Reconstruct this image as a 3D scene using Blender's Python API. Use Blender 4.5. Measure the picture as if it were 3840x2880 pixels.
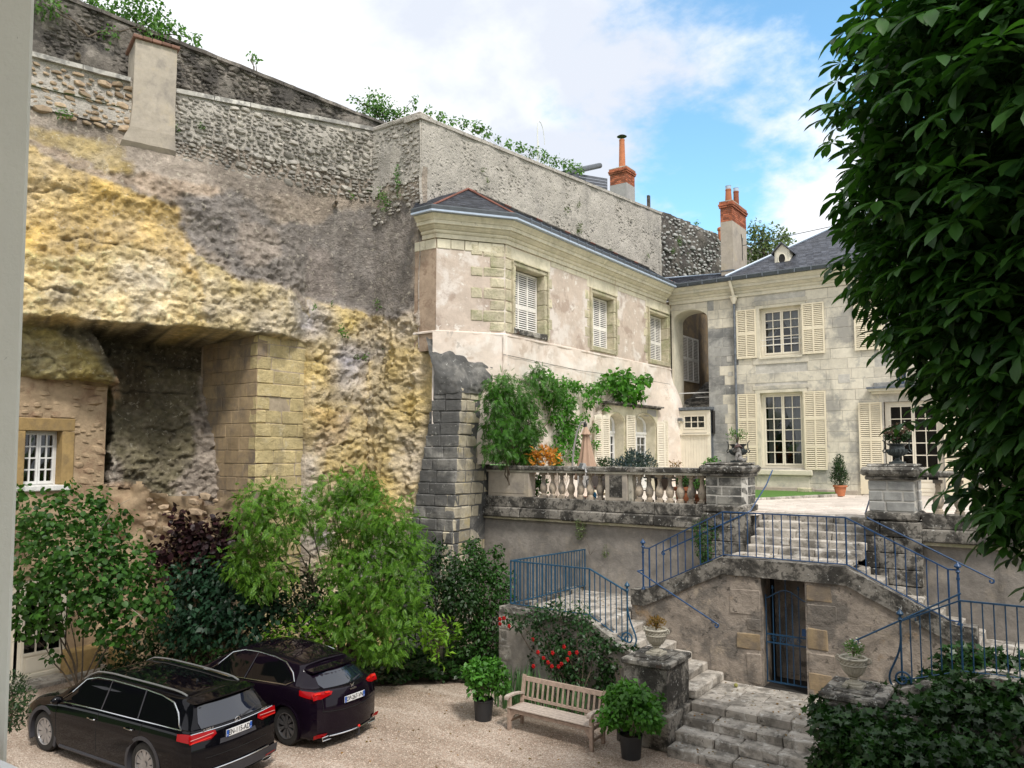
import bpy, bmesh, math, random
import numpy as np
from mathutils import Vector, Matrix, Euler, noise as mnoise
R = math.radians
random.seed(7)
rng = np.random.default_rng(7)
scene = bpy.context.scene
for o in list(bpy.data.objects):
  bpy.data.objects.remove(o)
# ------------------------------------------------------------------ camera
cam = bpy.data.cameras.new('camera')
camo = bpy.data.objects.new('camera', cam)
scene.collection.objects.link(camo)
camo.location = (0, 0, 5.3)
camo.rotation_euler = (R(94.3), 0, R(35.4))
cam.sensor_width = 36
cam.lens = 27.0
cam.shift_y = 0.00885
cam.clip_start = 0.05
cam.clip_end = 3000
scene.camera = camo
# ------------------------------------------------------------------ exposure
scene.view_settings.view_transform = 'Standard'
scene.view_settings.look = 'None'
scene.view_settings.gamma = 1
scene.view_settings.use_curve_mapping = False
scene.view_settings.exposure = 1.08
scene.render.resolution_x = 1024
scene.render.resolution_y = 768
# ------------------------------------------------------------------ sky
SUN_EL, SUN_AZ = R(54), R(120)          # azimuth clockwise from +Y
world = bpy.data.worlds.new('World')
scene.world = world
world.use_nodes = True
nt = world.node_tree
nt.nodes.clear()
def wn(t, **k):
  n = nt.nodes.new(t)
  for a, b in k.items():
    setattr(n, a, b)
  return n
def wl(a, b):
  nt.links.new(a, b)
out = wn('ShaderNodeOutputWorld')
bg = wn('ShaderNodeBackground')
bg.inputs['Strength'].default_value = 0.1
sky = wn('ShaderNodeTexSky', sky_type='NISHITA', sun_disc=False, sun_elevation=SUN_EL, sun_rotation=SUN_AZ)
sky.air_density = 1.0; sky.dust_density = 0.6; sky.ozone_density = 2.0
tc = wn('ShaderNodeTexCoord')
sep = wn('ShaderNodeSeparateXYZ'); wl(tc.outputs['Generated'], sep.inputs[0])
zc = wn('ShaderNodeMath', operation='MAXIMUM'); wl(sep.outputs['Z'], zc.inputs[0]); zc.inputs[1].default_value = 0.0
za = wn('ShaderNodeMath', operation='ADD'); wl(zc.outputs[0], za.inputs[0]); za.inputs[1].default_value = 0.35
dv = wn('ShaderNodeVectorMath', operation='DIVIDE')
cz = wn('ShaderNodeCombineXYZ')
for i in range(3):
  wl(za.outputs[0], cz.inputs[i])
wl(tc.outputs['Generated'], dv.inputs[0]); wl(cz.outputs[0], dv.inputs[1])
def wnoise(scale, detail, rough, off=(0, 0, 0), dist=0.0):
  mp = wn('ShaderNodeMapping'); mp.inputs['Location'].default_value = off
  wl(dv.outputs[0], mp.inputs[0])
  n = wn('ShaderNodeTexNoise'); n.inputs['Scale'].default_value = scale
  n.inputs['Detail'].default_value = detail; n.inputs['Roughness'].default_value = rough
  n.inputs['Distortion'].default_value = dist
  wl(mp.outputs[0], n.inputs['Vector'])
  return n.outputs['Fac']
def wmath(op, a, b=None, clamp=False):
  m = wn('ShaderNodeMath', operation=op); m.use_clamp = clamp
  for i, v in enumerate((a, b)):
    if v is None: continue
    if isinstance(v, (int, float)): m.inputs[i].default_value = v
    else: wl(v, m.inputs[i])
  return m.outputs[0]
def wdot(vec):
  n = wn('ShaderNodeVectorMath', operation='DOT_PRODUCT')
  v = Vector(vec).normalized(); n.inputs[1].default_value = v
  nz = wn('ShaderNodeVectorMath', operation='NORMALIZE'); wl(tc.outputs['Generated'], nz.inputs[0])
  wl(nz.outputs[0], n.inputs[0])
  return n.outputs['Value']
def wramp(fac, lo, hi):
  m = wn('ShaderNodeMapRange', interpolation_type='SMOOTHSTEP')
  wl(fac, m.inputs['Value']); m.inputs['From Min'].default_value = lo; m.inputs['From Max'].default_value = hi
  return m.outputs['Result']
CLOUD_OFF = (3.1, 1.7, 0.4)
c1 = wnoise(2.6, 8, 0.56, CLOUD_OFF, 0.15)
c2 = wnoise(7.5, 6, 0.6, (1, 5, 2), 0.2)
c3 = wnoise(1.5, 3, 0.5, (7, 2, 1))
BLUE = [((-0.25, 0.85, 0.46), 0.975, 0.17), ((-0.36, 0.85, 0.38), 0.985, 0.10), ((0.05, 0.84, 0.54), 0.970, 0.12)]
bias = None
for v, cut, amt in BLUE:
  t_ = wmath('MULTIPLY', wramp(wdot(v), cut - 0.03, cut + 0.02), -amt)
  bias = t_ if bias is None else wmath('ADD', bias, t_)
dens = wmath('ADD', wmath('ADD', wmath('MULTIPLY', c1, 0.8), wmath('MULTIPLY', c2, 0.22)), wmath('ADD', bias, 0.20))
cov = wramp(dens, 0.42, 0.56)
# brightness inside the clouds: white crests, pale blue grey bellies
belly = wmath('ADD', wmath('MULTIPLY', wramp(c3, 0.34, 0.62), 0.30), wmath('MULTIPLY', wramp(wdot((-0.58, 0.73, 0.37)), 0.90, 0.995), wramp(c1, 0.30, 0.62)), True)
cm = wn('ShaderNodeMix', data_type='RGBA')
wl(wmath('MAXIMUM', belly, wmath('MULTIPLY', wramp(c2, 0.42, 0.7), 0.35)), cm.inputs['Factor'])
cm.inputs[6].default_value = (6.3, 6.35, 6.4, 1)
cm.inputs[7].default_value = (3.95, 4.2, 4.7, 1)
mx = wn('ShaderNodeMix', data_type='RGBA')
wl(cov, mx.inputs['Factor']); wl(cm.outputs[2], mx.inputs[7])
sb = wn('ShaderNodeMix', data_type='RGBA', blend_type='MULTIPLY'); sb.inputs['Factor'].default_value = 1
wl(sky.outputs[0], sb.inputs[6]); sb.inputs[7].default_value = (1.15, 1.5, 1.42, 1)
wl(sb.outputs[2], mx.inputs[6])
wl(mx.outputs[2], bg.inputs['Color'])
wl(bg.outputs[0], out.inputs['Surface'])
# ------------------------------------------------------------------ sun (soft, through cloud)
sl = bpy.data.lights.new('sun', 'SUN')
sl.energy = 1.5; sl.angle = R(10); sl.color = (1.0, 0.95, 0.87)
so = bpy.data.objects.new('sun', sl)
scene.collection.objects.link(so)
sd = Vector((math.sin(SUN_AZ) * math.cos(SUN_EL), math.cos(SUN_AZ) * math.cos(SUN_EL), math.sin(SUN_EL)))
so.rotation_euler = sd.to_track_quat('Z', 'Y').to_euler()
so.location = (20, 0, 40)
# ------------------------------------------------------------------ object helpers
COL = scene.collection
def wm(o):
  b = o.matrix_basis
  return (wm(o.parent) @ o.matrix_parent_inverse @ b) if o.parent else b.copy()
def setup(o, parent=None, label=None, cat=None, group=None, kind=None):
  COL.objects.link(o)
  if parent is not None:
    inv = wm(parent).inverted()
    o.parent = parent
    o.matrix_parent_inverse = inv
  if label: o['label'] = label
  if cat: o['category'] = cat
  if group: o['group'] = group
  if kind: o['kind'] = kind
  return o
def empty(name, loc, label, cat, group=None, rz=0):
  o = bpy.data.objects.new(name, None)
  o.empty_display_size = 0.1
  o.location = loc; o.rotation_euler = (0, 0, rz)
  return setup(o, None, label, cat, group)
def copy_tree(o, loc, label, rz=None, group=None):
  """copy a thing and its parts; children keep their place relative to it"""
  r = o.copy(); COL.objects.link(r); r.location = loc
  if rz is not None: r.rotation_euler = (0, 0, rz)
  r['label'] = label
  if group: r['group'] = group
  def rec(src, dst):
    for ch in [c for c in src.children]:
      c = ch.copy(); COL.objects.link(c); c.parent = dst
      rec(ch, c)
  rec(o, r)
  return r
class MB:
  """collects geometry for one mesh object"""
  def __init__(s):
    s.v = []; s.f = []; s.mi = []
  def add(s, verts, faces, m=0):
    b = len(s.v)
    s.v += [tuple(p) for p in verts]
    s.f += [tuple(i + b for i in f) for f in faces]
    s.mi += [m] * len(faces)
  def box(s, a, b, m=0, M=None):
    x0, y0, z0 = a; x1, y1, z1 = b
    vs = [(x0,y0,z0),(x1,y0,z0),(x1,y1,z0),(x0,y1,z0),(x0,y0,z1),(x1,y0,z1),(x1,y1,z1),(x0,y1,z1)]
    if M is not None: vs = [M @ Vector(p) for p in vs]
    s.add(vs, [(0,3,2,1),(4,5,6,7),(0,1,5,4),(1,2,6,5),(2,3,7,6),(3,0,4,7)], m)
  def prism(s, poly, z0, z1, m=0, M=None):
    """poly: list of (x,y) counter-clockwise, extruded z0..z1"""
    n = len(poly)
    vs = [(p[0], p[1], z0) for p in poly] + [(p[0], p[1], z1) for p in poly]
    if M is not None: vs = [M @ Vector(p) for p in vs]
    fs = [tuple(range(n))[::-1], tuple(range(n, 2*n))] + [(i, (i+1) % n, n + (i+1) % n, n + i) for i in range(n)]
    s.add(vs, fs, m)
  def tube(s, pts, r, n=8, m=0, cap=True, closed=False):
    pts = [Vector(p) for p in pts]
    k = len(pts); base = len(s.v)
    rr = r if isinstance(r, (list, tuple)) else [r] * k
    prev = None
    for i, p in enumerate(pts):
      if closed: t = pts[(i+1) % k] - pts[i-1]
      elif i == 0: t = pts[1] - pts[0]
      elif i == k-1: t = pts[-1] - pts[-2]
      else: t = (pts[i+1] - p).normalized() + (p - pts[i-1]).normalized()
      if t.length < 1e-9: t = Vector((0, 0, 1))
      t.normalize()
      if prev is None:
        a = Vector((0, 0, 1)) if abs(t.z) < .9 else Vector((1, 0, 0))
        u = t.cross(a).normalized()
      else:
        u = prev - t * prev.dot(t)
        u = u.normalized() if u.length > 1e-6 else t.orthogonal().normalized()
      prev = u
      w = t.cross(u)
      for j in range(n):
        an = 2*math.pi*j/n
        s.v.append(tuple(p + (u*math.cos(an) + w*math.sin(an))*rr[i]))
    rngk = range(k if closed else k-1)
    for i in rngk:
      i2 = (i+1) % k
      for j in range(n):
        j2 = (j+1) % n
        s.f.append((base+i*n+j, base+i*n+j2, base+i2*n+j2, base+i2*n+j)); s.mi.append(m)
    if cap and not closed:
      s.f.append(tuple(base+j for j in range(n))[::-1]); s.mi.append(m)
      s.f.append(tuple(base+(k-1)*n+j for j in range(n))); s.mi.append(m)
  def lathe(s, prof, c=(0, 0, 0), n=24, m=0, flute=None):
    """prof: (r,z) from bottom to top round the z axis through c"""
    base = len(s.v)
    for k, (r, z) in enumerate(prof):
      for j in range(n):
        a = 2*math.pi*j/n
        q = r
        if flute and flute[0] <= k <= flute[1]: q = r*(1 + flute[3]*math.cos(flute[2]*a))
        s.v.append((c[0]+q*math.cos(a), c[1]+q*math.sin(a), c[2]+z))
    for k in range(len(prof)-1):
      for j in range(n):
        j2 = (j+1) % n
        s.f.append((base+k*n+j, base+k*n+j2, base+(k+1)*n+j2, base+(k+1)*n+j)); s.mi.append(m)
    s.f.append(tuple(base+j for j in range(n))[::-1]); s.mi.append(m)
    s.f.append(tuple(base+(len(prof)-1)*n+j for j in range(n))); s.mi.append(m)
  def ball(s, c, r, n=10, k=6, m=0, sq=(1, 1, 1)):
    pr = [(max(1e-4, math.sin(math.pi*i/k))*r, -math.cos(math.pi*i/k)*r) for i in range(k+1)]
    b = len(s.v); s.lathe(pr, (0, 0, 0), n, m)
    for i in range(b, len(s.v)):
      x, y, z = s.v[i]; s.v[i] = (c[0]+x*sq[0], c[1]+y*sq[1], c[2]+z*sq[2])
  def mesh(s, name, mats, smooth=False):
    me = bpy.data.meshes.new(name)
    me.from_pydata(s.v, [], s.f)
    for m in (mats if isinstance(mats, (list, tuple)) else [mats]):
      me.materials.append(m)
    if any(s.mi): me.polygons.foreach_set('material_index', s.mi)
    if smooth: me.polygons.foreach_set('use_smooth', [True]*len(s.f))
    me.update()
    return me
  def build(s, name, mats, parent=None, smooth=False, bevel=0, **k):
    me = s.mesh(name, mats, smooth)
    if bevel:
      bm = bmesh.new(); bm.from_mesh(me)
      bmesh.ops.bevel(bm, geom=[e for e in bm.edges if e.is_manifold and e.calc_face_angle(0) > .5],
              offset=bevel, segments=1, affect='EDGES')
      bm.to_mesh(me); bm.free()
    if smooth == 'auto':
      sharp(me)
    return setup(bpy.data.objects.new(name, me), parent, **k)
def sharp(me, ang=35):
  me.polygons.foreach_set('use_smooth', [True]*len(me.polygons))
  try: me.set_sharp_from_angle(angle=R(ang))
  except Exception: pass
def obj(name, me, parent=None, loc=(0, 0, 0), rot=(0, 0, 0), sc=(1, 1, 1), **k):
  o = bpy.data.objects.new(name, me)
  o.location = loc; o.rotation_euler = rot; o.scale = sc
  return setup(o, parent, **k)
class Frame:
  """a wall frame: u runs along the wall, w is up, d stands out of the wall"""
  def __init__(s, ox, oy, deg):
    s.o = Vector((ox, oy, 0)); a = R(deg); s.a = a
    s.u = Vector((math.cos(a), math.sin(a), 0)); s.n = Vector((math.sin(a), -math.cos(a), 0))
    s.M = Matrix(((s.u.x, s.n.x, 0, ox), (s.u.y, s.n.y, 0, oy), (0, 0, 1, 0), (0, 0, 0, 1)))
  def p(s, u, d, w):
    return s.o + s.u*u + s.n*d + Vector((0, 0, w))
  def box(s, mb, u0, u1, d0, d1, w0, w1, m=0):
    # keeps face winding outward although the frame is mirrored
    vs = [s.p(u, d, w) for (u, d, w) in ((u0,d1,w0),(u1,d1,w0),(u1,d0,w0),(u0,d0,w0),(u0,d1,w1),(u1,d1,w1),(u1,d0,w1),(u0,d0,w1))]
    mb.add(vs, [(0,3,2,1),(4,5,6,7),(0,1,5,4),(1,2,6,5),(2,3,7,6),(3,0,4,7)], m)
  def obox(s, name, mat, parent, u0, u1, d0, d1, w0, w1, bevel=0, **k):
    mb = MB(); s.box(mb, u0, u1, d0, d1, w0, w1)
    return mb.build(name, mat, parent, bevel=bevel, **k)
# ------------------------------------------------------------------ numpy noise
def _hash(ix, iy, iz):
  h = (ix*374761393 + iy*668265263 + iz*2147483647) & 0xffffffff
  h = ((h ^ (h >> 13))*1274126177) & 0xffffffff
  return ((h ^ (h >> 16)) & 0xffff)/65535.0
def vnoise(x, y, z=0.0, seed=0):
  x = np.asarray(x, float); y = np.asarray(y, float); z = np.zeros_like(x)+z + seed*17.31
  ix, iy, iz = (np.floor(a).astype(np.int64) for a in (x, y, z))
  fx, fy, fz = x-ix, y-iy, z-iz
  fx, fy, fz = (a*a*(3-2*a) for a in (fx, fy, fz))
  r = 0
  for dx in (0, 1):
    for dy in (0, 1):
      for dz in (0, 1):
        r = r + _hash(ix+dx, iy+dy, iz+dz)*(fx if dx else 1-fx)*(fy if dy else 1-fy)*(fz if dz else 1-fz)
  return r*2-1
def fbm(x, y, z=0.0, oct=4, seed=0, gain=.5):
  a, s, f = 1.0, 0, 1.0
  for i in range(oct):
    s = s + a*vnoise(x*f, y*f, (z*f if not np.isscalar(z) else z*f), seed+i); a *= gain; f *= 2.03
  return s
def sstep(x, a, b):
  t = np.clip((x-a)/(b-a), 0, 1); return t*t*(3-2*t)
def in_poly(px, py, poly):
  inside = np.zeros(px.shape, bool)
  n = len(poly)
  for i in range(n):
    x0, y0 = poly[i]; x1, y1 = poly[(i+1) % n]
    c = ((y0 > py) != (y1 > py)) & (px < (x1-x0)*(py-y0)/((y1-y0) if y1 != y0 else 1e-9)+x0)
    inside ^= c
  return inside
# ------------------------------------------------------------------ materials
MATS = {}
class NT:
  def __init__(s, name):
    s.m = bpy.data.materials.new(name); s.m.use_nodes = True
    s.t = s.m.node_tree; s.t.nodes.clear()
    s.out = s.n('ShaderNodeOutputMaterial')
  def n(s, t, **k):
    n = s.t.nodes.new(t)
    for a, b in k.items(): setattr(n, a, b)
    return n
  def l(s, a, b): s.t.links.new(a, b)
  def setv(s, sock, v):
    if isinstance(v, (int, float)): sock.default_value = v
    elif isinstance(v, (tuple, list)): sock.default_value = tuple(v) if len(v) == 4 or sock.type == 'VECTOR' else (*v, 1)
    else: s.l(v, sock)
  def math(s, op, a, b=0.0, clamp=False):
    m = s.n('ShaderNodeMath', operation=op); m.use_clamp = clamp
    s.setv(m.inputs[0], a); s.setv(m.inputs[1], b); return m.outputs[0]
  def pos(s, obj=False):
    if obj:
      return s.n('ShaderNodeTexCoord').outputs['Object']
    return s.n('ShaderNodeNewGeometry').outputs['Position']
  def map(s, v, scale=(1, 1, 1), loc=(0, 0, 0), rot=(0, 0, 0)):
    m = s.n('ShaderNodeMapping'); m.inputs['Scale'].default_value = scale
    m.inputs['Location'].default_value = loc; m.inputs['Rotation'].default_value = rot
    s.l(v, m.inputs[0]); return m.outputs[0]
  def noise(s, v, scale, detail=4, rough=.55, dist=0.0, col=False):
    n = s.n('ShaderNodeTexNoise'); s.l(v, n.inputs['Vector'])
    n.inputs['Scale'].default_value = scale; n.inputs['Detail'].default_value = detail
    n.inputs['Roughness'].default_value = rough; n.inputs['Distortion'].default_value = dist
    return n.outputs['Color' if col else 'Fac']
  def voro(s, v, scale, feat='F1', out='Distance', rnd=1.0):
    n = s.n('ShaderNodeTexVoronoi', feature=feat); s.l(v, n.inputs['Vector'])
    n.inputs['Scale'].default_value = scale; n.inputs['Randomness'].default_value = rnd
    return n.outputs[out]
  def ramp(s, f, lo, hi, a=0.0, b=1.0):
    m = s.n('ShaderNodeMapRange', interpolation_type='SMOOTHSTEP'); s.l(f, m.inputs['Value'])
    for k, v in (('From Min', lo), ('From Max', hi), ('To Min', a), ('To Max', b)): m.inputs[k].default_value = v
    return m.outputs['Result']
  def mix(s, f, a, b, blend='MIX'):
    m = s.n('ShaderNodeMix', data_type='RGBA', blend_type=blend)
    s.setv(m.inputs['Factor'], f); s.setv(m.inputs[6], a); s.setv(m.inputs[7], b); return m.outputs[2]
  def hsv(s, c, h=.5, sa=1.0, v=1.0):
    m = s.n('ShaderNodeHueSaturation'); s.setv(m.inputs['Hue'], h); s.setv(m.inputs['Saturation'], sa)
    s.setv(m.inputs['Value'], v); s.setv(m.inputs['Color'], c); return m.outputs[0]
  def bump(s, h, strength=.4, dist=.02, nrm=None):
    b = s.n('ShaderNodeBump'); b.inputs['Strength'].default_value = strength; b.inputs['Distance'].default_value = dist
    s.l(h, b.inputs['Height'])
    if nrm is not None: s.l(nrm, b.inputs['Normal'])
    return b.outputs[0]
  def princ(s, color, rough=.8, bump=None, **k):
    p = s.n('ShaderNodeBsdfPrincipled')
    s.setv(p.inputs['Base Color'], color); s.setv(p.inputs['Roughness'], rough)
    if bump is not None: s.l(bump, p.inputs['Normal'])
    for a, b in k.items(): s.setv(p.inputs[a.replace('_', ' ')], b)
    s.l(p.outputs[0], s.out.inputs['Surface']); return p
def done(t, name):
  MATS[name] = t.m; return t.m
def plain(name, color, rough=.6, var=.12, scale=6, bump=.15, **k):
  t = NT(name); p = t.pos()
  f = t.noise(p, scale, 5)
  c = t.hsv(color if len(color) == 4 else (*color, 1), .5, 1, t.ramp(f, .3, .7, 1-var, 1+var))
  nb = t.bump(t.noise(p, scale*8, 3), bump, .004)
  t.princ(c, rough, nb, **k)
  return done(t, name)
def stone(name, base, var=.14, rnd=.16, stains=(), bump=.5, bdist=.012, rough=.9, attr=False, streaks=(), pits=0, fine=30):
  """stone or render: base colour, stains [(colour, scale, lo, hi, amount)] as patches of lichen, soot and lime"""
  t = NT(name); p = t.pos()
  if attr:
    a = t.n('ShaderNodeAttribute'); a.attribute_name = 'Col'; c = a.outputs['Color']
  else:
    c = base if len(base) == 4 else (*base, 1)
  big = t.noise(p, 1.3, 5, .6)
  mid = t.noise(p, 7.0, 5, .65)
  val = t.math('MULTIPLY', t.ramp(big, .3, .7, 1-var, 1+var), t.ramp(mid, .25, .75, 1-var, 1+var))
  if rnd:
    oi = t.n('ShaderNodeObjectInfo')
    val = t.math('MULTIPLY', val, t.ramp(oi.outputs['Random'], 0, 1, 1-rnd, 1+rnd))
  c = t.hsv(c, .5, 1, val)
  warp = t.noise(p, 3.0, 4, .6, col=True)
  for i, (col, sc, lo, hi, amt) in enumerate(stains):
    q = t.map(p, (1, 1, 1), (i*3.7+1, i*1.9, i*5.1))
    f = t.ramp(t.noise(q, sc, 7, .68, .3), lo, hi, 0, amt)
    c = t.mix(f, c, (*col, 1))
  for i, (col, sc, lo, hi, amt) in enumerate(streaks):
    q = t.map(p, (1, 1, .13), (i*2.7+4, i*3.1, 0))
    f = t.ramp(t.noise(q, sc, 6, .65, .2), lo, hi, 0, amt)
    c = t.mix(f, c, (*col, 1))
  h = t.math('ADD', t.noise(p, fine, 5, .7), t.math('MULTIPLY', t.noise(p, fine*.28, 4, .6), 1.6))
  if pits:
    v = t.voro(p, pits)
    h = t.math('ADD', h, t.math('MULTIPLY', t.ramp(v, .0, .35), 1.2))
  t.princ(c, rough, t.bump(h, bump, bdist), Specular_IOR_Level=.25)
  return done(t, name)
LICH_D = (.035, .033, .03); LICH_W = (.55, .55, .52); SOOT = (.07, .068, .065)
stone('mossy_stone', (.27, .25, .22), stains=[(LICH_D, 2.2, .42, .58, .92), (LICH_D, 9, .50, .60, .75), (LICH_W, 14, .60, .66, .75)], bump=.7)
stone('mossy_cap', (.31, .29, .255), stains=[(LICH_D, 3.0, .39, .55, .9), ((.10, .045, .025), 4, .60, .68, .6), (LICH_W, 16, .58, .64, .8)], bump=.7)
stone('step_stone', (.42, .385, .34), stains=[((.13, .12, .105), 2.6, .44, .61, .75), (LICH_D, 12, .58, .66, .75), ((.66, .64, .6), 5, .54, .66, .75)], bump=.55)
stone('stair_render', (.315, .268, .225), stains=[((.14, .128, .115), 1.5, .44, .60, .8), (LICH_D, 7, .57, .66, .65), ((.48, .40, .31), 2.3, .56, .68, .6), ((.34, .22, .11), 1.1, .60, .70, .6)], streaks=[(SOOT, 3, .6, .75, .5)], bump=.8, bdist=.02)
stone('terrace_render', (.33, .30, .27), stains=[((.20, .185, .17), .9, .45, .62, .7), ((.38, .33, .27), 2.2, .52, .68, .5)], streaks=[(SOOT, 2.5, .55, .75, .45)], bump=.6, bdist=.015)
stone('ashlar_cream', (.64, .595, .50), var=.08, rnd=.09, stains=[((.22, .22, .22), .75, .49, .66, .68), ((.26, .27, .27), 2.4, .54, .68, .5), ((.62, .60, .54), 5, .60, .70, .5)], streaks=[((.17, .17, .165), 2.6, .55, .75, .45)], bump=.3, bdist=.006)
stone('ashlar_grey', (.34, .335, .32), var=.12, rnd=.13, stains=[((.13, .135, .14), .9, .42, .62, .75), ((.42, .41, .38), 3.5, .56, .68, .5), ((.68, .67, .63), 9, .63, .67, .8)], bump=.35, bdist=.008)
stone('ashlar_yellow', (.50, .41, .22), var=.13, rnd=.13, stains=[((.30, .25, .16), 1.2, .50, .66, .6), ((.60, .53, .38), 3, .54, .68, .5)], streaks=[((.2, .17, .13), 2.2, .58, .75, .4)], bump=1.0, bdist=.03, fine=18)
stone('ashlar_brown', (.36, .27, .165), var=.12, rnd=.12, stains=[((.17, .145, .125), 1.0, .42, .62, .75), ((.46, .38, .2), 2.2, .56, .7, .5)], streaks=[((.11, .1, .1), 1.8, .48, .70, .65)], bump=.5, bdist=.015)
stone('buttress_dark', (.27, .26, .24), var=.2, rnd=.2, stains=[((.085, .085, .085), .9, .38, .56, .85), (LICH_W, 9, .60, .68, .6)], streaks=[((.06, .06, .06), 1.6, .45, .68, .6)], bump=.7, bdist=.02)
stone('buttress_light', (.46, .41, .31), var=.14, rnd=.18, stains=[((.22, .21, .2), 1.1, .48, .64, .7), ((.52, .42, .2), 1.6, .54, .68, .6), ((.6, .57, .5), 6, .58, .68, .6)], bump=.7, bdist=.02)
stone('cornice_stone', (.66, .61, .475), var=.10, rnd=.07, stains=[((.45, .42, .29), 1.5, .52, .68, .55), ((.22, .2, .14), 6, .61, .70, .5)], streaks=[((.32, .22, .10), 4, .62, .74, .5)], bump=.5, bdist=.01)
stone('quoin_stone', (.56, .505, .37), var=.12, rnd=.14, stains=[((.30, .31, .17), 1.8, .47, .64, .65), ((.20, .18, .12), 9, .57, .68, .5)], bump=1.0, bdist=.03, fine=16)
stone('wing_plaster', (.56, .47, .40), var=.07, rnd=0, stains=[((.72, .66, .61), .7, .50, .60, .85), ((.36, .275, .225), .9, .53, .62, .7), ((.78, .74, .69), 3.4, .585, .65, .8), ((.36, .28, .24), 9, .60, .68, .5)], bump=.5, bdist=.012)
stone('wing_plaster_low', (.70, .605, .525), var=.06, rnd=0, stains=[((.80, .74, .68), .9, .48, .60, .8), ((.50, .40, .32), 1.7, .57, .67, .7), ((.36, .33, .30), 2.6, .62, .68, .5), ((.45, .42, .39), 6, .66, .7, .5)], bump=.4, bdist=.012)
stone('retaining_mortar', (.47, .435, .39), var=.10, rnd=0, stains=[((.29, .27, .255), .8, .52, .70, .55), ((.56, .52, .46), 2.5, .54, .66, .6), ((.20, .19, .18), 12, .58, .63, .75), ((.17, .16, .15), 26, .60, .64, .8)], pits=7, streaks=[((.2, .19, .18), 1.5, .55, .72, .45)], bump=.9, bdist=.03)
stone('dark_rubble', (.19, .17, .15), var=.25, rnd=.25, stains=[((.075, .068, .064), 1.6, .42, .58, .85), ((.30, .28, .25), 7, .60, .68, .7)], bump=1.0, bdist=.04)
stone('rubble_grey', (.37, .345, .31), var=.18, rnd=.3, stains=[((.17, .17, .175), 3, .52, .66, .5), ((.40, .36, .3), 6, .58, .68, .6)], bump=.8, bdist=.02)
stone('rubble_warm', (.38, .29, .20), var=.15, rnd=.25, stains=[((.24, .17, .12), 3, .5, .64, .6)], bump=.7, bdist=.02)
stone('coping_white', (.50, .48, .44), var=.12, rnd=.12, stains=[((.17, .165, .16), 2.2, .47, .60, .8), ((.70, .68, .64), 6, .55, .66, .6)], bump=.5)
stone('chimney_render', (.42, .37, .31), var=.08, rnd=0, stains=[((.26, .235, .215), 1.1, .50, .66, .7), ((.5, .42, .3), 1.5, .52, .66, .5)], bump=.4)
stone('chimney_grey', (.36, .35, .345), var=.06, rnd=0, stains=[((.25, .25, .25), 1.4, .5, .68, .5)], bump=.25)
stone('cave_plaster', (.42, .315, .205), var=.12, rnd=.1, stains=[((.24, .15, .095), 1.3, .48, .64, .75), ((.50, .36, .24), 3, .56, .68, .6)], bump=.7, bdist=.02)
stone('cave_surround', (.36, .25, .11), var=.12, rnd=.1, stains=[((.22, .16, .09), 2, .5, .66, .7)], bump=.5)
stone('cliff_rock', (.4, .35, .3), attr=True, rnd=0, var=.24, stains=[((.17, .14, .11), 3.2, .60, .70, .40), ((.74, .68, .55), 7, .575, .66, .45)], bump=1.0, bdist=.07, fine=18, streaks=[((.17, .15, .13), 1.3, .56, .74, .45), ((.66, .61, .53), 2.2, .60, .74, .35)])
stone('mortar_pale', (.50, .48, .44), rnd=0, bump=.5)
stone('mortar_tan', (.40, .33, .24), rnd=0, stains=[((.2, .17, .14), 1.2, .48, .66, .6)], bump=.6)
stone('brick_red', (.36, .12, .065), rnd=.35, var=.15, stains=[((.2, .09, .06), 5, .5, .66, .6), ((.45, .33, .27), 9, .62, .7, .4)], bump=.5)
stone('terracotta', (.42, .155, .075), rnd=.12, var=.12, stains=[((.22, .1, .07), 4, .52, .68, .6)], bump=.2, rough=.75)
stone('paving_pale', (.58, .52, .465), rnd=.16, var=.07, stains=[((.42, .34, .29), 1.6, .52, .68, .5)], bump=.3)
stone('urn_stone', (.44, .41, .34), rnd=0, var=.12, stains=[((.15, .14, .12), 6, .52, .66, .7)], bump=.4)
stone('jamb_render', (.74, .73, .68), rnd=0, var=.03, stains=[((.2, .19, .18), 60, .66, .72, .6)], bump=.35, bdist=.002, fine=150)
stone('cap_tile', (.22, .125, .095), rnd=.2, bump=.3)
stone('terracotta_ridge', (.19, .085, .065), rnd=.2, bump=.3)
stone('cornice_pale', (.66, .615, .50), var=.07, rnd=.05, stains=[((.36, .36, .30), 1.5, .50, .68, .5), ((.3, .29, .25), 6, .60, .70, .35)], bump=.25)
stone('rock_brown', (.20, .14, .085), var=.3, rnd=0, stains=[((.07, .055, .04), 3, .46, .6, .8), ((.34, .24, .13), 5, .58, .68, .6)], bump=1.0, bdist=.05, pits=9)
stone('ashlar_warm', (.43, .36, .28), var=.14, rnd=.2, stains=[((.16, .15, .14), 4, .46, .62, .75)], bump=.4)
stone('wing_plaster_shaded', (.42, .32, .24), var=.12, rnd=0, stains=[((.26, .18, .13), 3, .48, .6, .75)], bump=.6)
stone('white_lime', (.62, .62, .60), rnd=0, stains=[((.3, .29, .27), 5, .56, .68, .6)], bump=.5)
def slate():
  t = NT('slate'); p = t.pos()
  oi = t.n('ShaderNodeObjectInfo')
  f = t.noise(p, 5, 5)
  ri = t.n('ShaderNodeNewGeometry').outputs['Random Per Island']
  v = t.math('MULTIPLY', t.ramp(ri, 0, 1, .72, 1.3), t.ramp(f, .3, .7, .85, 1.15))
  c = t.hsv((.075, .080, .098, 1), .5, 1, v)
  t.princ(c, .42, t.bump(t.noise(p, 40, 3), .2, .003), Specular_IOR_Level=.5)
  return done(t, 'slate')
slate()
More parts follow.
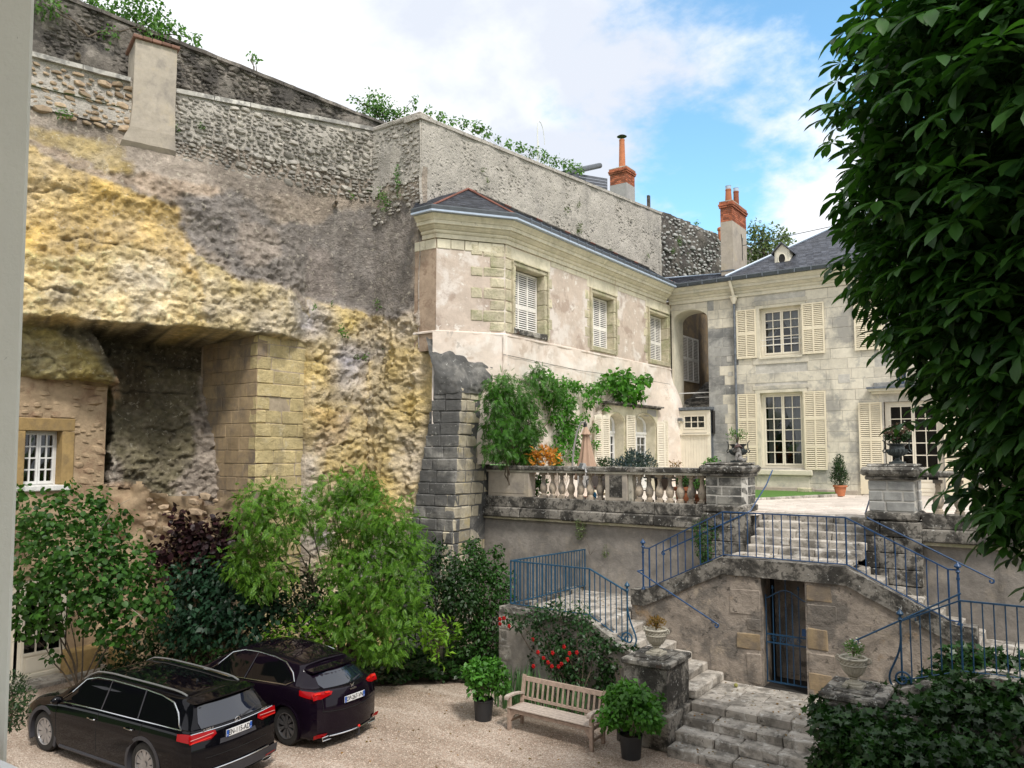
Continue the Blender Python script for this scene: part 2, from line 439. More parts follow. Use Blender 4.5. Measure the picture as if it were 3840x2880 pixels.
def zinc():
  t = NT('zinc'); p = t.pos()
  c = t.hsv((.17, .19, .22, 1), .5, 1, t.ramp(t.noise(p, 9, 4), .3, .7, .75, 1.25))
  t.princ(c, .45, Metallic=.55); return done(t, 'zinc')
zinc()
plain('zinc_light', (.42, .50, .62), .4, .08)
plain('dark_gutter', (.055, .065, .075), .4, .15)
plain('cream_paint', (.76, .68, .52), .5, .05, 3, .06)
plain('cream_paint_light', (.78, .72, .60), .5, .05, 3, .06)
plain('shutter_white', (.80, .77, .72), .55, .08, 5, .1)
plain('white_paint', (.72, .72, .71), .45, .05)
plain('blue_iron', (.012, .055, .15), .38, .2, 14)
plain('blue_iron_dark', (.010, .050, .11), .42, .2, 14)
plain('blue_iron_light', (.010, .07, .14), .36, .2, 14)
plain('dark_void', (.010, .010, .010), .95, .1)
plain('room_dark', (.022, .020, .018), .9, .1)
plain('curtain_cloth', (.52, .54, .52), .9, .06)
plain('black_plastic', (.022, .023, .026), .5, .1)
plain('black_iron', (.022, .024, .024), .5, .2)
plain('teak', (.36, .27, .215), .75, .16, 14, .3)
plain('teak_grey', (.42, .355, .305), .8, .15, 18, .3)
plain('umbrella_cloth', (.42, .285, .205), .9, .05)
plain('brown_resin', (.050, .038, .032), .6, .1)
plain('bark', (.11, .085, .06), .9, .25, 20, .5)
plain('twig_pale', (.30, .26, .21), .85, .2, 20, .4)
plain('green_pot', (.012, .03, .025), .5, .1)
plain('soil', (.05, .035, .025), .95, .2, 20, .5)
plain('statue_brown', (.10, .06, .055), .8, .3, 22, .6)
plain('statue_grey', (.20, .19, .18), .8, .35, 22, .6)
plain('aluminium', (.45, .45, .45), .4, .05, Metallic=.3)
def glass(name, tint=(.02, .022, .025), refl=.5, trans=.55):
  t = NT(name)
  lw = t.n('ShaderNodeFresnel'); lw.inputs['IOR'].default_value = 1.52
  tr = t.n('ShaderNodeBsdfTransparent'); tr.inputs[0].default_value = (trans, trans, trans, 1)
  gl = t.n('ShaderNodeBsdfGlossy'); gl.inputs['Roughness'].default_value = .03; gl.inputs['Color'].default_value = (.95, .97, 1, 1)
  m = t.n('ShaderNodeMixShader')
  f = t.math('MULTIPLY', lw.outputs[0], 1.35*refl*2, clamp=True)
  t.l(f, m.inputs[0]); t.l(tr.outputs[0], m.inputs[1]); t.l(gl.outputs[0], m.inputs[2])
  t.l(m.outputs[0], t.out.inputs['Surface'])
  return done(t, name)
glass('window_glass')
glass('car_glass', trans=.16, refl=.62)
def leafmat(name, a, b, trans=.35, rough=.45, spec=.35, vein=None):
  """leaf colour varies leaf by leaf between a and b, with light coming through"""
  t = NT(name); g = t.n('ShaderNodeNewGeometry')
  ri = g.outputs['Random Per Island']
  oi = t.n('ShaderNodeObjectInfo')
  rr = t.math('FRACT', t.math('ADD', ri, oi.outputs['Random']))
  c = t.mix(rr, (*a, 1), (*b, 1))
  c = t.hsv(c, .5, 1, t.ramp(t.noise(t.pos(), 2.2, 3), .3, .7, .72, 1.3))
  d = t.n('ShaderNodeBsdfPrincipled'); t.l(c, d.inputs['Base Color'])
  d.inputs['Roughness'].default_value = rough; d.inputs['Specular IOR Level'].default_value = spec
  tl = t.n('ShaderNodeBsdfTranslucent')
  t.l(t.mix(1.0, c, (1.25, 1.5, .55, 1), 'MULTIPLY'), tl.inputs[0])
  m = t.n('ShaderNodeMixShader'); m.inputs[0].default_value = trans
  t.l(d.outputs[0], m.inputs[1]); t.l(tl.outputs[0], m.inputs[2]); t.l(m.outputs[0], t.out.inputs['Surface'])
  return done(t, name)
leafmat('leaf_chestnut', (.013, .048, .010), (.055, .150, .026), .28, .5)
leafmat('leaf_redbud', (.022, .072, .012), (.062, .16, .026), .35)
leafmat('leaf_purple', (.012, .005, .006), (.036, .012, .016), .2)
leafmat('leaf_bluegreen', (.010, .036, .018), (.024, .072, .034), .25)
leafmat('leaf_fern', (.055, .15, .016), (.16, .31, .035), .4)
leafmat('leaf_laurel', (.10, .24, .02), (.22, .38, .04), .35, .35)
leafmat('leaf_dark', (.008, .028, .006), (.022, .062, .012), .2)
leafmat('leaf_hedge', (.018, .062, .010), (.042, .125, .020), .3)
leafmat('leaf_hydrangea', (.035, .125, .013), (.08, .22, .028), .3)
leafmat('leaf_ivy', (.009, .034, .007), (.026, .072, .014), .2, .35)
leafmat('leaf_rose', (.014, .048, .013), (.032, .085, .022), .25, .4)
leafmat('leaf_vine', (.045, .15, .015), (.10, .27, .035), .4)
leafmat('leaf_wisteria', (.030, .105, .012), (.085, .22, .03), .35)
leafmat('leaf_iris', (.06, .14, .05), (.12, .22, .09), .3)
leafmat('leaf_orange', (.55, .16, .02), (.62, .30, .05), .3)
leafmat('leaf_weed', (.05, .13, .02), (.12, .24, .05), .3)
leafmat('leaf_olive', (.08, .12, .04), (.16, .20, .09), .3)
leafmat('leaf_rust', (.14, .10, .02), (.26, .13, .03), .3)
leafmat('leaf_lavender', (.03, .06, .035), (.055, .085, .11), .2)
leafmat('petal_red', (.28, .004, .006), (.55, .01, .012), .1)
leafmat('petal_white', (.75, .75, .72), (.85, .85, .82), .2)
leafmat('petal_pink', (.35, .05, .12), (.45, .10, .16), .2)
leafmat('leaf_bronze', (.05, .035, .02), (.10, .05, .03), .2)
def gravel():
  t = NT('gravel'); p = t.pos()
  v = t.n('ShaderNodeTexVoronoi'); t.l(p, v.inputs['Vector']); v.inputs['Scale'].default_value = 55
  v2 = t.n('ShaderNodeTexVoronoi'); t.l(p, v2.inputs['Vector']); v2.inputs['Scale'].default_value = 24
  c = t.mix(v.outputs['Color'], (.36, .25, .185, 1), (.60, .48, .39, 1))
  sepc = t.n('ShaderNodeSeparateColor'); t.l(v.outputs['Color'], sepc.inputs[0])
  c = t.mix(sepc.outputs[0], (.235, .175, .135, 1), (.62, .525, .435, 1))
  sp2 = t.n('ShaderNodeSeparateColor'); t.l(v2.outputs['Color'], sp2.inputs[0])
  c = t.mix(t.ramp(sp2.outputs[1], .2, .9, 0, .45), c, (.36, .26, .20, 1))
  big = t.noise(t.map(p, (.45, 1.3, 1)), 1.0, 6, .6, .6)
  c = t.hsv(c, .5, t.ramp(big, .3, .7, 1.1, .85), t.ramp(big, .32, .66, .74, 1.16))
  c = t.mix(t.ramp(t.noise(p, 2.6, 6, .7), .60, .72, 0, .5), c, (.17, .13, .10, 1))
  h = t.math('ADD', t.math('MULTIPLY', v.outputs['Distance'], -1), t.math('MULTIPLY', v2.outputs['Distance'], -.8))
  t.princ(c, .85, t.bump(h, .9, .012), Specular_IOR_Level=.2)
  return done(t, 'gravel')
gravel()
def grassm():
  t = NT('lawn'); p = t.pos()
  c = t.mix(t.noise(p, 40, 3), (.05, .13, .02, 1), (.10, .22, .03, 1))
  t.princ(c, .9, t.bump(t.noise(p, 90, 3), .6, .01)); return done(t, 'lawn')
grassm()
M = MATS
CL = {}
CL['redbud'] = [(-17.56,7.76,3.96,0.55),(-18.17,7.58,3.55,0.5),(-16.73,8.35,4.3,0.28),(-16.71,8.12,3.88,0.44),(-16.95,7.7,3.33,0.68),(-16.24,8.34,3.41,0.54),(-17.62,7.48,2.73,0.59),(-16.27,7.95,2.89,0.72),(-15.69,8.6,3.0,0.48),(-15.69,8.23,2.53,0.57),(-15.25,8.67,2.56,0.43),(-15.09,8.78,2.24,0.29),(-16.92,7.73,2.29,0.58),(-17.78,7.48,2.04,0.49),(-16.18,8.13,2.03,0.53),(-15.56,8.57,1.94,0.48),(-15.84,8.25,1.59,0.33),(-17.48,7.82,1.64,0.35),(-17.98,7.59,1.48,0.25),(-17.45,7.84,0.97,0.16),(-16.27,8.68,3.91,0.2),(-18.62,7.5,4.33,0.3),(-17.36,8.03,4.5,0.18)]
CL['purple'] = [(-17.12,10.41,3.75,0.24),(-16.88,10.45,3.38,0.38),(-16.43,10.65,3.23,0.44),(-16.09,10.9,3.61,0.26),(-15.81,10.97,3.3,0.35),(-17.23,10.21,2.95,0.38),(-16.42,10.54,2.87,0.44),(-15.72,10.91,2.88,0.38),(-17.21,10.1,2.48,0.33),(-15.73,11.02,3.62,0.13)]
CL['blue'] = [(-16.67,10.36,2.34,0.44),(-16.15,10.61,2.52,0.49),(-15.53,10.8,2.39,0.48),(-16.21,10.32,1.87,0.64),(-15.35,10.69,1.91,0.63),(-14.75,10.99,1.83,0.47),(-16.54,10.08,1.46,0.48),(-15.67,10.33,1.42,0.53),(-14.82,10.69,1.41,0.47),(-14.58,11.23,2.01,0.37),(-16.27,10.15,1.07,0.37)]
CL['fern'] = [(-14.37,10.64,4.22,0.46),(-14.21,11.0,4.31,0.36),(-14.36,10.4,3.84,0.45),(-13.87,10.88,3.73,0.56),(-14.61,10.84,3.28,0.52),(-14.68,10.55,2.8,0.51),(-14.1,10.84,2.72,0.51),(-14.32,10.65,2.38,0.36),(-13.7,11.36,4.01,0.47),(-13.36,11.85,4.4,0.47),(-13.01,12.22,4.56,0.42),(-12.68,12.34,4.4,0.31),(-13.04,11.59,3.82,0.51),(-12.46,12.0,3.92,0.56),(-11.83,12.21,3.84,0.5),(-12.93,12.04,3.28,0.57),(-12.2,12.31,3.21,0.62),(-11.78,12.6,3.31,0.46),(-12.95,11.66,2.82,0.46),(-12.22,11.93,2.65,0.66),(-11.65,12.33,2.65,0.56),(-12.67,11.55,2.27,0.45),(-12.05,12.05,1.97,0.66),(-11.63,12.47,1.95,0.46),(-12.5,11.67,1.68,0.5),(-11.96,12.11,1.38,0.56),(-12.32,11.92,1.08,0.35),(-12.94,11.54,1.75,0.3),(-11.94,12.37,0.94,0.26),(-11.42,12.37,2.37,0.35)]
CL['laurelA'] = [(-14.23,11.23,1.24,0.31),(-13.82,11.53,1.39,0.33),(-13.48,11.77,1.29,0.33),(-13.14,12.01,1.14,0.29),(-14.4,11.11,1.09,0.23)]
CL['laurelB'] = [(-11.69,13.29,1.19,0.34),(-11.39,13.5,1.3,0.3),(-11.56,13.38,0.89,0.32),(-11.81,13.2,1.4,0.23)]
CL['darkbush'] = [(-12.23,13.88,2.83,0.39),(-11.96,14.07,2.4,0.5),(-12.13,13.95,1.86,0.55),(-11.69,14.27,1.86,0.5),(-12.48,13.7,1.22,0.44)]
CL['hedge'] = [(-11.89,14.86,2.58,0.4),(-11.52,15.12,2.47,0.4),(-11.25,15.32,2.19,0.34),(-11.98,14.8,1.97,0.51),(-11.43,15.19,1.75,0.51),(-11.15,15.38,1.64,0.29),(-11.89,14.86,1.31,0.51),(-11.38,15.22,1.09,0.51),(-11.88,14.86,0.7,0.46),(-11.47,15.16,0.59,0.46),(-11.8,14.92,2.97,0.21),(-11.29,15.28,2.86,0.16)]
CL['behind'] = [(-14.56,11.86,1.92,0.65),(-14.03,12.23,1.92,0.65),(-14.22,11.73,1.46,0.53),(-14.9,11.12,0.97,0.48),(-15.66,10.58,0.86,0.53),(-17.79,9.93,0.69,0.5),(-18.42,9.73,0.48,0.39),(-17.06,10.08,0.76,0.49)]
CL['leftbottom'] = [(-12.62,5.14,1.89,0.19),(-12.36,5.08,1.72,0.22),(-12.08,4.91,1.6,0.2)]
CL['topleft1'] = [(-20.32,10.3,17.48,0.55),(-20.5,9.78,17.15,0.42),(-20.67,9.26,17.22,0.47),(-20.09,10.98,17.06,0.31),(-19.89,11.55,17.12,0.28),(-19.73,12.02,17.08,0.2),(-20.17,10.74,17.51,0.49),(-20.01,11.2,17.27,0.35)]
CL['topleft2'] = [(-20.12,8.09,16.38,0.44),(-20.04,8.33,16.35,0.28),(-19.62,9.56,16.06,0.21),(-19.28,10.54,16.53,0.36)]
CL['sapling'] = [(-18.94,13.4,16.95,0.16),(-18.9,13.53,16.85,0.12),(-18.96,13.33,17.05,0.09)]
CL['saddle'] = [(-17.58,17.08,16.5,0.43),(-17.63,16.93,16.22,0.4),(-17.47,17.39,16.43,0.38),(-17.39,17.63,16.26,0.26),(-17.25,18.03,16.45,0.24),(-17.12,18.43,17.05,0.13),(-17.12,18.43,16.77,0.1),(-17.81,16.39,16.45,0.13)]
CL['walltop'] = [(-14.75,16.49,15.3,0.13),(-14.75,17.01,15.35,0.16),(-14.75,17.55,15.37,0.14),(-14.75,18.11,15.53,0.18),(-14.75,18.81,15.67,0.22),(-14.75,19.3,15.64,0.18),(-14.75,19.93,15.63,0.1),(-14.75,20.59,15.69,0.15),(-14.75,21.28,15.79,0.19),(-14.75,22.0,15.86,0.21),(-14.75,22.75,15.93,0.21),(-14.75,23.54,16.0,0.23),(-14.75,24.36,16.12,0.24),(-14.75,25.23,16.24,0.21)]
CL['tufts'] = [(-20.23,8.81,13.9,0.16),(-20.08,8.91,13.84,0.1),(-18.85,9.18,15.27,0.03),(-17.46,10.9,13.58,0.1),(-17.84,10.51,13.45,0.08),(-14.61,13.42,11.93,0.1),(-13.59,13.65,11.65,0.25),(-13.69,13.58,11.83,0.16),(-13.93,13.41,11.89,0.11),(-12.81,16.66,13.18,0.08),(-12.7,16.73,12.85,0.09),(-11.66,19.93,12.16,0.15),(-11.64,19.94,12.02,0.11),(-11.69,19.3,12.54,0.09),(-11.41,19.5,12.68,0.08),(-10.39,24.51,12.52,0.17),(-10.28,24.83,12.09,0.13),(-10.53,24.42,12.2,0.11),(-10.94,19.21,10.86,0.08),(-11.24,23.91,12.03,0.09),(-14.63,12.3,8.83,0.09),(-14.07,12.69,8.26,0.16),(-13.54,13.32,8.93,0.13),(-13.4,13.42,8.81,0.1),(-12.7,13.92,8.58,0.09),(-13.29,13.25,7.86,0.09),(-13.46,12.88,7.61,0.1),(-13.64,12.76,7.56,0.09),(-13.12,13.62,8.64,0.07),(-14.31,12.52,8.89,0.08),(-11.34,21.39,11.67,0.07),(-10.24,25.84,13.47,0.15)]
CL['vertivy'] = [(-15.29,15.75,13.51,0.05),(-15.29,15.75,13.3,0.07),(-15.25,15.75,13.09,0.07),(-15.26,15.75,12.89,0.05),(-15.22,15.75,12.67,0.05)]
CL['chimtree'] = [(-11.23,36.18,15.52,0.61),(-10.7,36.56,15.3,0.65),(-10.33,36.82,15.52,0.43),(-11.07,36.3,14.96,0.65),(-10.24,35.66,14.47,0.53),(-11.52,35.98,14.74,0.54),(-11.41,36.06,15.86,0.39),(-9.79,35.98,14.8,0.25)]
CL['wisteria'] = [(-12.25,16.68,7.1,0.37),(-12.25,17.33,6.88,0.51),(-12.25,18.01,6.66,0.39),(-12.25,16.47,6.58,0.37),(-12.25,16.57,5.97,0.43),(-12.25,17.55,5.99,0.58),(-12.25,18.24,5.88,0.33),(-12.25,16.57,5.41,0.43),(-12.25,17.66,5.35,0.52),(-12.25,18.24,5.15,0.29),(-12.25,18.37,7.42,0.29),(-12.25,18.61,7.64,0.19),(-12.25,18.98,7.26,0.3),(-12.25,19.49,7.02,0.28),(-12.25,16.26,6.94,0.22)]
CL['vine2'] = [(-12.42,20.17,7.14,0.23),(-12.42,20.86,7.33,0.2),(-12.42,20.43,6.65,0.34),(-12.42,19.76,6.33,0.31),(-12.42,20.71,6.15,0.35),(-12.42,20.15,5.71,0.37),(-12.42,19.75,5.28,0.31),(-12.42,20.99,5.65,0.2),(-12.42,21.74,6.86,0.21),(-12.42,21.58,6.4,0.15),(-12.42,21.89,7.32,0.21),(-12.42,22.68,7.61,0.19),(-12.42,21.27,5.28,0.21),(-12.42,22.99,6.76,0.12),(-12.42,22.52,7.28,0.15),(-12.42,22.18,6.04,0.15),(-12.42,22.17,5.51,0.15),(-12.42,19.37,7.55,0.17),(-12.42,19.9,7.4,0.2),(-12.42,20.53,7.49,0.17),(-12.42,21.15,7.39,0.15),(-12.42,21.5,7.15,0.15),(-12.42,22.2,7.37,0.18),(-12.42,22.84,7.51,0.19),(-12.42,23.4,7.39,0.19),(-12.42,22.35,7.01,0.15),(-12.42,19.12,7.0,0.22),(-12.42,19.5,6.74,0.25),(-12.42,20.03,6.91,0.23),(-12.42,20.58,6.87,0.2),(-12.42,20.34,5.93,0.26),(-12.42,20.78,5.14,0.23),(-12.42,19.88,4.93,0.2)]
CL['vine3'] = [(-12.35,23.71,7.68,0.38),(-12.35,24.78,7.67,0.43),(-12.35,24.05,7.3,0.39),(-12.35,25.14,7.28,0.33),(-12.35,25.92,7.93,0.24),(-12.35,24.42,8.06,0.2),(-12.35,23.21,7.8,0.19),(-12.35,24.76,7.01,0.16)]
CL['hangivy'] = [(-6.75,17.1,3.43,0.24),(-6.73,17.1,3.12,0.21),(-6.74,17.1,2.85,0.13),(-6.47,17.1,3.45,0.09)]
CL['hangmoss'] = [(-10.09,17.2,3.45,0.12),(-10.06,17.2,3.28,0.13),(-10.09,17.2,3.13,0.08),(-9.36,17.2,2.75,0.08),(-9.38,17.2,2.92,0.04)]
CL['rose'] = [(-9.18,13.75,1.83,0.22),(-8.66,13.75,1.98,0.25),(-8.11,13.75,1.96,0.25),(-9.6,13.75,1.63,0.18),(-9.01,13.75,1.47,0.26),(-8.44,13.75,1.45,0.29),(-7.9,13.75,1.62,0.21),(-8.78,13.75,1.03,0.24),(-8.23,13.75,1.02,0.29),(-7.79,13.75,1.27,0.19),(-8.5,13.75,0.7,0.21),(-8.12,13.75,0.67,0.21),(-9.91,13.75,1.69,0.12)]
CL['pillarivy'] = [(-7.64,13.85,1.45,0.15),(-7.43,13.85,1.44,0.13),(-7.17,13.85,1.45,0.1),(-6.92,13.85,1.49,0.07),(-7.54,13.85,1.11,0.15),(-7.64,13.85,0.82,0.17),(-7.38,13.85,1.04,0.13),(-7.65,13.85,0.55,0.15),(-7.44,13.85,0.76,0.11)]
CL['stemivy'] = [(-9.42,13.98,1.08,0.05),(-9.42,13.98,0.88,0.05),(-9.44,13.98,0.69,0.06),(-9.45,13.98,0.49,0.07),(-9.79,13.98,0.34,0.06),(-9.79,13.98,0.53,0.04)]
CL['ivywall'] = [(-3.23,13.16,1.25,0.21),(-2.93,13.38,1.32,0.21),(-2.65,13.7,1.29,0.21),(-2.36,14.02,1.26,0.25),(-2.07,14.36,1.31,0.26),(-1.77,14.69,1.43,0.3),(-1.47,15.03,1.71,0.36),(-1.09,15.3,1.64,0.36),(-0.71,15.44,1.59,0.35),(-3.08,12.78,1.09,0.25),(-2.73,13.03,1.09,0.32),(-2.32,13.32,1.02,0.37),(-1.85,13.65,1.09,0.37),(-1.38,13.98,1.47,0.43),(-0.92,14.31,1.4,0.43),(-2.93,12.39,1.13,0.23),(-2.59,12.63,1.06,0.36),(-2.13,12.84,1.03,0.42),(-1.67,13.05,1.13,0.4),(-1.22,13.36,1.13,0.4),(-0.78,13.68,1.13,0.4),(-2.36,12.06,0.96,0.35),(-1.92,12.25,0.93,0.39),(-1.43,12.48,0.97,0.39),(-0.96,12.69,1.01,0.38),(-0.6,13.6,1.62,0.34),(-0.15,13.6,1.62,0.34),(0.3,13.6,1.62,0.34),(0.75,13.6,1.62,0.34),(1.2,13.6,1.62,0.34),(1.65,13.6,1.62,0.34),(-2.6,13.2,1.18,0.26),(-2.1,13.2,1.18,0.26),(-1.6,13.2,1.42,0.3),(-1.1,13.2,1.42,0.3),(-0.6,13.2,1.42,0.3),(-0.1,13.2,1.42,0.3),(0.4,13.2,1.42,0.3),(0.9,13.2,1.42,0.3),(1.4,13.2,1.42,0.3),(-2.9,12.75,0.5,0.42),(-2.4,12.75,0.5,0.42),(-1.9,12.75,0.5,0.42),(-1.4,12.75,0.5,0.42),(-0.9,12.75,0.5,0.42),(-0.4,12.75,0.5,0.42),(0.1,12.75,0.5,0.42),(0.6,12.75,0.5,0.42),(1.1,12.75,0.5,0.42),(1.6,12.75,0.5,0.42)]
CL['tuftsA'] = [(-18.91,8.24,13.34,0.15),(-18.86,8.37,13.32,0.1),(-18.63,9.07,15.15,0.03),(-17.9,11.18,13.79,0.11),(-18.08,10.65,13.56,0.08),(-16.54,15.18,12.8,0.12)]
CL['tuftsB'] = [(-15.73,15.8,12.65,0.29),(-15.93,15.8,12.9,0.19),(-16.41,15.8,13.06,0.13)]
CL['tuftsC'] = [(-14.35,18.66,14.13,0.08),(-14.35,18.9,13.83,0.1),(-14.35,24.52,13.74,0.19),(-14.35,24.58,13.58,0.14),(-14.35,23.69,14.18,0.12),(-14.35,24.53,14.58,0.1),(-14.35,25.2,12.59,0.1),(-14.35,30.51,13.89,0.12),(-14.35,27.07,13.36,0.09)]
CL['tuftsD'] = [(-14.2,33.49,15.17,0.23),(-14.2,34.3,14.67,0.17),(-14.2,32.94,14.6,0.15),(-14.2,35.83,16.63,0.2)]
CL['tuftsE'] = [(-16.67,14.01,9.32,0.1),(-16.4,14.8,8.75,0.18),(-16.06,15.8,9.6,0.16),(-15.99,16.02,9.49,0.12),(-15.61,17.11,9.33,0.11),(-16.01,15.96,8.39,0.11),(-16.17,15.48,8.08,0.12),(-16.26,15.21,7.99,0.1),(-15.84,16.45,9.33,0.08),(-16.52,14.46,9.44,0.09)]
ROSES = [(-9.91, 1.71), (-9.8, 1.74), (-9.91, 1.61), (-9.67, 1.59), (-8.94, 1.16), (-8.58, 1.2), (-8.31, 1.36), (-8.69, 0.99), (-9.05, 0.86), (-8.6, 0.93), (-8.44, 0.95), (-8.37, 1.01), (-8.8, 1.06), (-8.01, 1.29), (-8.23, 1.12), (-8.18, 1.25), (-9.06, 1.4)]
# ================================================================== masonry helpers
ZT = 3.885                                # terrace level
def block_mesh(name, mat, sx, sy, sz, bev=.018, rough=.006, seed=0, cuts=0):
  """a worn squared stone, origin at its centre"""
  bm = bmesh.new(); bmesh.ops.create_cube(bm, size=1)
  for v in bm.verts: v.co = Vector((v.co.x*sx, v.co.y*sy, v.co.z*sz))
  bmesh.ops.bevel(bm, geom=list(bm.edges), offset=bev, segments=1, affect='EDGES')
  r = random.Random(seed)
  for v in bm.verts: v.co += Vector((r.uniform(-1, 1), r.uniform(-1, 1), r.uniform(-1, 1)))*rough
  me = bpy.data.meshes.new(name); bm.to_mesh(me); bm.free(); me.materials.append(mat)
  return me
_bm = {}
def blk(name, mat, fr, parent, u0, u1, w0, w1, d0, d1, rough=.006, bev=.018, tilt=0, **k):
  L, Hh, D = u1-u0, w1-w0, d1-d0
  key = (name, mat.name, round(L/.12), round(Hh/.06), round(D/.08), random.randrange(3))
  if key not in _bm:
    _bm[key] = block_mesh(name, mat, L, D, Hh, bev, rough, len(_bm)); _bm[key]['s'] = (L, D, Hh)
  me = _bm[key]; s = me['s']
  o = bpy.data.objects.new(name, me)
  o.location = fr.p((u0+u1)/2, (d0+d1)/2, (w0+w1)/2)
  o.rotation_euler = (tilt, 0, fr.a)
  o.scale = (L/s[0], D/s[1], Hh/s[2])
  return setup(o, parent, **k)
def coursed(fr, parent, u0, u1, w0, w1, ch, lens, d0, d1, mat, name='stone', openings=(), gap=.014, jit=.008, rough=.005, bev=.015,
      matf=None, edge=None, skip=0):
  """courses of squared stones between u0..u1 (may depend on height through edge(w)->(u0,u1)), leaving openings free"""
  n = max(1, round((w1-w0)/ch)); h = (w1-w0)/n
  for i in range(n):
    a, b = w0+i*h, w0+(i+1)*h
    s0, s1 = edge((a+b)/2) if edge else (u0, u1)
    segs = [(s0, s1)]
    for (p0, p1, q0, q1) in openings:
      if a < q1-.02 and b > q0+.02:
        ns = []
        for (x, y) in segs:
          if p1 <= x or p0 >= y: ns.append((x, y))
          else:
            if p0-x > .04: ns.append((x, p0))
            if y-p1 > .04: ns.append((p1, y))
        segs = ns
    for (x, y) in segs:
      c = x; first = True
      while c < y-.02:
        L = random.uniform(*lens)*(random.uniform(.5, .9) if first else 1); first = False
        e = c+L
        if y-e < lens[0]*.55: e = y
        if not (skip and random.random() < skip):
          m = matf((c+e)/2, (a+b)/2) if matf else mat
          j = random.uniform(-jit, jit)
          blk(name, m, fr, parent, c+gap/2, e-gap/2, a+gap/2, b-gap/2, d0+j, d1+j, rough, bev)
        c = e
def wall_core(fr, parent, name, mat, u0, u1, w0, w1, openings, d, reveal=.35, back=None, **k):
  mb = MB()
  us = sorted({u0, u1, *[x for o in openings for x in o[:2]]}); us = [x for x in us if u0 <= x <= u1]
  ws = sorted({w0, w1, *[x for o in openings for x in o[2:4]]}); ws = [x for x in ws if w0 <= x <= w1]
  for i in range(len(us)-1):
    for j in range(len(ws)-1):
      cu, cw = (us[i]+us[i+1])/2, (ws[j]+ws[j+1])/2
      if any(o[0] < cu < o[1] and o[2] < cw < o[3] for o in openings): continue
      mb.add([fr.p(us[i], d, ws[j]), fr.p(us[i+1], d, ws[j]), fr.p(us[i+1], d, ws[j+1]), fr.p(us[i], d, ws[j+1])], [(0, 1, 2, 3)])
  for (a, b, c, e) in []:      # reveals come with the jamb stones
    a, b, c, e = max(a, u0), min(b, u1), max(c, w0), min(e, w1)
    for q in (((a,c),(a,e)), ((b,e),(b,c)), ((a,e),(b,e)), ((b,c),(a,c))):
      (x0, y0), (x1, y1) = q
      mb.add([fr.p(x0, d, y0), fr.p(x1, d, y1), fr.p(x1, d-reveal, y1), fr.p(x0, d-reveal, y0)], [(0, 1, 2, 3)])
  if back:
    fr.box(mb, u0, u1, d-back-.05, d-back, w0, w1)
  return mb.build(name, mat, parent, **k)
def rough_panel(fr, name, mat, parent, u0, u1, w0, w1, d, amp=.02, step=.09, off=None, seed=0, mask=None, **k):
  nu, nw = max(2, int((u1-u0)/step)), max(2, int((w1-w0)/step))
  U, W = np.meshgrid(np.linspace(u0, u1, nu+1), np.linspace(w0, w1, nw+1), indexing='ij')
  Dd = d + amp*fbm(U*1.6, W*1.6, 0., 4, seed) + (off(U, W) if off else 0)
  P = np.array(fr.o)[None, None, :] + U[..., None]*np.array(fr.u) + Dd[..., None]*np.array(fr.n)
  P[..., 2] += W
  v = P.reshape(-1, 3)
  I = np.arange((nu+1)*(nw+1)).reshape(nu+1, nw+1)
  F = np.stack([I[:-1, :-1], I[1:, :-1], I[1:, 1:], I[:-1, 1:]], -1).reshape(-1, 4)
  if mask is not None:
    cu = (U[:-1, :-1]+U[1:, 1:])/2; cw = (W[:-1, :-1]+W[1:, 1:])/2
    F = F[mask(cu, cw).reshape(-1)]
  me = bpy.data.meshes.new(name); me.from_pydata(v.tolist(), [], F.tolist()); me.materials.append(mat)
  me.polygons.foreach_set('use_smooth', [True]*len(me.polygons))
  return setup(bpy.data.objects.new(name, me), parent, **k)
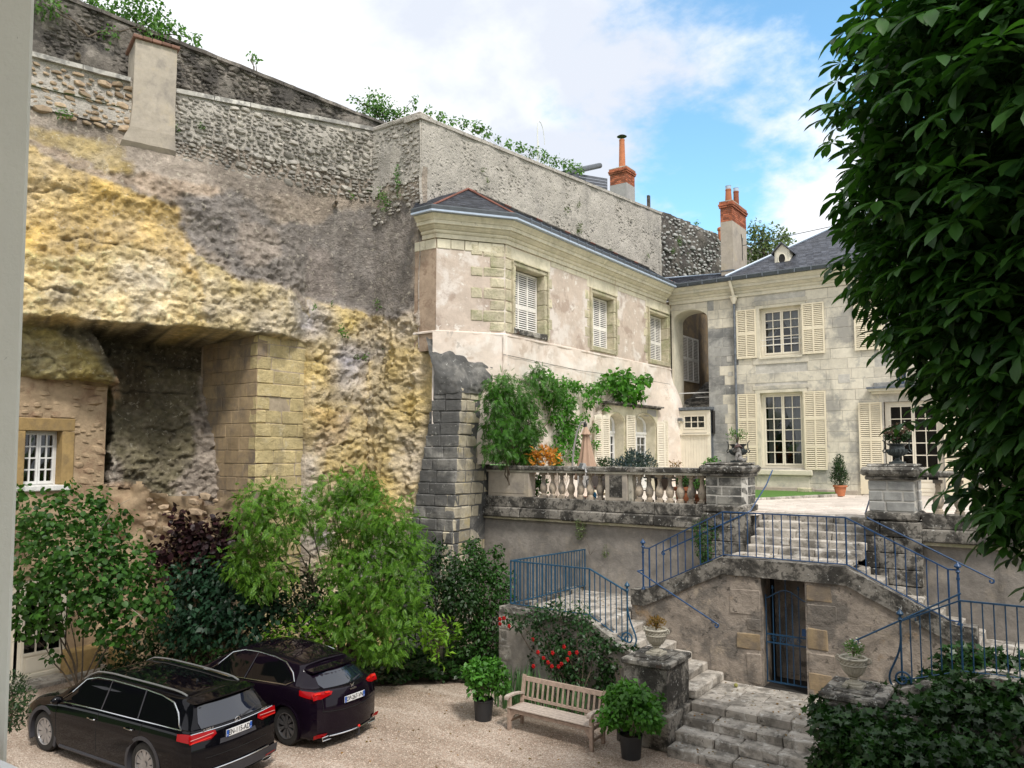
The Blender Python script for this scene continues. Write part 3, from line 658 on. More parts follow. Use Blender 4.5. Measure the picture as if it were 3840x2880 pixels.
# ================================================================== windows and shutters
def window(fr, parent, u0, u1, w0, w1, d, cols, rows, leaves=2, mat=None, panel=0., fw=.055, mw=.028, arch=0., curtain=None, name='window', bar=None, room=True, **k):
  """casement: outer frame, leaf frames, glazing bars, and a pane of its own in every light"""
  mat = mat or M['cream_paint_light']
  mb = MB()
  fb = lambda a, b, c, e, x=-.03, y=.03: fr.box(mb, a, b, d+x, d+y, c, e)
  fb(u0, u0+fw, w0, w1); fb(u1-fw, u1, w0, w1); fb(u0+fw, u1-fw, w1-fw, w1); fb(u0+fw, u1-fw, w0, w0+fw)
  inner = (u0+fw, u1-fw, w0+fw, w1-fw)
  lw = (inner[1]-inner[0])/leaves
  panes = []
  for L in range(leaves):
    a = inner[0]+L*lw+.004; b = a+lw-.008; c, e = inner[2]+.004, inner[3]-.004
    s = .045
    fb(a, a+s, c, e, -.02, .045); fb(b-s, b, c, e, -.02, .045); fb(a+s, b-s, e-s, e, -.02, .045); fb(a+s, b-s, c, c+s+.02, -.02, .045)
    pc = c+s+.02
    if panel:
      fr.box(mb, a+s, b-s, d-.01, d+.02, pc, pc+panel); fr.box(mb, a+s+.05, b-s-.05, d+.02, d+.032, pc+.05, pc+panel-.05)
      fb(a+s, b-s, pc+panel, pc+panel+.06, -.02, .04); pc = pc+panel+.06
    x0, x1, y0, y1 = a+s, b-s, pc, e-s
    cw, rh = (x1-x0)/cols, (y1-y0)/rows
    for i in range(1, cols): fb(x0+i*cw-mw/2, x0+i*cw+mw/2, y0, y1, -.006, .032)
    for j in range(1, rows): fb(x0, x1, y0+j*rh-mw/2, y0+j*rh+mw/2, -.008, .030)
    for i in range(cols):
      for j in range(rows):
        panes.append((x0+i*cw, x0+(i+1)*cw, y0+j*rh, y0+(j+1)*rh))
  w = mb.build(name, mat, parent, **k)
  for (a, b, c, e) in panes:
    q = MB(); t = random.uniform(-.002, .002); t2 = random.uniform(-.002, .002)
    q.add([fr.p(a, d+t, c), fr.p(b, d-t, c), fr.p(b, d+t2, e), fr.p(a, d-t2, e)], [(0, 1, 2, 3)])
    q.build('pane', M['window_glass'], w)
  if curtain:
    for (a, b, pull) in curtain:      # u range at the top, side it is pulled to
      q = MB(); n = 26; rows_ = 14
      vs = []
      for j in range(rows_+1):
        tt = j/rows_; z = w1-fw-(w1-w0-.12)*tt
        nar = 1-.62*sstep(np.array(tt), .15, .62)+.12*sstep(np.array(tt), .62, 1.)
        aa, bb = (a, a+(b-a)*float(nar)) if pull < 0 else (b-(b-a)*float(nar), b)
        for i in range(n+1):
          u = aa+(bb-aa)*i/n
          vs.append(fr.p(u, d-.12+.022*math.sin(i*1.9+tt*1.2), z))
      fs = [(j*(n+1)+i, j*(n+1)+i+1, (j+1)*(n+1)+i+1, (j+1)*(n+1)+i) for j in range(rows_) for i in range(n)]
      q.add(vs, fs); q.build('curtain', M['curtain_cloth'], w, smooth=True)
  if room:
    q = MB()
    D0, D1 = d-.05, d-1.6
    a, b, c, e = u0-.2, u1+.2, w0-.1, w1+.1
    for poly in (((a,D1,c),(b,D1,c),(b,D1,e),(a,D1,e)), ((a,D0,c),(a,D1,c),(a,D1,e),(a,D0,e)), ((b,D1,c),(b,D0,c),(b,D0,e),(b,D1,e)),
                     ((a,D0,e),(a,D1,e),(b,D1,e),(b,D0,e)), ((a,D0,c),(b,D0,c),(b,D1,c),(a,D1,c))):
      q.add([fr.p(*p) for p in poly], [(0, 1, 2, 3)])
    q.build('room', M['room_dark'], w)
  return w
def shutter(fr, parent, u0, u1, w0, w1, d, cols=2, rows=2, mat=None, pitch=.064, kick=0., splits=None, th=.035, swing=0., name='shutter', top_arc=0.):
  """a louvred leaf: stiles and rails, and the tilted slats joined in one child"""
  mat = mat or M['cream_paint']
  if swing:          # leaf turned about its u0 edge
    f2 = Frame(*(fr.p(u0, d, 0).xy), math.degrees(fr.a)+swing); f2u0, f2u1, dd = 0, u1-u0, 0
  else: f2, f2u0, f2u1, dd = fr, u0, u1, d
  mb = MB(); sl = MB()
  s = .052
  cw = (f2u1-f2u0-s)/cols
  for i in range(cols+1): f2.box(mb, f2u0+i*cw, f2u0+i*cw+s, dd, dd+th, w0, w1 if not top_arc else w1-.0)
  z0 = w0+kick
  H_ = w1-z0
  splits = splits or [1/rows]*rows
  z = z0
  if kick: f2.box(mb, f2u0+.002, f2u1-.002, dd+.004, dd+th-.004, w0+.001, w0+kick)
  for r_, sp in enumerate(splits):
    h = H_*sp
    for c_ in range(cols):
      a = f2u0+c_*cw+s; b = f2u0+(c_+1)*cw
      f2.box(mb, a, b, dd+.001, dd+th-.001, z, z+.05)
      f2.box(mb, a, b, dd+.001, dd+th-.001, z+h-.05, z+h)
      n = int((h-.10)/pitch)
      for i in range(n):
        zz = z+.05+(i+.5)*(h-.10)/n
        hh = pitch*.30
        vs = [f2.p(a, dd+.004, zz+hh), f2.p(b, dd+.004, zz+hh), f2.p(b, dd+th-.004, zz-hh), f2.p(a, dd+th-.004, zz-hh),
           f2.p(a, dd+.004, zz+hh-.008), f2.p(b, dd+.004, zz+hh-.008), f2.p(b, dd+th-.004, zz-hh-.008), f2.p(a, dd+th-.004, zz-hh-.008)]
        sl.add(vs, [(0,1,2,3), (7,6,5,4), (3,2,6,7), (0,4,5,1)])
    z += h
  if top_arc:
    n = 8; W = f2u1-f2u0
    vs = [f2.p(f2u0, dd+.001, w1-.02)]+[f2.p(f2u0+W*i/n, dd+.001, w1+top_arc*math.sin(math.pi*(.12+.5*i/n))) for i in range(n+1)]+[f2.p(f2u1, dd+.001, w1-.02)]
    vs2 = [p+f2.n*(th-.002) for p in vs]; N = len(vs)
    mb.add(vs+vs2, [tuple(range(N)), tuple(range(N, 2*N))[::-1]]+[(i, (i+1) % N, N+(i+1) % N, N+i) for i in range(N)])
  o = mb.build(name, mat, parent)
  sl.build('slats', mat, o, kind='stuff')
  hg = MB()
  for zz in (w0+.18, w1-.18): f2.box(hg, f2u0-.02, f2u0+.03, dd+th, dd+th+.012, zz, zz+.03)
  hg.build('hinges', mat, o)
  return o
# ================================================================== ground
def ground():
  n = 90
  xs = np.linspace(-60, 60, n); ys = np.linspace(-40, 120, n)
  mb = MB()
  mb.add([(-20.5, -12, 0), (16, -12, 0), (16, 19, 0), (-20.5, 19, 0)], [(0, 1, 2, 3)])
  mb.build('gravel_courtyard', M['gravel'], kind='structure')
  mb = MB()
  mb.add([(-900, -900, -.02), (900, -900, -.02), (900, 900, -.02), (-900, 900, -.02)], [(0, 1, 2, 3)])
  mb.build('ground', M['lawn'], kind='structure')
  # loose gravel standing up from the sheet near the viewer
  N = 26000
  X = rng.uniform(-13, -3.0, N); Y = rng.uniform(7.5, 13.0, N)
  base = np.array([(1, 0, 0), (0, 1, 0), (-1, 0, 0), (0, -1, 0), (0, 0, .7), (0, 0, -.5)])
  tri = np.array([(0, 1, 4), (1, 2, 4), (2, 3, 4), (3, 0, 4)])
  s = rng.uniform(.006, .016, N); a = rng.uniform(0, 6.28, N)
  ca, sa = np.cos(a)*s, np.sin(a)*s
  V = np.empty((N, 6, 3))
  for i, b in enumerate(base):
    V[:, i, 0] = X+b[0]*ca-b[1]*sa; V[:, i, 1] = Y+b[0]*sa+b[1]*ca; V[:, i, 2] = .002+b[2]*s
  F = (tri[None]+6*np.arange(N)[:, None, None]).reshape(-1, 3)
  me = bpy.data.meshes.new('loose_gravel')
  me.vertices.add(N*6); me.vertices.foreach_set('co', V.reshape(-1))
  me.loops.add(len(F)*3); me.polygons.add(len(F))
  me.loops.foreach_set('vertex_index', F.reshape(-1).astype(np.int32))
  me.polygons.foreach_set('loop_start', np.arange(0, len(F)*3, 3, dtype=np.int32))
  me.polygons.foreach_set('loop_total', np.full(len(F), 3, dtype=np.int32))
  me.update(); me.materials.append(M['pebbles'])
  obj('loose_gravel', me, label='pinkish loose gravel lying over the courtyard', cat='gravel', kind='stuff')
def pebbles():
  t = NT('pebbles'); g = t.n('ShaderNodeNewGeometry')
  c = t.mix(g.outputs['Random Per Island'], (.30, .20, .145, 1), (.66, .55, .46, 1))
  t.princ(c, .8, Specular_IOR_Level=.2); done(t, 'pebbles')
pebbles(); ground()
# ================================================================== staircase
F0 = Frame(0, 0, 0)                       # walls facing the courtyard (u = X, d = -Y)
def fy(Y): return Frame(0, Y, 0)
YF, YW = 15.57, 17.3                      # stair front wall, terrace wall
XC = -4.555
stair = empty('double_staircase', (XC, 13.4, 0), 'weathered double stone staircase climbing both ways from the gravel to the terrace', 'staircase')
fS = fy(0)
def step_row(u0, u1, y0, y1, z0, z1, n, mat='step_stone', along='x', name='step'):
  cuts = [0]+sorted(random.uniform(.15, .85) if n == 2 else (i+random.uniform(-.22, .22))/n for i in range(1, n))+[1]
  for i in range(n):
    if along == 'x':
      a, b = u0+(u1-u0)*cuts[i], u0+(u1-u0)*cuts[i+1]
      blk(name, M[mat], fS, stair, a+.004, b-.004, z0, z1+random.uniform(-.006, .004), -y1, -y0+random.uniform(-.012, .012), .008, .022)
    else:
      a, b = y0+(y1-y0)*cuts[i], y0+(y1-y0)*cuts[i+1]
      blk(name, M[mat], fS, stair, u0+random.uniform(-.008, .008), u1, z0, z1+random.uniform(-.006, .004), -b+.004, -a-.004, .008, .022)
# broad flight at the bottom
bx0, bx1 = -5.80, -3.31
nos = [12.80, 13.16, 13.51, 13.90]; zs = [.165, .33, .49, .65]
for i in range(4):
  y1 = nos[i+1]+.05 if i < 3 else 14.25
  step_row(bx0, bx1+.02, nos[i], y1, zs[i]-.18 if i else -.05, zs[i], 4)
# paving of the lower landing
def paving(u0, u1, y0, y1, z, nx, ny, mat, parent, name='paving_stone', th=.08):
  ys_ = [y0+(y1-y0)*(i+(random.uniform(-.15, .15) if 0 < i < ny else 0))/ny for i in range(ny+1)]
  for j in range(ny):
    off = random.uniform(0, 1)
    xs_ = [u0]+sorted(u0+(u1-u0)*(i+off-.5+random.uniform(-.2, .2))/nx for i in range(1, nx+1) if 0.08 < (i+off-.5)/nx < .92)+[u1]
    for i in range(len(xs_)-1):
      blk(name, M[mat], fS, parent, xs_[i]+.006, xs_[i+1]-.006, z-th, z+random.uniform(-.006, .004), -ys_[j+1]+.006, -ys_[j]-.006, .004, .010)
paving(bx0, bx1, 14.22, YF, .645, 4, 3, 'step_stone', stair)
# side flights (left and right of the lower landing), noses along Y
Y0s, Y1s = 14.15, YF
nx_ = [-5.76, -6.10, -6.43, -6.78, -7.12, -7.48, -7.84]
for s in (-1, 1):
  for i, x in enumerate(nx_):
    z1 = .65+.16*(i+1); xa = x; xb = (nx_[i+1]-.05) if i < 6 else -8.3
    if s > 0: xa, xb = 2*XC-x, 2*XC-xb; lo, hi = xa, xb
    else: lo, hi = xb, xa
    ya = Y0s if i > 1 else 14.05
    n_ = 2 if i % 2 else 1
    step_row(lo, hi, ya, YF-.003, z1-.17, z1, n_, along='y')
ZL = 1.77                                # side landings
paving(-10.1, -8.3, 14.42, YW, ZL-.002, 4, 5, 'paving_grey' if 'paving_grey' in M else 'step_stone', stair)
paving(-8.3, -7.3, YF+.3, YW, ZL-.004, 2, 3, 'step_stone', stair)
paving(-8.3, -7.84, 14.42, YF, ZL-.003, 1, 2, 'step_stone', stair)
paving(2*XC+8.3, 2*XC+11.3, 14.42, YW, ZL-.002, 5, 5, 'step_stone', stair)
paving(2*XC+7.3, 2*XC+8.3, YF+.3, YW, ZL-.004, 2, 3, 'step_stone', stair)
paving(2*XC+7.84, 2*XC+8.3, 14.42, YF, ZL-.003, 1, 2, 'step_stone', stair)
# upper side flights behind the front wall
for s in (-1, 1):
  for i in range(8):
    z1 = ZL+.17*(i+1)
    xr = -7.83+.325*i                 # nose of the i-th tread on the left side
    lo, hi = xr+.0, xr+.38
    if i == 7: hi = -5.2
    if s > 0: lo, hi = 2*XC-hi, 2*XC-lo
    step_row(lo, hi, YF+.28, YW-.003, z1-.185, z1, 2 if i % 2 else 1, along='y')
ZU = 3.13
paving(-5.75, 2*XC+5.75, YF+.25, 16.66, ZU, 4, 2, 'step_stone', stair)
# five risers from the upper landing to the terrace
for k in range(5):
  y = 16.62+.3*k; z1 = ZU+.151*(k+1)
  L = -5.45 if k < 2 else -5.62
  step_row(-5.62, -3.28, y, y+.42 if k < 4 else y+.5, z1-.17, z1-(.001 if k < 4 else .002), 3)
# fill under the steps
mb = MB()
mb.box((-10.25, 14.45, 0), (-8.2, YW, ZL-.09)); mb.box((-8.2, YF+.3, 0), (-7.9, YW, ZL-.09))
mb.box((2*XC+8.2, 14.45, 0), (2*XC+11.3, YW, ZL-.09))
mb.box((-5.7, YF+.9, 0), (2*XC+5.7, YW+.3, ZU-.2))
for i in range(6):
  xa, xb = nx_[i]-.03, nx_[i+1]
  for s in (0, 1):
    lo, hi = (xb, xa) if not s else (2*XC-xa, 2*XC-xb)
    mb.box((lo-.02, 14.2, .02), (hi, YF-.01, .65+.16*(i+1)-.165))
for i in range(8):
  for s in (0, 1):
    lo, hi = -7.8+.325*i, -7.8+.325*i+.325
    if s: lo, hi = 2*XC-hi, 2*XC-lo
    mb.box((lo, YF+.30, .02), (hi+.002, YW-.02, ZL+.17*(i+1)-.18))
mb.box((-3.9, 16.3, .02), (-3.30, 17.6, 2.90)); mb.build('stair_core', M['stair_render'], stair)
# front wall with its sloping parapet; gateway in the middle
GX0, GX1, GZ = -4.975, -4.125, 2.80
top = [(-7.83, 2.27), (-7.52, 2.27), (-5.75, 3.12), (2*XC+5.75, 3.12), (2*XC+7.52, 2.27), (2*XC+7.83, 2.27)]
def topz(x):
  for (a, za), (b, zb) in zip(top, top[1:]):
    if a <= x <= b: return za+(zb-za)*(x-a)/(b-a)
  return top[0][1]
mbw = MB(); mbb = MB()
xs = sorted({-7.83, -7.52, -5.75, 2*XC+5.75, 2*XC+7.52, 2*XC+7.83, GX0, GX1, *np.linspace(-7.83, 2*XC+7.83, 80).round(4).tolist()})
band = .34
for a, b in zip(xs, xs[1:]):
  za, zb = topz(a+1e-6), topz(b-1e-6)
  cx_ = (a+b)/2; bot = GZ if GX0 < cx_ < GX1 else .0
  y0, y1 = YF, YF+.29
  v = [(a, y0, bot), (b, y0, bot), (b, y0, zb-band), (a, y0, za-band), (a, y1, bot), (b, y1, bot), (b, y1, zb-band), (a, y1, za-band)]
  mbw.add(v, [(0, 1, 2, 3), (5, 4, 7, 6)]+([(0, 4, 5, 1)] if bot > .1 else []))
  y0, y1 = YF-.045, YF+.32
  v = [(a, y0, za-band), (b, y0, zb-band), (b, y0, zb), (a, y0, za), (a, y1, za-band), (b, y1, zb-band), (b, y1, zb), (a, y1, za)]
  mbb.add(v, [(0, 1, 2, 3), (5, 4, 7, 6), (3, 2, 6, 7), (0, 4, 5, 1)])
for X_, s in ((-7.83, 0), (2*XC+7.83, 1)):
  mbw.add([(X_, YF, 0), (X_, YF+.29, 0), (X_, YF+.29, 2.27-band), (X_, YF, 2.27-band)], [(0, 3, 2, 1) if s == 0 else (0, 1, 2, 3)])
  mbb.add([(X_, YF-.045, 2.27-band), (X_, YF+.32, 2.27-band), (X_, YF+.32, 2.27), (X_, YF-.045, 2.27)], [(0, 3, 2, 1) if s == 0 else (0, 1, 2, 3)])
for X_ in (GX0, GX1):
  mbw.add([(X_, YF, .5), (X_, YF+.6, .5), (X_, YF+.6, GZ), (X_, YF, GZ)], [(0, 1, 2, 3)])
def shake(o, amp=.012, sub=0, fs=1.0, axis=None):
  me = o.data
  bm = bmesh.new(); bm.from_mesh(me)
  bmesh.ops.remove_doubles(bm, verts=bm.verts, dist=.0005)
  if sub: bmesh.ops.subdivide_edges(bm, edges=bm.edges, cuts=sub, use_grid_fill=True)
  for v in bm.verts:
    n = mnoise.noise_vector(v.co*2.3*fs)*amp + mnoise.noise_vector(v.co*7.1*fs)*amp*.5
    v.co += n
  bmesh.ops.recalc_face_normals(bm, faces=bm.faces)
  bm.to_mesh(me); bm.free()
w_ = mbw.build('parapet_wall', M['stair_render'], stair); shake(w_, .008, 5)
w_ = mbb.build('parapet_band', M['mossy_stone'], stair); shake(w_, .010, 2)
# a few big dressed stones let into the render round the gateway
for (a, b, c, e, m_) in [(-5.62, -4.99, 2.0, 2.52, 'stair_render'), (-5.5, -4.99, 1.33, 1.66, 'ashlar_brown'), (-5.30, -4.99, .68, 1.28, 'stair_render'), (-5.28, -4.99, 1.70, 1.96, 'stair_render'),
                     (-4.11, -3.62, 2.42, 2.74, 'ashlar_brown'), (-4.11, -3.55, 1.95, 2.38, 'stair_render'), (-4.11, -3.72, 1.50, 1.91, 'ashlar_brown'), (-4.11, -3.60, 1.12, 1.46, 'stair_render'), (-4.11, -3.66, .74, 1.08, 'ashlar_brown')]:
  blk('dressed_stone', M[m_], fy(YF), stair, a, b, c, e, -.1, .012, .012, .025)
# gateway chamber
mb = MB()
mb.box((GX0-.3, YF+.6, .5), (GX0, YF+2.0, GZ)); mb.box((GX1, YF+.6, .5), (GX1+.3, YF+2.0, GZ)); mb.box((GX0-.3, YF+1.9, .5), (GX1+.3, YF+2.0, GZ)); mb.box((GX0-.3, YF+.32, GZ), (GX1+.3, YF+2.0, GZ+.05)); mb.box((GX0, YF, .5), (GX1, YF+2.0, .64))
mb.build('cellar_passage', M['room_dark'], stair)  # near-black walls: the passage's deep shade is put into the colour
# outer side walls, plinths and pillars (left and right)
def mx_(x, s): return x if s < 0 else 2*XC-x
def mbox(mb, x0, x1, y0, y1, z0, z1, s):
  a, b = mx_(x0, s), mx_(x1, s)
  mb.box((min(a, b), y0, z0), (max(a, b), y1, z1))
for s in (-1, 1):
  # pillar
  P0, P1 = -6.72, -5.88
  mb = MB(); mbox(mb, P0, P1, 13.03, 14.02, .62, 1.40, s)
  o = mb.build('pillar', M['mossy_stone'], stair); shake(o, .012, 6)
  mb = MB(); mbox(mb, P0-.05, P1+.05, 12.98, 14.07, 1.40, 1.50, s)
  o = mb.build('pillar_cap', M['mossy_cap'], stair, bevel=.02); shake(o, .006, 3)
  mb = MB(); a, b = mx_(P0+.12, s), mx_(P1-.12, s); mb.box((min(a, b), 13.16, 1.5), (max(a, b), 13.9, 1.525))
  o = mb.build('pillar_panel', M['mossy_cap'], stair); shake(o, .004, 3)
  # plinth with sloping cheek along the steps
  mb = MB()
  mbox(mb, P0-.12, -5.80, 12.93, 14.2, 0, .62, s)
  o = mb.build('plinth', M['mossy_stone'], stair, bevel=.02); shake(o, .010, 5)
  # raking wall outside the side flight, topped by the railing
  mb = MB()
  pts = [(-6.70, 1.12 if s < 0 else 1.42), (-8.08, 1.85), (-10.30, 1.86)]
  y0, y1 = 14.05, 14.40
  for (xa, za), (xb, zb) in zip(pts, pts[1:]):
    n_ = 8
    for i in range(n_):
      a, b = xa+(xb-xa)*i/n_, xa+(xb-xa)*(i+1)/n_; z_a, z_b = za+(zb-za)*i/n_, za+(zb-za)*(i+1)/n_
      a, b = mx_(a, s), mx_(b, s)
      if a > b: a, b, z_a, z_b = b, a, z_b, z_a
      v = [(a, y0, 0), (b, y0, 0), (b, y0, z_b-.12), (a, y0, z_a-.12), (a, y1, 0), (b, y1, 0), (b, y1, z_b-.12), (a, y1, z_a-.12)]
      mb.add(v, [(0, 1, 2, 3), (5, 4, 7, 6), (3, 2, 6, 7)])
  mbox(mb, -10.34, -10.28, y0, YW, 0, 1.74, s)
  o = mb.build('side_wall', M['terrace_render'], stair); shake(o, .008, 3)
  mb = MB()
  for (xa, za), (xb, zb) in zip(pts, pts[1:]):
    n_ = 5
    for i in range(n_):
      a, b = xa+(xb-xa)*(i+.01)/n_, xa+(xb-xa)*(i+.99)/n_; z_a, z_b = za+(zb-za)*i/n_, za+(zb-za)*(i+1)/n_
      a, b = mx_(a, s), mx_(b, s)
      if a > b: a, b, z_a, z_b = b, a, z_b, z_a
      yy0, yy1 = 14.0, 14.45
      v = [(a, yy0, z_a-.12), (b, yy0, z_b-.12), (b, yy0, z_b), (a, yy0, z_a), (a, yy1, z_a-.12), (b, yy1, z_b-.12), (b, yy1, z_b), (a, yy1, z_a)]
      q = MB(); q.add(v, [(0, 1, 2, 3), (5, 4, 7, 6), (3, 2, 6, 7), (0, 4, 5, 1), (0, 3, 7, 4), (1, 5, 6, 2)])
      q.build('coping_stone', M['mossy_cap'], stair)
  for i in range(4):
    a, b = mx_(-10.36, s), mx_(-9.98, s)
    yy = 14.46+(YW-14.46)*i/4
    q = MB(); q.box((min(a, b), yy, 1.74), (max(a, b), yy+(YW-14.46)/4-.01, 1.86)); q.build('coping_stone', M['mossy_cap'], stair)
  # squared stones at the outer corner
  for i in range(5):
    L = .22 if i % 2 else .34
    a, b = mx_(-10.34, s), mx_(-10.34+L, s)
    blk('corner_stone', M['quoin_stone' if i == 9 else 'step_stone'], fy(14.05), stair, min(a, b), max(a, b), i*.34+.01, i*.34+.33, -.2, .012, .006, .02)
# ================================================================== terrace and its wall
terr = empty('terrace_wall', (-9.9, YW, 0), 'rendered terrace retaining wall with blackened cornice and stone balustrade on top', 'wall')
fW = fy(YW)
rough_panel(fW, 'wall_face', M['terrace_render'], terr, -13.25, -6.75, 0, 3.46, 0, .02, .12)
rough_panel(fW, 'wall_face', M['terrace_render'], terr, -2.35, 4, 0, 3.46, 0, .02, .12)
def cornice_run(u0, u1):
  n = max(2, round((u1-u0)/1.25))
  for i in range(n):
    a, b = u0+(u1-u0)*i/n, u0+(u1-u0)*(i+1)/n
    blk('cornice_stone', M['mossy_stone'], fW, terr, a+.004, b-.004, 3.50, 3.76, -.25, .16, .008, .03)
  mb = MB(); fW.box(mb, u0, u1, -.2, .085, 3.44, 3.50)
  mb.build('cornice_fillet', M['quoin_stone'], terr)
  n = max(2, round((u1-u0)/1.35)); c = u0
  for i in range(n):
    a, b = u0+(u1-u0)*i/n, u0+(u1-u0)*(i+1)/n
    blk('base_stone', M['mossy_stone'], fW, terr, a+.005, b-.005, 3.765, 4.05, -.30, .035, .006, .016)
cornice_run(-13.25, -6.74); cornice_run(-2.3, 4)
ZB0, ZB1, ZCP = 4.05, 4.72, 4.895        # baluster foot, underside and top of coping
bal_prof = [(.075, 0), (.075, .035), (.055, .05), (.062, .07), (.088, .12), (.102, .18), (.098, .24), (.075, .31), (.052, .37), (.044, .43), (.046, .46), (.055, .475), (.055, .495), (.046, .505), (.052, .53), (.06, .55)]
mbq = MB(); mbq.lathe(bal_prof, n=18); mbq.box((-.085, -.085, -.055), (.085, .085, 0)); mbq.box((-.08, -.08, .55), (.08, .08, .615))
bal_me = mbq.mesh('baluster', M['ashlar_warm'] if 'ashlar_warm' in M else M['urn_stone']); sharp(bal_me, 30)
def balusters(u0, u1, n):
  for i in range(n):
    u = u0+(u1-u0)*i/(n-1)
    obj('baluster', bal_me, terr, fW.p(u, -.14, ZB0+.055), (0, 0, random.uniform(-.05, .05)))
balusters(-11.35, -9.62, 7)
balusters(-8.52, -6.90, 7)
def pedestal(u0, u1, m='quoin_pale'):
  blk('pedestal', M['chimney_render'], fW, terr, u0, u1, ZB0, ZB1, -.30, .02, .004, .012)
  blk('pedestal_panel', M['mossy_stone' if u0 > -12 else 'chimney_render'], fW, terr, u0+.13, u1-.13, ZB0+.09, ZB1-.03, -.05, .03, .004, .008)
pedestal(-13.1, -11.72); pedestal(-9.40, -8.78)
blk('pedestal', M['urn_stone'], fW, terr, -8.77, -8.66, ZB0, ZB1, -.28, -.02, .002, .008)
for i in range(5):
  a = -13.25+(-6.74+13.25)*i/5; b = a+(-6.74+13.25)/5
  blk('coping_stone', M['mossy_cap'], fW, terr, a+.004, b-.004, 4.775, ZCP, -.36, .07, .006, .02)
mb = MB(); fW.box(mb, -13.25, -6.74, -.32, .04, ZB1, 4.775); mb.build('coping_mould', M['urn_stone'], terr)
# right-hand continuation (behind the chestnut)
for i in range(4):
  a = -2.3+i*1.5
  blk('coping_stone', M['mossy_cap'], fW, terr, a+.004, a+1.496, 4.775, ZCP, -.36, .07, .006, .02)
for i in range(16): obj('baluster', bal_me, terr, fW.p(-2.0+i*.36, -.14, ZB0+.055))
# two piers at the head of the stairs
def pier(x0, x1, label):
  t = empty('stone_pier', ((x0+x1)/2, YW, ZU), label, 'pier')
  f = fy(YW-.12)
  D = -.95
  blk('pier_plinth', M['mossy_stone'], f, t, x0-.06, x1+.06, 3.90, 4.06, D, .06, .01, .03)
  coursed(f, t, x0, x1, 4.07, 4.70, .21, (.34, .52), -.42, .0, M['ashlar_mossy'], jit=.004, gap=.02)
  coursed(Frame(x1, YW-.12, 90), t, 0.43, -D, 4.07, 4.70, .21, (.3, .4), -.3, .0, M['ashlar_mossy'], jit=.004, gap=.02)
  mb = MB(); f.box(mb, x0+.02, x1-.012, D, -.012, 4.0, 4.75); mb.build('pier_core', M['mortar_pale'], t)
  blk('pier_mould', M['mossy_stone'], f, t, x0-.05, x1+.05, 4.71, 4.79, D-.05, .05, .004, .02)
  blk('pier_cap', M['mossy_cap'], f, t, x0-.12, x1+.12, 4.79, 4.97, D-.1, .12, .012, .05)
  blk('pier_cap_top', M['mossy_cap'], f, t, x0-.02, x1+.02, 4.965, 5.03, D, .02, .01, .03)
  # foot of the pier down to the stair landings
  coursed(f, t, x0-.1, x1+.1, ZL-.1, 3.885, .31, (.45, .75), -.3, .06, M['mossy_stone'], gap=.012, jit=.006)
  coursed(Frame(x1+.1, YW-.12, 90), t, -.06, .62, ZU-.1, 3.885, .25, (.5, .75), -.3, .0, M['mossy_stone'], gap=.012, jit=.004)
  if x0 > -4: coursed(Frame(x0-.1, YW-.12, 270), t, -.62, .06, ZU-.1, 3.885, .25, (.5, .75), -.3, .0, M['mossy_stone'], gap=.012, jit=.004)
  return t
stone('ashlar_mossy', (.27, .26, .235), var=.15, rnd=.25, stains=[((.06, .06, .058), 3.0, .42, .60, .85), (LICH_W, 10, .60, .67, .75), ((.2, .09, .05), 3, .66, .72, .4)], bump=.6)
stone('ashlar_pier', (.40, .40, .385), var=.08, rnd=.1, stains=[((.22, .22, .215), 1.6, .48, .66, .7)], bump=.4)
pier(-6.72, -5.86, 'blackened stone pier left of the terrace steps, carrying an iron urn')
_am = M['ashlar_mossy']; M['ashlar_mossy'] = M['ashlar_pier']
pier(-3.24, -2.38, 'grey stone pier right of the terrace steps, half behind the chestnut leaves')
M['ashlar_mossy'] = _am
# terrace floor
mb = MB(); mb.add([(-14.8, YW+.1, ZT-.035), (-5.62, YW+.1, ZT-.035), (-5.62, 18.2, ZT-.035), (-3.28, 18.2, ZT-.035), (-3.28, YW+.1, ZT-.035), (6, YW+.1, ZT-.035), (6, 31, ZT-.14), (-14.8, 31, ZT-.14)], [tuple(range(8))])
mb.build('terrace', M['paving_pale'], kind='structure')
mb = MB(); mb.box((-13.3, YW+.34, 0), (-5.63, 18.2, ZT-.04)); mb.box((-3.27, YW+.34, 0), (4, 18.2, ZT-.04)); mb.box((-5.9, 17.95, 0), (-3.0, 18.25, ZT-.05)); mb.build('wall_core', M['terrace_render'], terr)
tp = empty('terrace_paving', (-4.5, 22, ZT), 'pale pinkish paving of the terrace in front of the house', 'paving')
def pave_terrace():
  y = 18.35; r = random.Random(3)
  ys = []
  while y < 28.7:
    ys.append(y); y += .21
  cells = []
  for j, y in enumerate(ys):
    x = -7.4+(j % 2)*.2
    while x < -1.6:
      L = r.choice((.38, .42, .46));
      # leave the lawn bed free
      if not (y > 23.2+(x+6.9)*2.0 and x < -5.6):
        cells.append((x, x+L, y, y+.21))
      x += L
  return cells
cells = pave_terrace()
meP = block_mesh('paving_stone', M['paving_pale'], .41, .2, .05, .008, .002, 5)
big = MB()
for k_, (a, b, c, e) in enumerate(cells):
  if k_ < 300:
    obj('paving_stone', meP, tp, ((a+b)/2, (c+e)/2, ZT-.025-.0085*(c-18.2)+random.uniform(-.003, .003)), (0, 0, 0), ((b-a)/.42, 1, 1))
  else:
    z = ZT+random.uniform(-.003, .003)-.0085*(c-18.2); big.box((a+.005, c+.005, z-.05), (b-.005, e-.005, z))
big.build('far_paving_stones', M['paving_pale'], tp, kind='stuff')
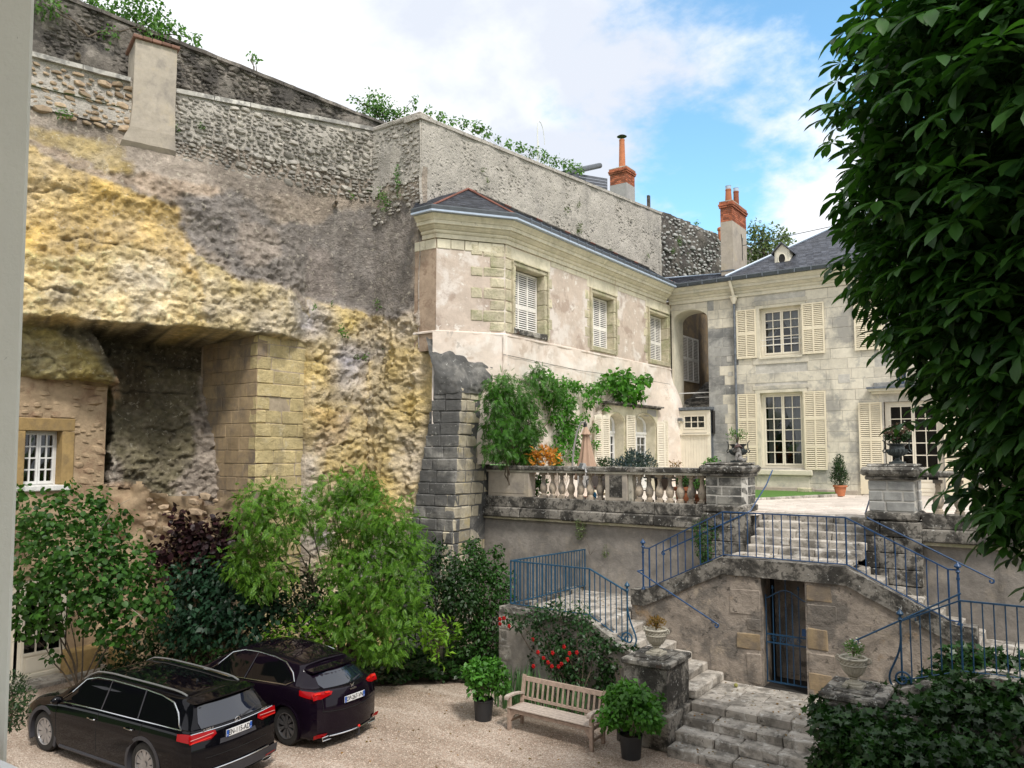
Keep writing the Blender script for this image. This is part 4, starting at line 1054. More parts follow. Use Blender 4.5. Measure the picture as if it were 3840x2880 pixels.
# lawn bed by the house with stone edging
mb = MB(); mb.prism([(-9.9, 28.6), (-9.9, 22.2), (-7.7, 23.3), (-6.1, 27.6), (-6.3, 28.6)][::-1], ZT-.16, ZT-.03)
mb.build('lawn_bed', M['lawn'], kind='structure')
ed = empty('lawn_edging', (-6.2, 24.6, ZT), 'low stone edging round the small lawn at the foot of the house', 'edging')
for (a, b) in (((-7.65, 23.2), (-6.0, 27.5)), ((-9.9, 22.1), (-7.65, 23.2))):
  v = Vector(b)-Vector(a); n = max(2, round(v.length/.7))
  for i in range(n):
    f_ = Frame(*a, math.degrees(math.atan2(v.y, v.x)))
    blk('edging_stone', M['step_stone'], f_, ed, v.length*i/n+.01, v.length*(i+1)/n-.01, ZT-.15, ZT-.01, -.06, .06)
# mounting block by the house
bk = empty('stone_block', (-7.2, 28.2, 3.8), 'low squared stone block at the corner of the little lawn by the house', 'block')
blk('block', M['quoin_stone'], fy(28.2), bk, -7.65, -7.2, 3.78, 4.0, -.25, .0, .01, .03)
# ================================================================== mouldings swept round corners
def mitre(path):
  pts = [Vector(p).to_2d() if len(p) > 2 else Vector(p) for p in path]
  ns = []
  for a, b in zip(pts, pts[1:]):
    d = (b-a).normalized(); ns.append(Vector((d.y, -d.x)))
  out = []
  for i in range(len(pts)):
    if i == 0: out.append(ns[0])
    elif i == len(pts)-1: out.append(ns[-1])
    else: out.append((ns[i-1]+ns[i])/(1+ns[i-1].dot(ns[i])))
  return pts, out
def sweep(mb, path, prof, z=None, m=0):
  """prof: closed list of (d, w)"""
  pts, nn = mitre(path); k = len(prof); b = len(mb.v)
  for p, n in zip(pts, nn):
    for d, w in prof:
      mb.v.append((p.x+n.x*d, p.y+n.y*d, w))
  for i in range(len(pts)-1):
    for j in range(k):
      j2 = (j+1) % k
      mb.f.append((b+i*k+j, b+i*k+j2, b+(i+1)*k+j2, b+(i+1)*k+j)[::-1]); mb.mi.append(m)
  mb.f.append(tuple(b+j for j in range(k))); mb.mi.append(m)
  mb.f.append(tuple(b+(len(pts)-1)*k+j for j in range(k))[::-1]); mb.mi.append(m)
_before = set(bpy.data.objects)
XW, YH = -11.94, 27.24
C1, C2 = (-13.04, 14.94), (XW, 16.48)
LE = (-13.80, 14.94)
LC = (-13.50, 14.94)
fA = Frame(XW, 0, 90)
fMd = math.degrees(math.atan2(C2[1]-C1[1], C2[0]-C1[0]))
fM = Frame(*C1, fMd); LM = math.dist(C1, C2)
fL = Frame(*LE, 0)
fH = Frame(0, YH, 0)
wing = empty('wing_building', (-12.2, 20, ZT), 'long peeling plaster wing with slate lean-to roof and three shuttered upper windows', 'building')
house = empty('manor_house', (-5, YH, ZT), 'pale ashlar two-storey house with cream shutters and dark slate roof', 'house')
# ------------------------------------------------------------------ wing walls
opA = [(16.93, 18.38, 8.63, 10.34), (21.20, 22.62, 8.63, 10.32), (25.42, 26.92, 8.63, 10.34)]
ops_up = lambda cu, cw: ~np.logical_or.reduce([(cu > a) & (cu < b) & (cw > c) & (cw < e) for a, b, c, e in opA])
wall_core(fA, wing, 'wall', M['wing_plaster'], 16.48, YH, 8.40, 10.86, opA, 0.0, .5)
rough_panel(fM, 'wall', M['wing_plaster'], wing, 0, LM, 8.36, 10.6, .0, .012, .07, seed=5)
rough_panel(fL, 'wall', M['wing_plaster_shaded'] if 'wing_plaster_shaded' in M else M['wing_plaster'], wing, 0, .76, 7.9, 10.86, .0, .012, .07, seed=6)  # left face in darker plaster: its shade is put into the colour
rough_panel(fA, 'wall_skin', M['wing_plaster'], wing, 18.6, 21.0, 8.40, 10.84, .004, .012, .08, seed=8)
rough_panel(fA, 'wall_skin', M['wing_plaster'], wing, 23.0, 25.2, 8.40, 10.84, .004, .012, .08, seed=9)
# lower wall: flares out towards the corner with the house
aw = [(21.97, 23.02, ZT, 6.52), (23.86, 25.44, ZT, 6.56)]
flare = lambda U, W: .42*sstep(U, 25.4, 27.0)*sstep(8.25-W, 0, 1.5)+.03+.05*sstep(8.2-W, 0, 3.)
def lowmask(cu, cw):
  m = (cu > 16.6) | (cw > 4.95)
  for a, b, c, e in aw: m &= ~((cu > a-.05) & (cu < b+.05) & (cw < 6.60))
  return m
rough_panel(fA, 'lower_wall', M['wing_plaster_low'], wing, 16.35, YH+.05, ZT-.1, 8.40, 0, .03, .05, off=flare, seed=3, mask=lowmask)
rough_panel(fM, 'lower_wall', M['wing_plaster_low'], wing, -.1, LM+.05, 4.95, 8.38, .05, .03, .07, seed=4)
mb = MB(); sweep(mb, [LE, C1, C2, (XW, YH)], [(0, 8.36), (.045, 8.36), (.045, 8.40), (.0, 8.43)]); mb.build('string_course', M['wing_plaster_low'], wing)
# window surrounds: moulded frame plus long-and-short quoins
def surround(fr, par, a, b, c, e, seed, wl=.13, quo_l=True, quo_r=True, mat='quoin_stone'):
  r = random.Random(seed)
  for (u0, u1, w0, w1) in ((a-wl, a, c, e), (b, b+wl, c, e)):
    n = 4
    for i in range(n):
      z0, z1 = w0+(w1-w0)*i/n, w0+(w1-w0)*(i+1)/n
      blk('jamb_stone', M[mat], fr, par, u0, u1, z0+.003, z1-.003, -.45, .045, .006, .02)
  blk('lintel', M[mat], fr, par, a-wl, b+wl, e+.002, e+.12, -.45, .045, .006, .02)
  blk('sill', M['mossy_cap' if seed == 1 else mat], fr, par, a-wl, b+wl, c-.16, c-.002, -.45, .06, .008, .02)
  mb = MB(); fr.box(mb, a-wl-.035, a-wl-.004, .0, .075, c-.16, e+.12); fr.box(mb, b+wl+.004, b+wl+.035, .0, .075, c-.16, e+.12); fr.box(mb, a-wl-.035, b+wl+.035, .0, .075, e+.122, e+.155)
  mb.build('frame_moulding', M[mat], par)
  z = c-.1
  i = 0
  while z < e+.05:
    h = r.uniform(.26, .34)
    if quo_l:
      L = .30 if i % 2 else .16
      blk('quoin', M[mat], fr, par, a-wl-.04-L, a-wl-.04, z+.005, min(z+h, 10.5)-.005, -.2, .016, .008, .02)
    if quo_r:
      L = .28 if i % 2 else .15
      blk('quoin', M[mat], fr, par, b+wl+.04, b+wl+.04+L, z+.005, min(z+h, 10.5)-.005, -.2, .016, .008, .02)
    z += h; i += 1
  for k in range(3):
    u = a-wl-.2+(b-a+2*wl+.4)*k/3
    blk('frieze_stone', M['cornice_stone'], fr, par, u+.004, u+(b-a+2*wl+.4)/3-.004, e+.16, 10.83, -.2, .02, .006, .012)
for i, (a, b, c, e) in enumerate(opA):
  surround(fA, wing, a, b, c, e, i+1, quo_l=(i > 0), quo_r=(i < 2))
  shutter(fA, wing, a+.02, b-.02, c+.01, e-.03, -.26, cols=3, splits=[.40, .60], mat=M['shutter_white'], pitch=.060, name='shutter')
  mb = MB(); fA.box(mb, a, b, -.42, -.36, c, e); mb.build('shutter_backing', M['dark_void'], wing)
# corner quoins between the angled face and the long face
z = 8.46; i = 0
while z < 10.80:
  h = random.uniform(.24, .33); h = min(h, 10.84-z)
  if h < .1: break
  L = .62 if i % 2 else .42
  blk('quoin', M['quoin_stone'], fM, wing, LM-L, LM-.01, z+.006, z+h-.006, -.2, .028, .014, .03)
  if i % 2: blk('quoin', M['quoin_stone'], fM, wing, LM-L-.34, LM-L-.01, z+.006, z+h-.006, -.2, .018, .010, .03)
  blk('quoin', M['quoin_stone'], fA, wing, 16.49, 16.49+.27, z+.006, z+h-.006, -.2, .028, .014, .03)
  z += h; i += 1
# ashlar course under the cornice
for fr, u0, u1, n in ((fM, 0.01, LM-.01, 5), (fL, .0, .75, 2)):
  for k in range(n):
    a, b = u0+(u1-u0)*k/n, u0+(u1-u0)*(k+1)/n
    blk('frieze_stone', M['cornice_stone'], fr, wing, a+.004, b-.004, 10.58, 10.85, -.2, .022, .008, .016)
for (a, b) in ((16.5, 16.75), (18.75, 20.9), (23.0, 25.1)):
  n = max(1, round((b-a)/.7))
  for k in range(n):
    blk('frieze_stone', M['cornice_stone'], fA, wing, a+(b-a)*k/n+.004, a+(b-a)*(k+1)/n-.004, 10.70, 10.85, -.2, .018, .005, .012)
path_w = [LE, C1, C2, (XW, YH), (3.0, YH)]
def cornice(path, par, nm='cornice', mat='cornice_stone'):
  layers = [[(-.2, 10.86), (.05, 10.86), (.05, 10.98), (-.2, 10.98)],
       [(-.2, 10.984), (.075, 10.984), (.10, 11.02), (.10, 11.07), (-.2, 11.07)],
       [(-.2, 11.074), (.13, 11.074), (.20, 11.13), (.22, 11.17), (-.2, 11.17)],
       [(-.2, 11.174), (.27, 11.174), (.27, 11.27), (-.2, 11.27)],
       [(-.2, 11.274), (.29, 11.274), (.31, 11.31), (.37, 11.37), (.39, 11.41), (-.2, 11.41)]]
  for L in layers:
    mb = MB(); sweep(mb, path, L[::-1]); o = mb.build(nm, M[mat], par)
cornice([LC, C1, C2, (XW, YH-.42)], wing)
cornice([(XW+.0, YH), (3.0, YH)], house, mat='cornice_pale')
mb = MB(); sweep(mb, [LC, C1, C2, (XW, YH-.47)], [(.2, 11.42), (.2, 11.47), (.50, 11.47), (.50, 11.42)][::-1]); mb.build('zinc_flashing', M['zinc_light'], wing)
mb = MB(); sweep(mb, [LC, C1, C2, (XW, YH-.47)], [(.36, 11.475), (.36, 11.60), (.47, 11.60), (.50, 11.56), (.50, 11.475)][::-1]); mb.build('gutter', M['dark_gutter'], wing)
mb = MB(); sweep(mb, [(XW+.47, YH), (3.0, YH)], [(.36, 11.42), (.36, 11.57), (.47, 11.57), (.50, 11.53), (.48, 11.42)][::-1]); mb.build('gutter', M['dark_gutter'], house)
for k in range(20):
  y = 17.0+k*.5
  mb = MB(); fA.box(mb, y, y+.03, .355, .512, 11.465, 11.615); mb.build('gutter_bracket', M['zinc'], wing)
for k in range(24):
  x = -11.0+k*.55
  mb = MB(); fH.box(mb, x, x+.03, .355, .512, 11.41, 11.585); mb.build('gutter_bracket', M['zinc'], house)
# ------------------------------------------------------------------ arched ground floor windows of the wing
def arch_panel(fr, par, name, mat, u0, u1, w1, arches, d, rev, z0):
  """arches: (centre, half width, spring, rise)"""
  mb = MB(); N = 90
  def ah(u):
    for c, hw, sp, rs in arches:
      if abs(u-c) < hw-1e-6: return sp+rs*math.sqrt(max(0, 1-((u-c)/hw)**2*.94))-rs*.24*0
    return None
  us = sorted({*np.linspace(u0, u1, N).round(4).tolist(), *[x for c, hw, *_ in arches for x in (c-hw, c+hw)]})
  for a, b in zip(us, us[1:]):
    m_ = (a+b)/2; A = ah(m_)
    za, zb = (ah(a) if ah(a) is not None else arches[0][2]+0, ah(b)) if A is not None else (z0, z0)
    if A is not None:
      c, hw, sp, rs = [q for q in arches if abs(m_-q[0]) < q[1]][0]
      za = sp+rs*math.sqrt(max(0, 1-min(1, abs(a-c)/hw)**2)); zb = sp+rs*math.sqrt(max(0, 1-min(1, abs(b-c)/hw)**2))
      mb.add([fr.p(a, d, za), fr.p(b, d, zb), fr.p(b, d-rev, zb), fr.p(a, d-rev, za)], [(3, 2, 1, 0)])
    else: za = zb = z0
    mb.add([fr.p(a, d, za), fr.p(b, d, zb), fr.p(b, d, w1), fr.p(a, d, w1)], [(0, 1, 2, 3)])
  for c, hw, sp, rs in arches:
    for u, s in ((c-hw, 1), (c+hw, -1)):
      q = [fr.p(u, d, z0), fr.p(u, d, sp), fr.p(u, d-rev, sp), fr.p(u, d-rev, z0)]
      mb.add(q, [(0, 1, 2, 3) if s < 0 else (3, 2, 1, 0)])
  for u, s in ((u0, -1), (u1, 1)):
    q = [fr.p(u, d, z0), fr.p(u, d, w1), fr.p(u, d-.15, w1), fr.p(u, d-.15, z0)]
    mb.add(q, [(0, 1, 2, 3) if s < 0 else (3, 2, 1, 0)])
  return mb.build(name, mat, par)
arches = [(22.50, .53, 6.20, .30), (24.65, .79, 6.20, .36)]
arch_panel(fA, wing, 'window_surround', M['cornice_stone'], 21.70, 25.72, 6.84, arches, .135, .62, ZT)
for c, hw, sp, rs in arches:      # moulded archivolt
  mb = MB(); pts = [fA.p(c-hw-.05, .14, ZT)]+[fA.p(c-(hw+.05)*math.cos(math.pi*i/16), .14, sp+(rs+.05)*math.sin(math.pi*i/16)) for i in range(17)]+[fA.p(c+hw+.05, .14, ZT)]
  mb.tube(pts, .035, 6); mb.build('archivolt', M['quoin_stone'], wing)
  w = window(fA, wing, c-hw, c+hw, ZT+.02, 5.88, -.24, 2, 5, 2, M['white_paint'], panel=.35, name='window', curtain=[(c-hw+.1, c-.05, -1), (c+.05, c+hw-.1, 1)])
  mb = MB(); fA.box(mb, c-hw, c+hw, -.28, -.18, 5.88, 5.96)
  pts = [fA.p(c-(hw-.03)*math.cos(math.pi*i/12), -.23, sp+(rs-.03)*math.sin(math.pi*i/12)) for i in range(13)]
  mb.tube([fA.p(c-hw+.03, -.23, 5.95)]+pts+[fA.p(c+hw-.03, -.23, 5.95)], .045, 4)
  fA.box(mb, c-.03, c+.03, -.26, -.20, 5.95, sp+rs)
  mb.build('fanlight_frame', M['white_paint'], w)
  mb = MB(); n = 12
  P = [fA.p(c-hw*math.cos(math.pi*i/n), -.235, sp+rs*math.sin(math.pi*i/n)) for i in range(n+1)]+[fA.p(c+hw, -.235, 5.95), fA.p(c-hw, -.235, 5.95)]
  mb.add(P, [tuple(range(len(P)))]); mb.build('fanlight_pane', M['window_glass'], w)
mb = MB(); fA.box(mb, 21.55, 25.85, .05, .34, 6.83, 6.88); fA.box(mb, 21.60, 25.80, .05, .24, 6.78, 6.828); mb.build('hood_mould', M['mossy_stone'], wing)
blk('pale_patch', M['chimney_grey'], fA, wing, 24.85, 25.6, 6.52, 6.76, .0, .142, .002, .01)
shutter(fA, wing, 20.96, 21.44, ZT+.1, 6.35, .17, cols=1, rows=1, mat=M['cream_paint_light'], pitch=.06, top_arc=.10)
shutter(fA, wing, 21.46, 21.94, ZT+.1, 6.35, .17, cols=1, rows=1, mat=M['cream_paint_light'], pitch=.06, top_arc=.12)
shutter(fA, wing, 23.14, 23.78, ZT+.1, 6.50, .17, cols=1, rows=1, mat=M['cream_paint_light'], pitch=.06, kick=0)
shutter(fA, wing, 25.55, 25.85, ZT+.1, 6.35, .17, cols=1, rows=1, mat=M['cream_paint_light'], pitch=.06, swing=-55)
shutter(fA, wing, 25.78, 26.12, ZT+.1, 6.40, .32, cols=1, rows=1, mat=M['cream_paint_light'], pitch=.06)
# ------------------------------------------------------------------ slate roofs
def slates(par, e0, e1, r1, r0, name='slates', w=.24, ex=.13, mat='slate', th=.010):
  """e0-e1 eaves (left to right seen from outside), r0-r1 ridge"""
  e0, e1, r0, r1 = map(Vector, (e0, e1, r0, r1))
  L = max((r0-e0).length, (r1-e1).length); n = max(2, int(L/ex))
  nrm = (e1-e0).cross((r0+r1)/2-(e0+e1)/2).normalized()
  mb = MB()
  for i in range(n):
    t0, t1 = i/n, min(1, (i+1.25)/n)
    a0, b0 = e0.lerp(r0, t0), e1.lerp(r1, t0); a1, b1 = e0.lerp(r0, t1), e1.lerp(r1, t1)
    W = (b0-a0).length; W1 = (b1-a1).length
    if W < .03: continue
    k = max(1, round(W/w)); ud = (b0-a0)/W
    off = (i % 2)*.5
    xs = [0]+[(j+off)*w for j in range(0, k+2) if 0 < (j+off)*w < W-.02]+[W]
    up = (a1-a0)-ud*((a1-a0).dot(ud)); s1 = (a1-a0).dot(ud)
    for x0, x1 in zip(xs, xs[1:]):
      j = random.uniform(-.003, .004)
      lift = nrm*(.018+j)
      c0, c1 = max(x0, s1), min(x1, s1+W1)
      if x0 <= 0.001: c0 = s1
      if x1 >= W-.001: c1 = s1+W1
      c0, c1 = (x0 if c0 < x0 and x0 > 0.001 else c0), (x1 if c1 > x1 and x1 < W-.001 else c1)
      if c1-c0 < .005: c0, c1 = min(max(x0, s1), s1+W1), min(max(x0, s1), s1+W1)+.004
      p = [a0+ud*(x0+.002)+lift, a0+ud*(x1-.002)+lift, a0+ud*c1+up+nrm*.003, a0+ud*c0+up+nrm*.003]
      q = [a0+ud*(x0+.002)+lift-nrm*th, a0+ud*(x1-.002)+lift-nrm*th]
      mb.add(p+q, [(0, 1, 2, 3), (4, 5, 1, 0), (0, 3, 4), (1, 5, 2)])
  mb.add([e0-nrm*.004, e1-nrm*.004, r1-nrm*.004, r0-nrm*.004], [(0, 1, 2, 3)])
  return mb.build(name, M[mat], par, kind='stuff')
def off(p, n, d, z): return (p[0]+n[0]*d, p[1]+n[1]*d, z)
_, nn = mitre([(LE[0]-.05, LE[1]), C1, C2, (XW, YH)])
ez = 11.56; ed_ = .40
E0 = off((LC[0]-.05, LC[1]), nn[0], ed_, ez); E1 = off(C1, nn[1], ed_, ez); E2 = off(C2, nn[2], ed_, ez); E3 = (XW+ed_, YH-.4, ez)
APX = (-13.52, 16.85, 12.76)
RD3 = (-13.52, YH+1.6, 12.80)
roofw = MB();
slates(wing, E2, E3, RD3, APX, 'roof_slates')
slates(wing, E1, E2, APX, APX, 'roof_slates')
slates(wing, E0, E1, APX, (-13.95, 15.2, 12.15), 'roof_slates')
def tube_o(name, mat, par, pts, r, n=8, **k):
  mb = MB(); mb.tube(pts, r, n); return mb.build(name, mat, par, smooth='auto', **k)
for P in ((E1, APX), (E2, APX)):
  a, b = Vector(P[0])+Vector((0, 0, .03)), Vector(P[1])+Vector((0, 0, .05))
  n = 9
  for i in range(n):
    mb = MB(); mb.tube([a.lerp(b, i/n), a.lerp(b, (i+1.05)/n)], [.032, .03], 6); mb.build('hip_tile', M['terracotta_ridge'], wing)
n = 34
for i in range(n):
  a, b = Vector(APX).lerp(RD3, i/n)+Vector((0, 0, .04)), Vector(APX).lerp(RD3, (i+.97)/n)+Vector((0, 0, .045))
  mb = MB(); mb.tube([a, b], [.04, .035], 6); mb.build('ridge_tile', M['terracotta_ridge' if i % 5 == 0 else 'dark_rubble'], wing)
# house roof: low bridge part, then the big hipped roof
ZE = 11.56
slates(house, (XW+.45, YH-.40, ZE), (-9.5, YH-.40, ZE), (-9.5, YH+1.25, 12.05), (-13.2, YH+1.25, 12.25), 'roof_slates')
HR = [(-9.6, YH-.40, ZE), (3.2, YH-.40, ZE), (3.2, YH+6.2, 15.75), (-3.6, YH+6.2, 15.75)]
slates(house, HR[0], HR[1], HR[2], HR[3], 'roof_slates', w=.26, ex=.16)
slates(house, (-9.6, YH+10, ZE+.2), (-9.6, YH-.40, ZE), (-3.6, YH+6.2, 15.75), (-3.6, YH+8, 15.75), 'roof_slates', w=.3, ex=.3)
a, b = Vector(HR[0])+Vector((0, 0, .05)), Vector(HR[3])+Vector((0, 0, .05))
tube_o('hip_flashing', M['zinc_light'], house, [a, a.lerp(b, .5), b], .045, 6)
tube_o('ridge_flashing', M['zinc_light'], house, [b, Vector(HR[2])+Vector((0, 0, .05))], .05, 6)
tube_o('roof_flashing', M['zinc_light'], house, [(-13.0, YH+1.27, 12.27), (-9.5, YH+1.27, 12.08), (-9.1, YH+.3, 11.98)], .03, 6)
mb = MB(); mb.box((XW-.1, YH-.7, 11.60), (XW+.38, YH-.32, 11.66)); mb.build('valley_tile', M['terracotta'], house)
# ------------------------------------------------------------------ house front
W1 = (-8.53, -7.09, 8.60, 10.36); W2 = (-8.58, -7.11, 4.70, 7.34)
W3 = (-4.64, -3.2, 8.60, 10.36); D1 = (-4.58, -2.95, ZT, 6.88)
AR = (-11.80, -10.44, 6.80, 10.64)
W4 = (-.9, .5, 8.60, 10.36); W5_ = (-.9, .5, 4.70, 7.34)
opH = [W1, W2, W3, D1, AR, W4, W5_]
wall_core(fH, house, 'wall_bed', M['mortar_pale'], XW, 3.0, ZT-.1, 10.86, opH, -.012, .42)
def mH(u, w):
  g = mnoise.noise(Vector((u*.55, w*.55, 3)))
  if u < -9.45 and w < 9.9: return M['ashlar_grey']
  if w > 10.2: return M['ashlar_cream']
  return M['ashlar_cream']
def sur_open(o, l=.16, t=.25, b=.25): return (o[0]-l, o[1]+l, o[2]-b, o[3]+t)
opS = [sur_open(W1), (W2[0]-.16, W2[1]+.16, W2[2]-.3, W2[3]+.25), sur_open(W3), (D1[0]-.12, D1[1]+.12, D1[2], D1[3]+.2), (AR[0]-.2, AR[1], AR[2], 10.7), sur_open(W4), sur_open(W5_)]
coursed(fH, house, -10.44, 3.0, ZT-.05, 10.84, .352, (.55, 1.05), -.12, .0, None, openings=opS, gap=.011, jit=.004, rough=.003, bev=.008, matf=mH, name='ashlar_block')
coursed(fH, house, -11.93, -10.45, 10.62, 10.84, .22, (.45, .7), -.12, .0, None, gap=.010, jit=.003, rough=.003, bev=.008, matf=lambda u, w: M['ashlar_cream'], name='ashlar_block')
def plain_surround(o, lint=True, panel=True):
  a, b, c, e = o
  mb = MB()
  for q in ((a-.15, a, c, e+.10), (b, b+.15, c, e+.10)): fH.box(mb, q[0], q[1], -.42, .018, q[2], q[3])
  fH.box(mb, a, b, -.42, .018, e, e+.10)
  mb.build('window_surround', M['cornice_pale'], house)
  blk('lintel', M['ashlar_cream'], fH, house, a-.24, b+.22, e+.105, e+.26, -.12, .022, .003, .01)
blk('sill_panel', M['ashlar_cream'], fH, house, -8.80, -6.87, 8.35, 8.58, -.12, .02, .003, .01)
plain_surround(W1); plain_surround(W2); plain_surround(W3); plain_surround(W4); plain_surround(W5_)
mb = MB(); fH.box(mb, W1[0]-.02, W1[1]+.02, -.42, .05, W1[2]-.06, W1[2]); fH.box(mb, W3[0]-.02, W3[1]+.02, -.42, .05, W3[2]-.06, W3[2]); mb.build('window_sill', M['cornice_pale'], house)
blk('window_sill', M['cornice_pale'], fH, house, -8.86, -6.84, 4.46, 4.64, -.12, .12, .004, .02)
blk('apron', M['ashlar_cream'], fH, house, -8.75, -6.95, ZT, 4.45, -.12, .03, .003, .01)
blk('base_course', M['chimney_render'], fH, house, -9.4, -6.8, ZT-.05, ZT+.16, -.12, .055, .004, .02)
blk('base_course', M['chimney_render'], fH, house, -6.79, -5.45, ZT-.05, ZT+.12, -.12, .05, .004, .02)
cream = M['cream_paint_light']
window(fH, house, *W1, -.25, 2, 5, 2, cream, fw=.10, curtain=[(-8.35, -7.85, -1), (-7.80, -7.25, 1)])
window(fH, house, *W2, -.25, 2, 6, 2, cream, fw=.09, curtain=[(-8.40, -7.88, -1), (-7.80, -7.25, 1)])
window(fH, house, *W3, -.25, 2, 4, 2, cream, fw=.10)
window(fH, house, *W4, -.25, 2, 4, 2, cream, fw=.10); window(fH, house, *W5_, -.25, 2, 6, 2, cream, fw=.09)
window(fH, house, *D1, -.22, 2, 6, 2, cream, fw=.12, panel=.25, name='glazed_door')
cp = M['cream_paint']
shutter(fH, house, -9.35, -8.64, 8.60, 10.37, .03, 2, 2, cp); shutter(fH, house, -7.05, -6.32, 8.61, 10.37, .03, 2, 2, cp)
shutter(fH, house, -9.37, -8.68, 4.66, 7.33, .03, 2, splits=[.29, .36, .35], mat=cp); shutter(fH, house, -7.07, -6.35, 4.66, 7.33, .03, 2, splits=[.29, .36, .35], mat=cp)
shutter(fH, house, -5.38, -4.66, 8.61, 10.30, .03, 2, 2, cp); shutter(fH, house, -3.15, -2.42, 8.61, 10.30, .03, 2, 2, cp)
shutter(fH, house, -5.34, -4.63, 3.90, 6.88, .03, 2, splits=[.48, .52], mat=cp, kick=.62); shutter(fH, house, -2.9, -2.2, 3.90, 6.88, .03, 2, splits=[.48, .52], mat=cp, kick=.62)
for u in (-1.7, .55):
  shutter(fH, house, u, u+.7, 8.61, 10.30, .03, 2, 2, cp); shutter(fH, house, u, u+.7, 4.66, 7.33, .03, 2, splits=[.29, .36, .35], mat=cp)
# guard bars of the upper window
mb = MB(); mb.tube([fH.p(-8.5, -.06, 9.02), fH.p(-7.1, -.06, 9.02)], .012, 6); mb.tube([fH.p(-8.5, -.06, 9.22), fH.p(-7.1, -.06, 9.22)], .008, 6); mb.build('guard_bar', M['white_paint'], house)
# door canopy
mb = MB(); fH.box(mb, -5.02, -2.4, -.1, .36, 7.30, 7.36); mb.build('canopy_flashing', M['zinc'], house)
mb = MB(); fH.box(mb, -4.98, -2.44, -.1, .30, 7.22, 7.298); fH.box(mb, -4.90, -2.5, -.1, .18, 7.14, 7.218); mb.build('canopy', M['cornice_pale'], house)
blk('canopy_top', M['ashlar_grey'], fH, house, -4.85, -2.6, 7.362, 7.52, -.1, .05, .004, .01)
blk('pale_patch', M['chimney_grey2'] if 'chimney_grey2' in M else M['mortar_pale'], fH, house, -5.94, -5.57, 7.56, 7.85, -.1, .012, .002, .006)
for (a, c, s) in ((-9.75, 8.53, .2), (-9.70, 8.0, .16)): blk('pale_patch', M['mortar_pale'], fH, house, a, a+s, c, c+s, -.1, .012, .001, .004)
# rainwater pipe with its hopper
mb = MB(); mb.tube([fH.p(-9.44, .42, 11.42), fH.p(-9.40, .32, 11.15), fH.p(-9.40, .14, 10.90)], .05, 10)
mb.lathe([(.055, -.22), (.07, -.16), (.10, -.10), (.12, -.02), (.12, .0), (.15, .02), (.15, .05)], fH.p(-9.40, .12, 10.84), 14)
mb.build('pipe_hopper', M['cream_paint_light'], house, smooth='auto')
mb = MB(); mb.tube([fH.p(-9.40, .09, 10.66), fH.p(-9.40, .09, ZT)], .042, 10)
for z in (9.2, 7.3, 5.5): mb.lathe([(.05, 0), (.05, .05)], fH.p(-9.40, .09, z), 10)
mb.build('rainwater_pipe', M['zinc'], house, smooth='auto')
# passage arch: spandrel, soffit, jamb and what is seen through it
arc_panel = arch_panel(fH, house, 'arch_stone', M['cornice_pale'], -11.935, -10.445, 10.62, [((AR[0]+AR[1])/2, (AR[1]-AR[0])/2-.005, 10.22, .38)], .0, .9, 6.78)
coursed(Frame(-10.44, YH, 90), house, .0, 1.2, 6.8, 10.3, .35, (.4, .7), -.4, .0, M['ashlar_grey'], gap=.01, jit=.004) if False else None
mb = MB(); mb.box((-10.44, YH, 3.9), (-10.20, YH+1.1, 10.9)); mb.build('arch_jamb', M['ashlar_grey'], house)
f_in = Frame(XW+.06, 0, 90)
mb = MB(); f_in.box(mb, YH, YH+4.0, -.3, 0, 6.0, 11.0); o = mb.build('inner_wall', M['ashlar_brown'], wing)
shutter(f_in, wing, YH+.30, YH+2.55, 8.03, 9.82, .03, cols=4, rows=2, mat=M['shutter_white'], pitch=.06)
mb = MB(); mb.tube([fH.p(-11.75, -.35, 7.48), fH.p(-10.44, -.35, 7.48)], .022, 6); mb.tube([fH.p(-11.2, -.6, 7.32), fH.p(-10.44, -.6, 7.32)], .018, 6); mb.build('passage_rail', M['white_paint'], house)
U, W = np.meshgrid(np.linspace(0, 1, 40), np.linspace(0, 1, 60), indexing='ij')
rough_panel(Frame(-13.0, YH+4.0, 0), 'passage_rock', M['rock_brown'] if 'rock_brown' in M else M['dark_rubble'], house, 0, 4.5, 5.5, 12, .0, .35, .08, seed=12)
rough_panel(Frame(-10.2, YH+.9, 60), 'passage_rock', M['dark_rubble'], house, 0, 4, 5.5, 12, .0, .3, .1, seed=13)
mb = MB(); mb.add([(-12.0, YH+.2, 6.80), (-10.45, YH+.2, 6.80), (-10.45, YH+3.5, 7.9), (-12.0, YH+3.5, 8.2)], [(0, 1, 2, 3)]); o = mb.build('passage_slope', M['mossy_stone'], house); shake(o, .06, 14)
# small boarded door structure in the corner
sh = empty('corner_porch', (-10.9, 26.9, ZT), 'small cream boarded porch with a glazed panel squeezed between wing and house', 'porch')
fP = fy(26.92)
mb = MB()
for (a, b, c, e) in ((-11.50, -11.38, ZT, 6.78), (-10.43, -10.31, ZT, 6.78), (-11.38, -10.43, 6.66, 6.78), (-11.38, -10.43, 5.96, 6.04)): fP.box(mb, a, b, -.08, .0, c, e)
fP.box(mb, -11.50, -10.31, .0, .05, 5.88, 5.94)
mb.build('door_frame', cream, sh)
for k in range(9):
  a = -11.38+.95*k/9
  mb = MB(); fP.box(mb, a+.003, a+.95/9-.003, -.06, -.02, ZT+.05, 5.88); mb.build('board', cream, sh)
window(fP, sh, -11.38, -10.43, 6.04, 6.66, -.05, 3, 2, 1, cream, fw=.05)
mb = MB()
for k in range(5): mb.tube([fP.p(-11.28+k*.18, -.10, 6.08), fP.p(-11.28+k*.18, -.10, 6.6)], .009, 5)
mb.build('window_bars', cream, sh)
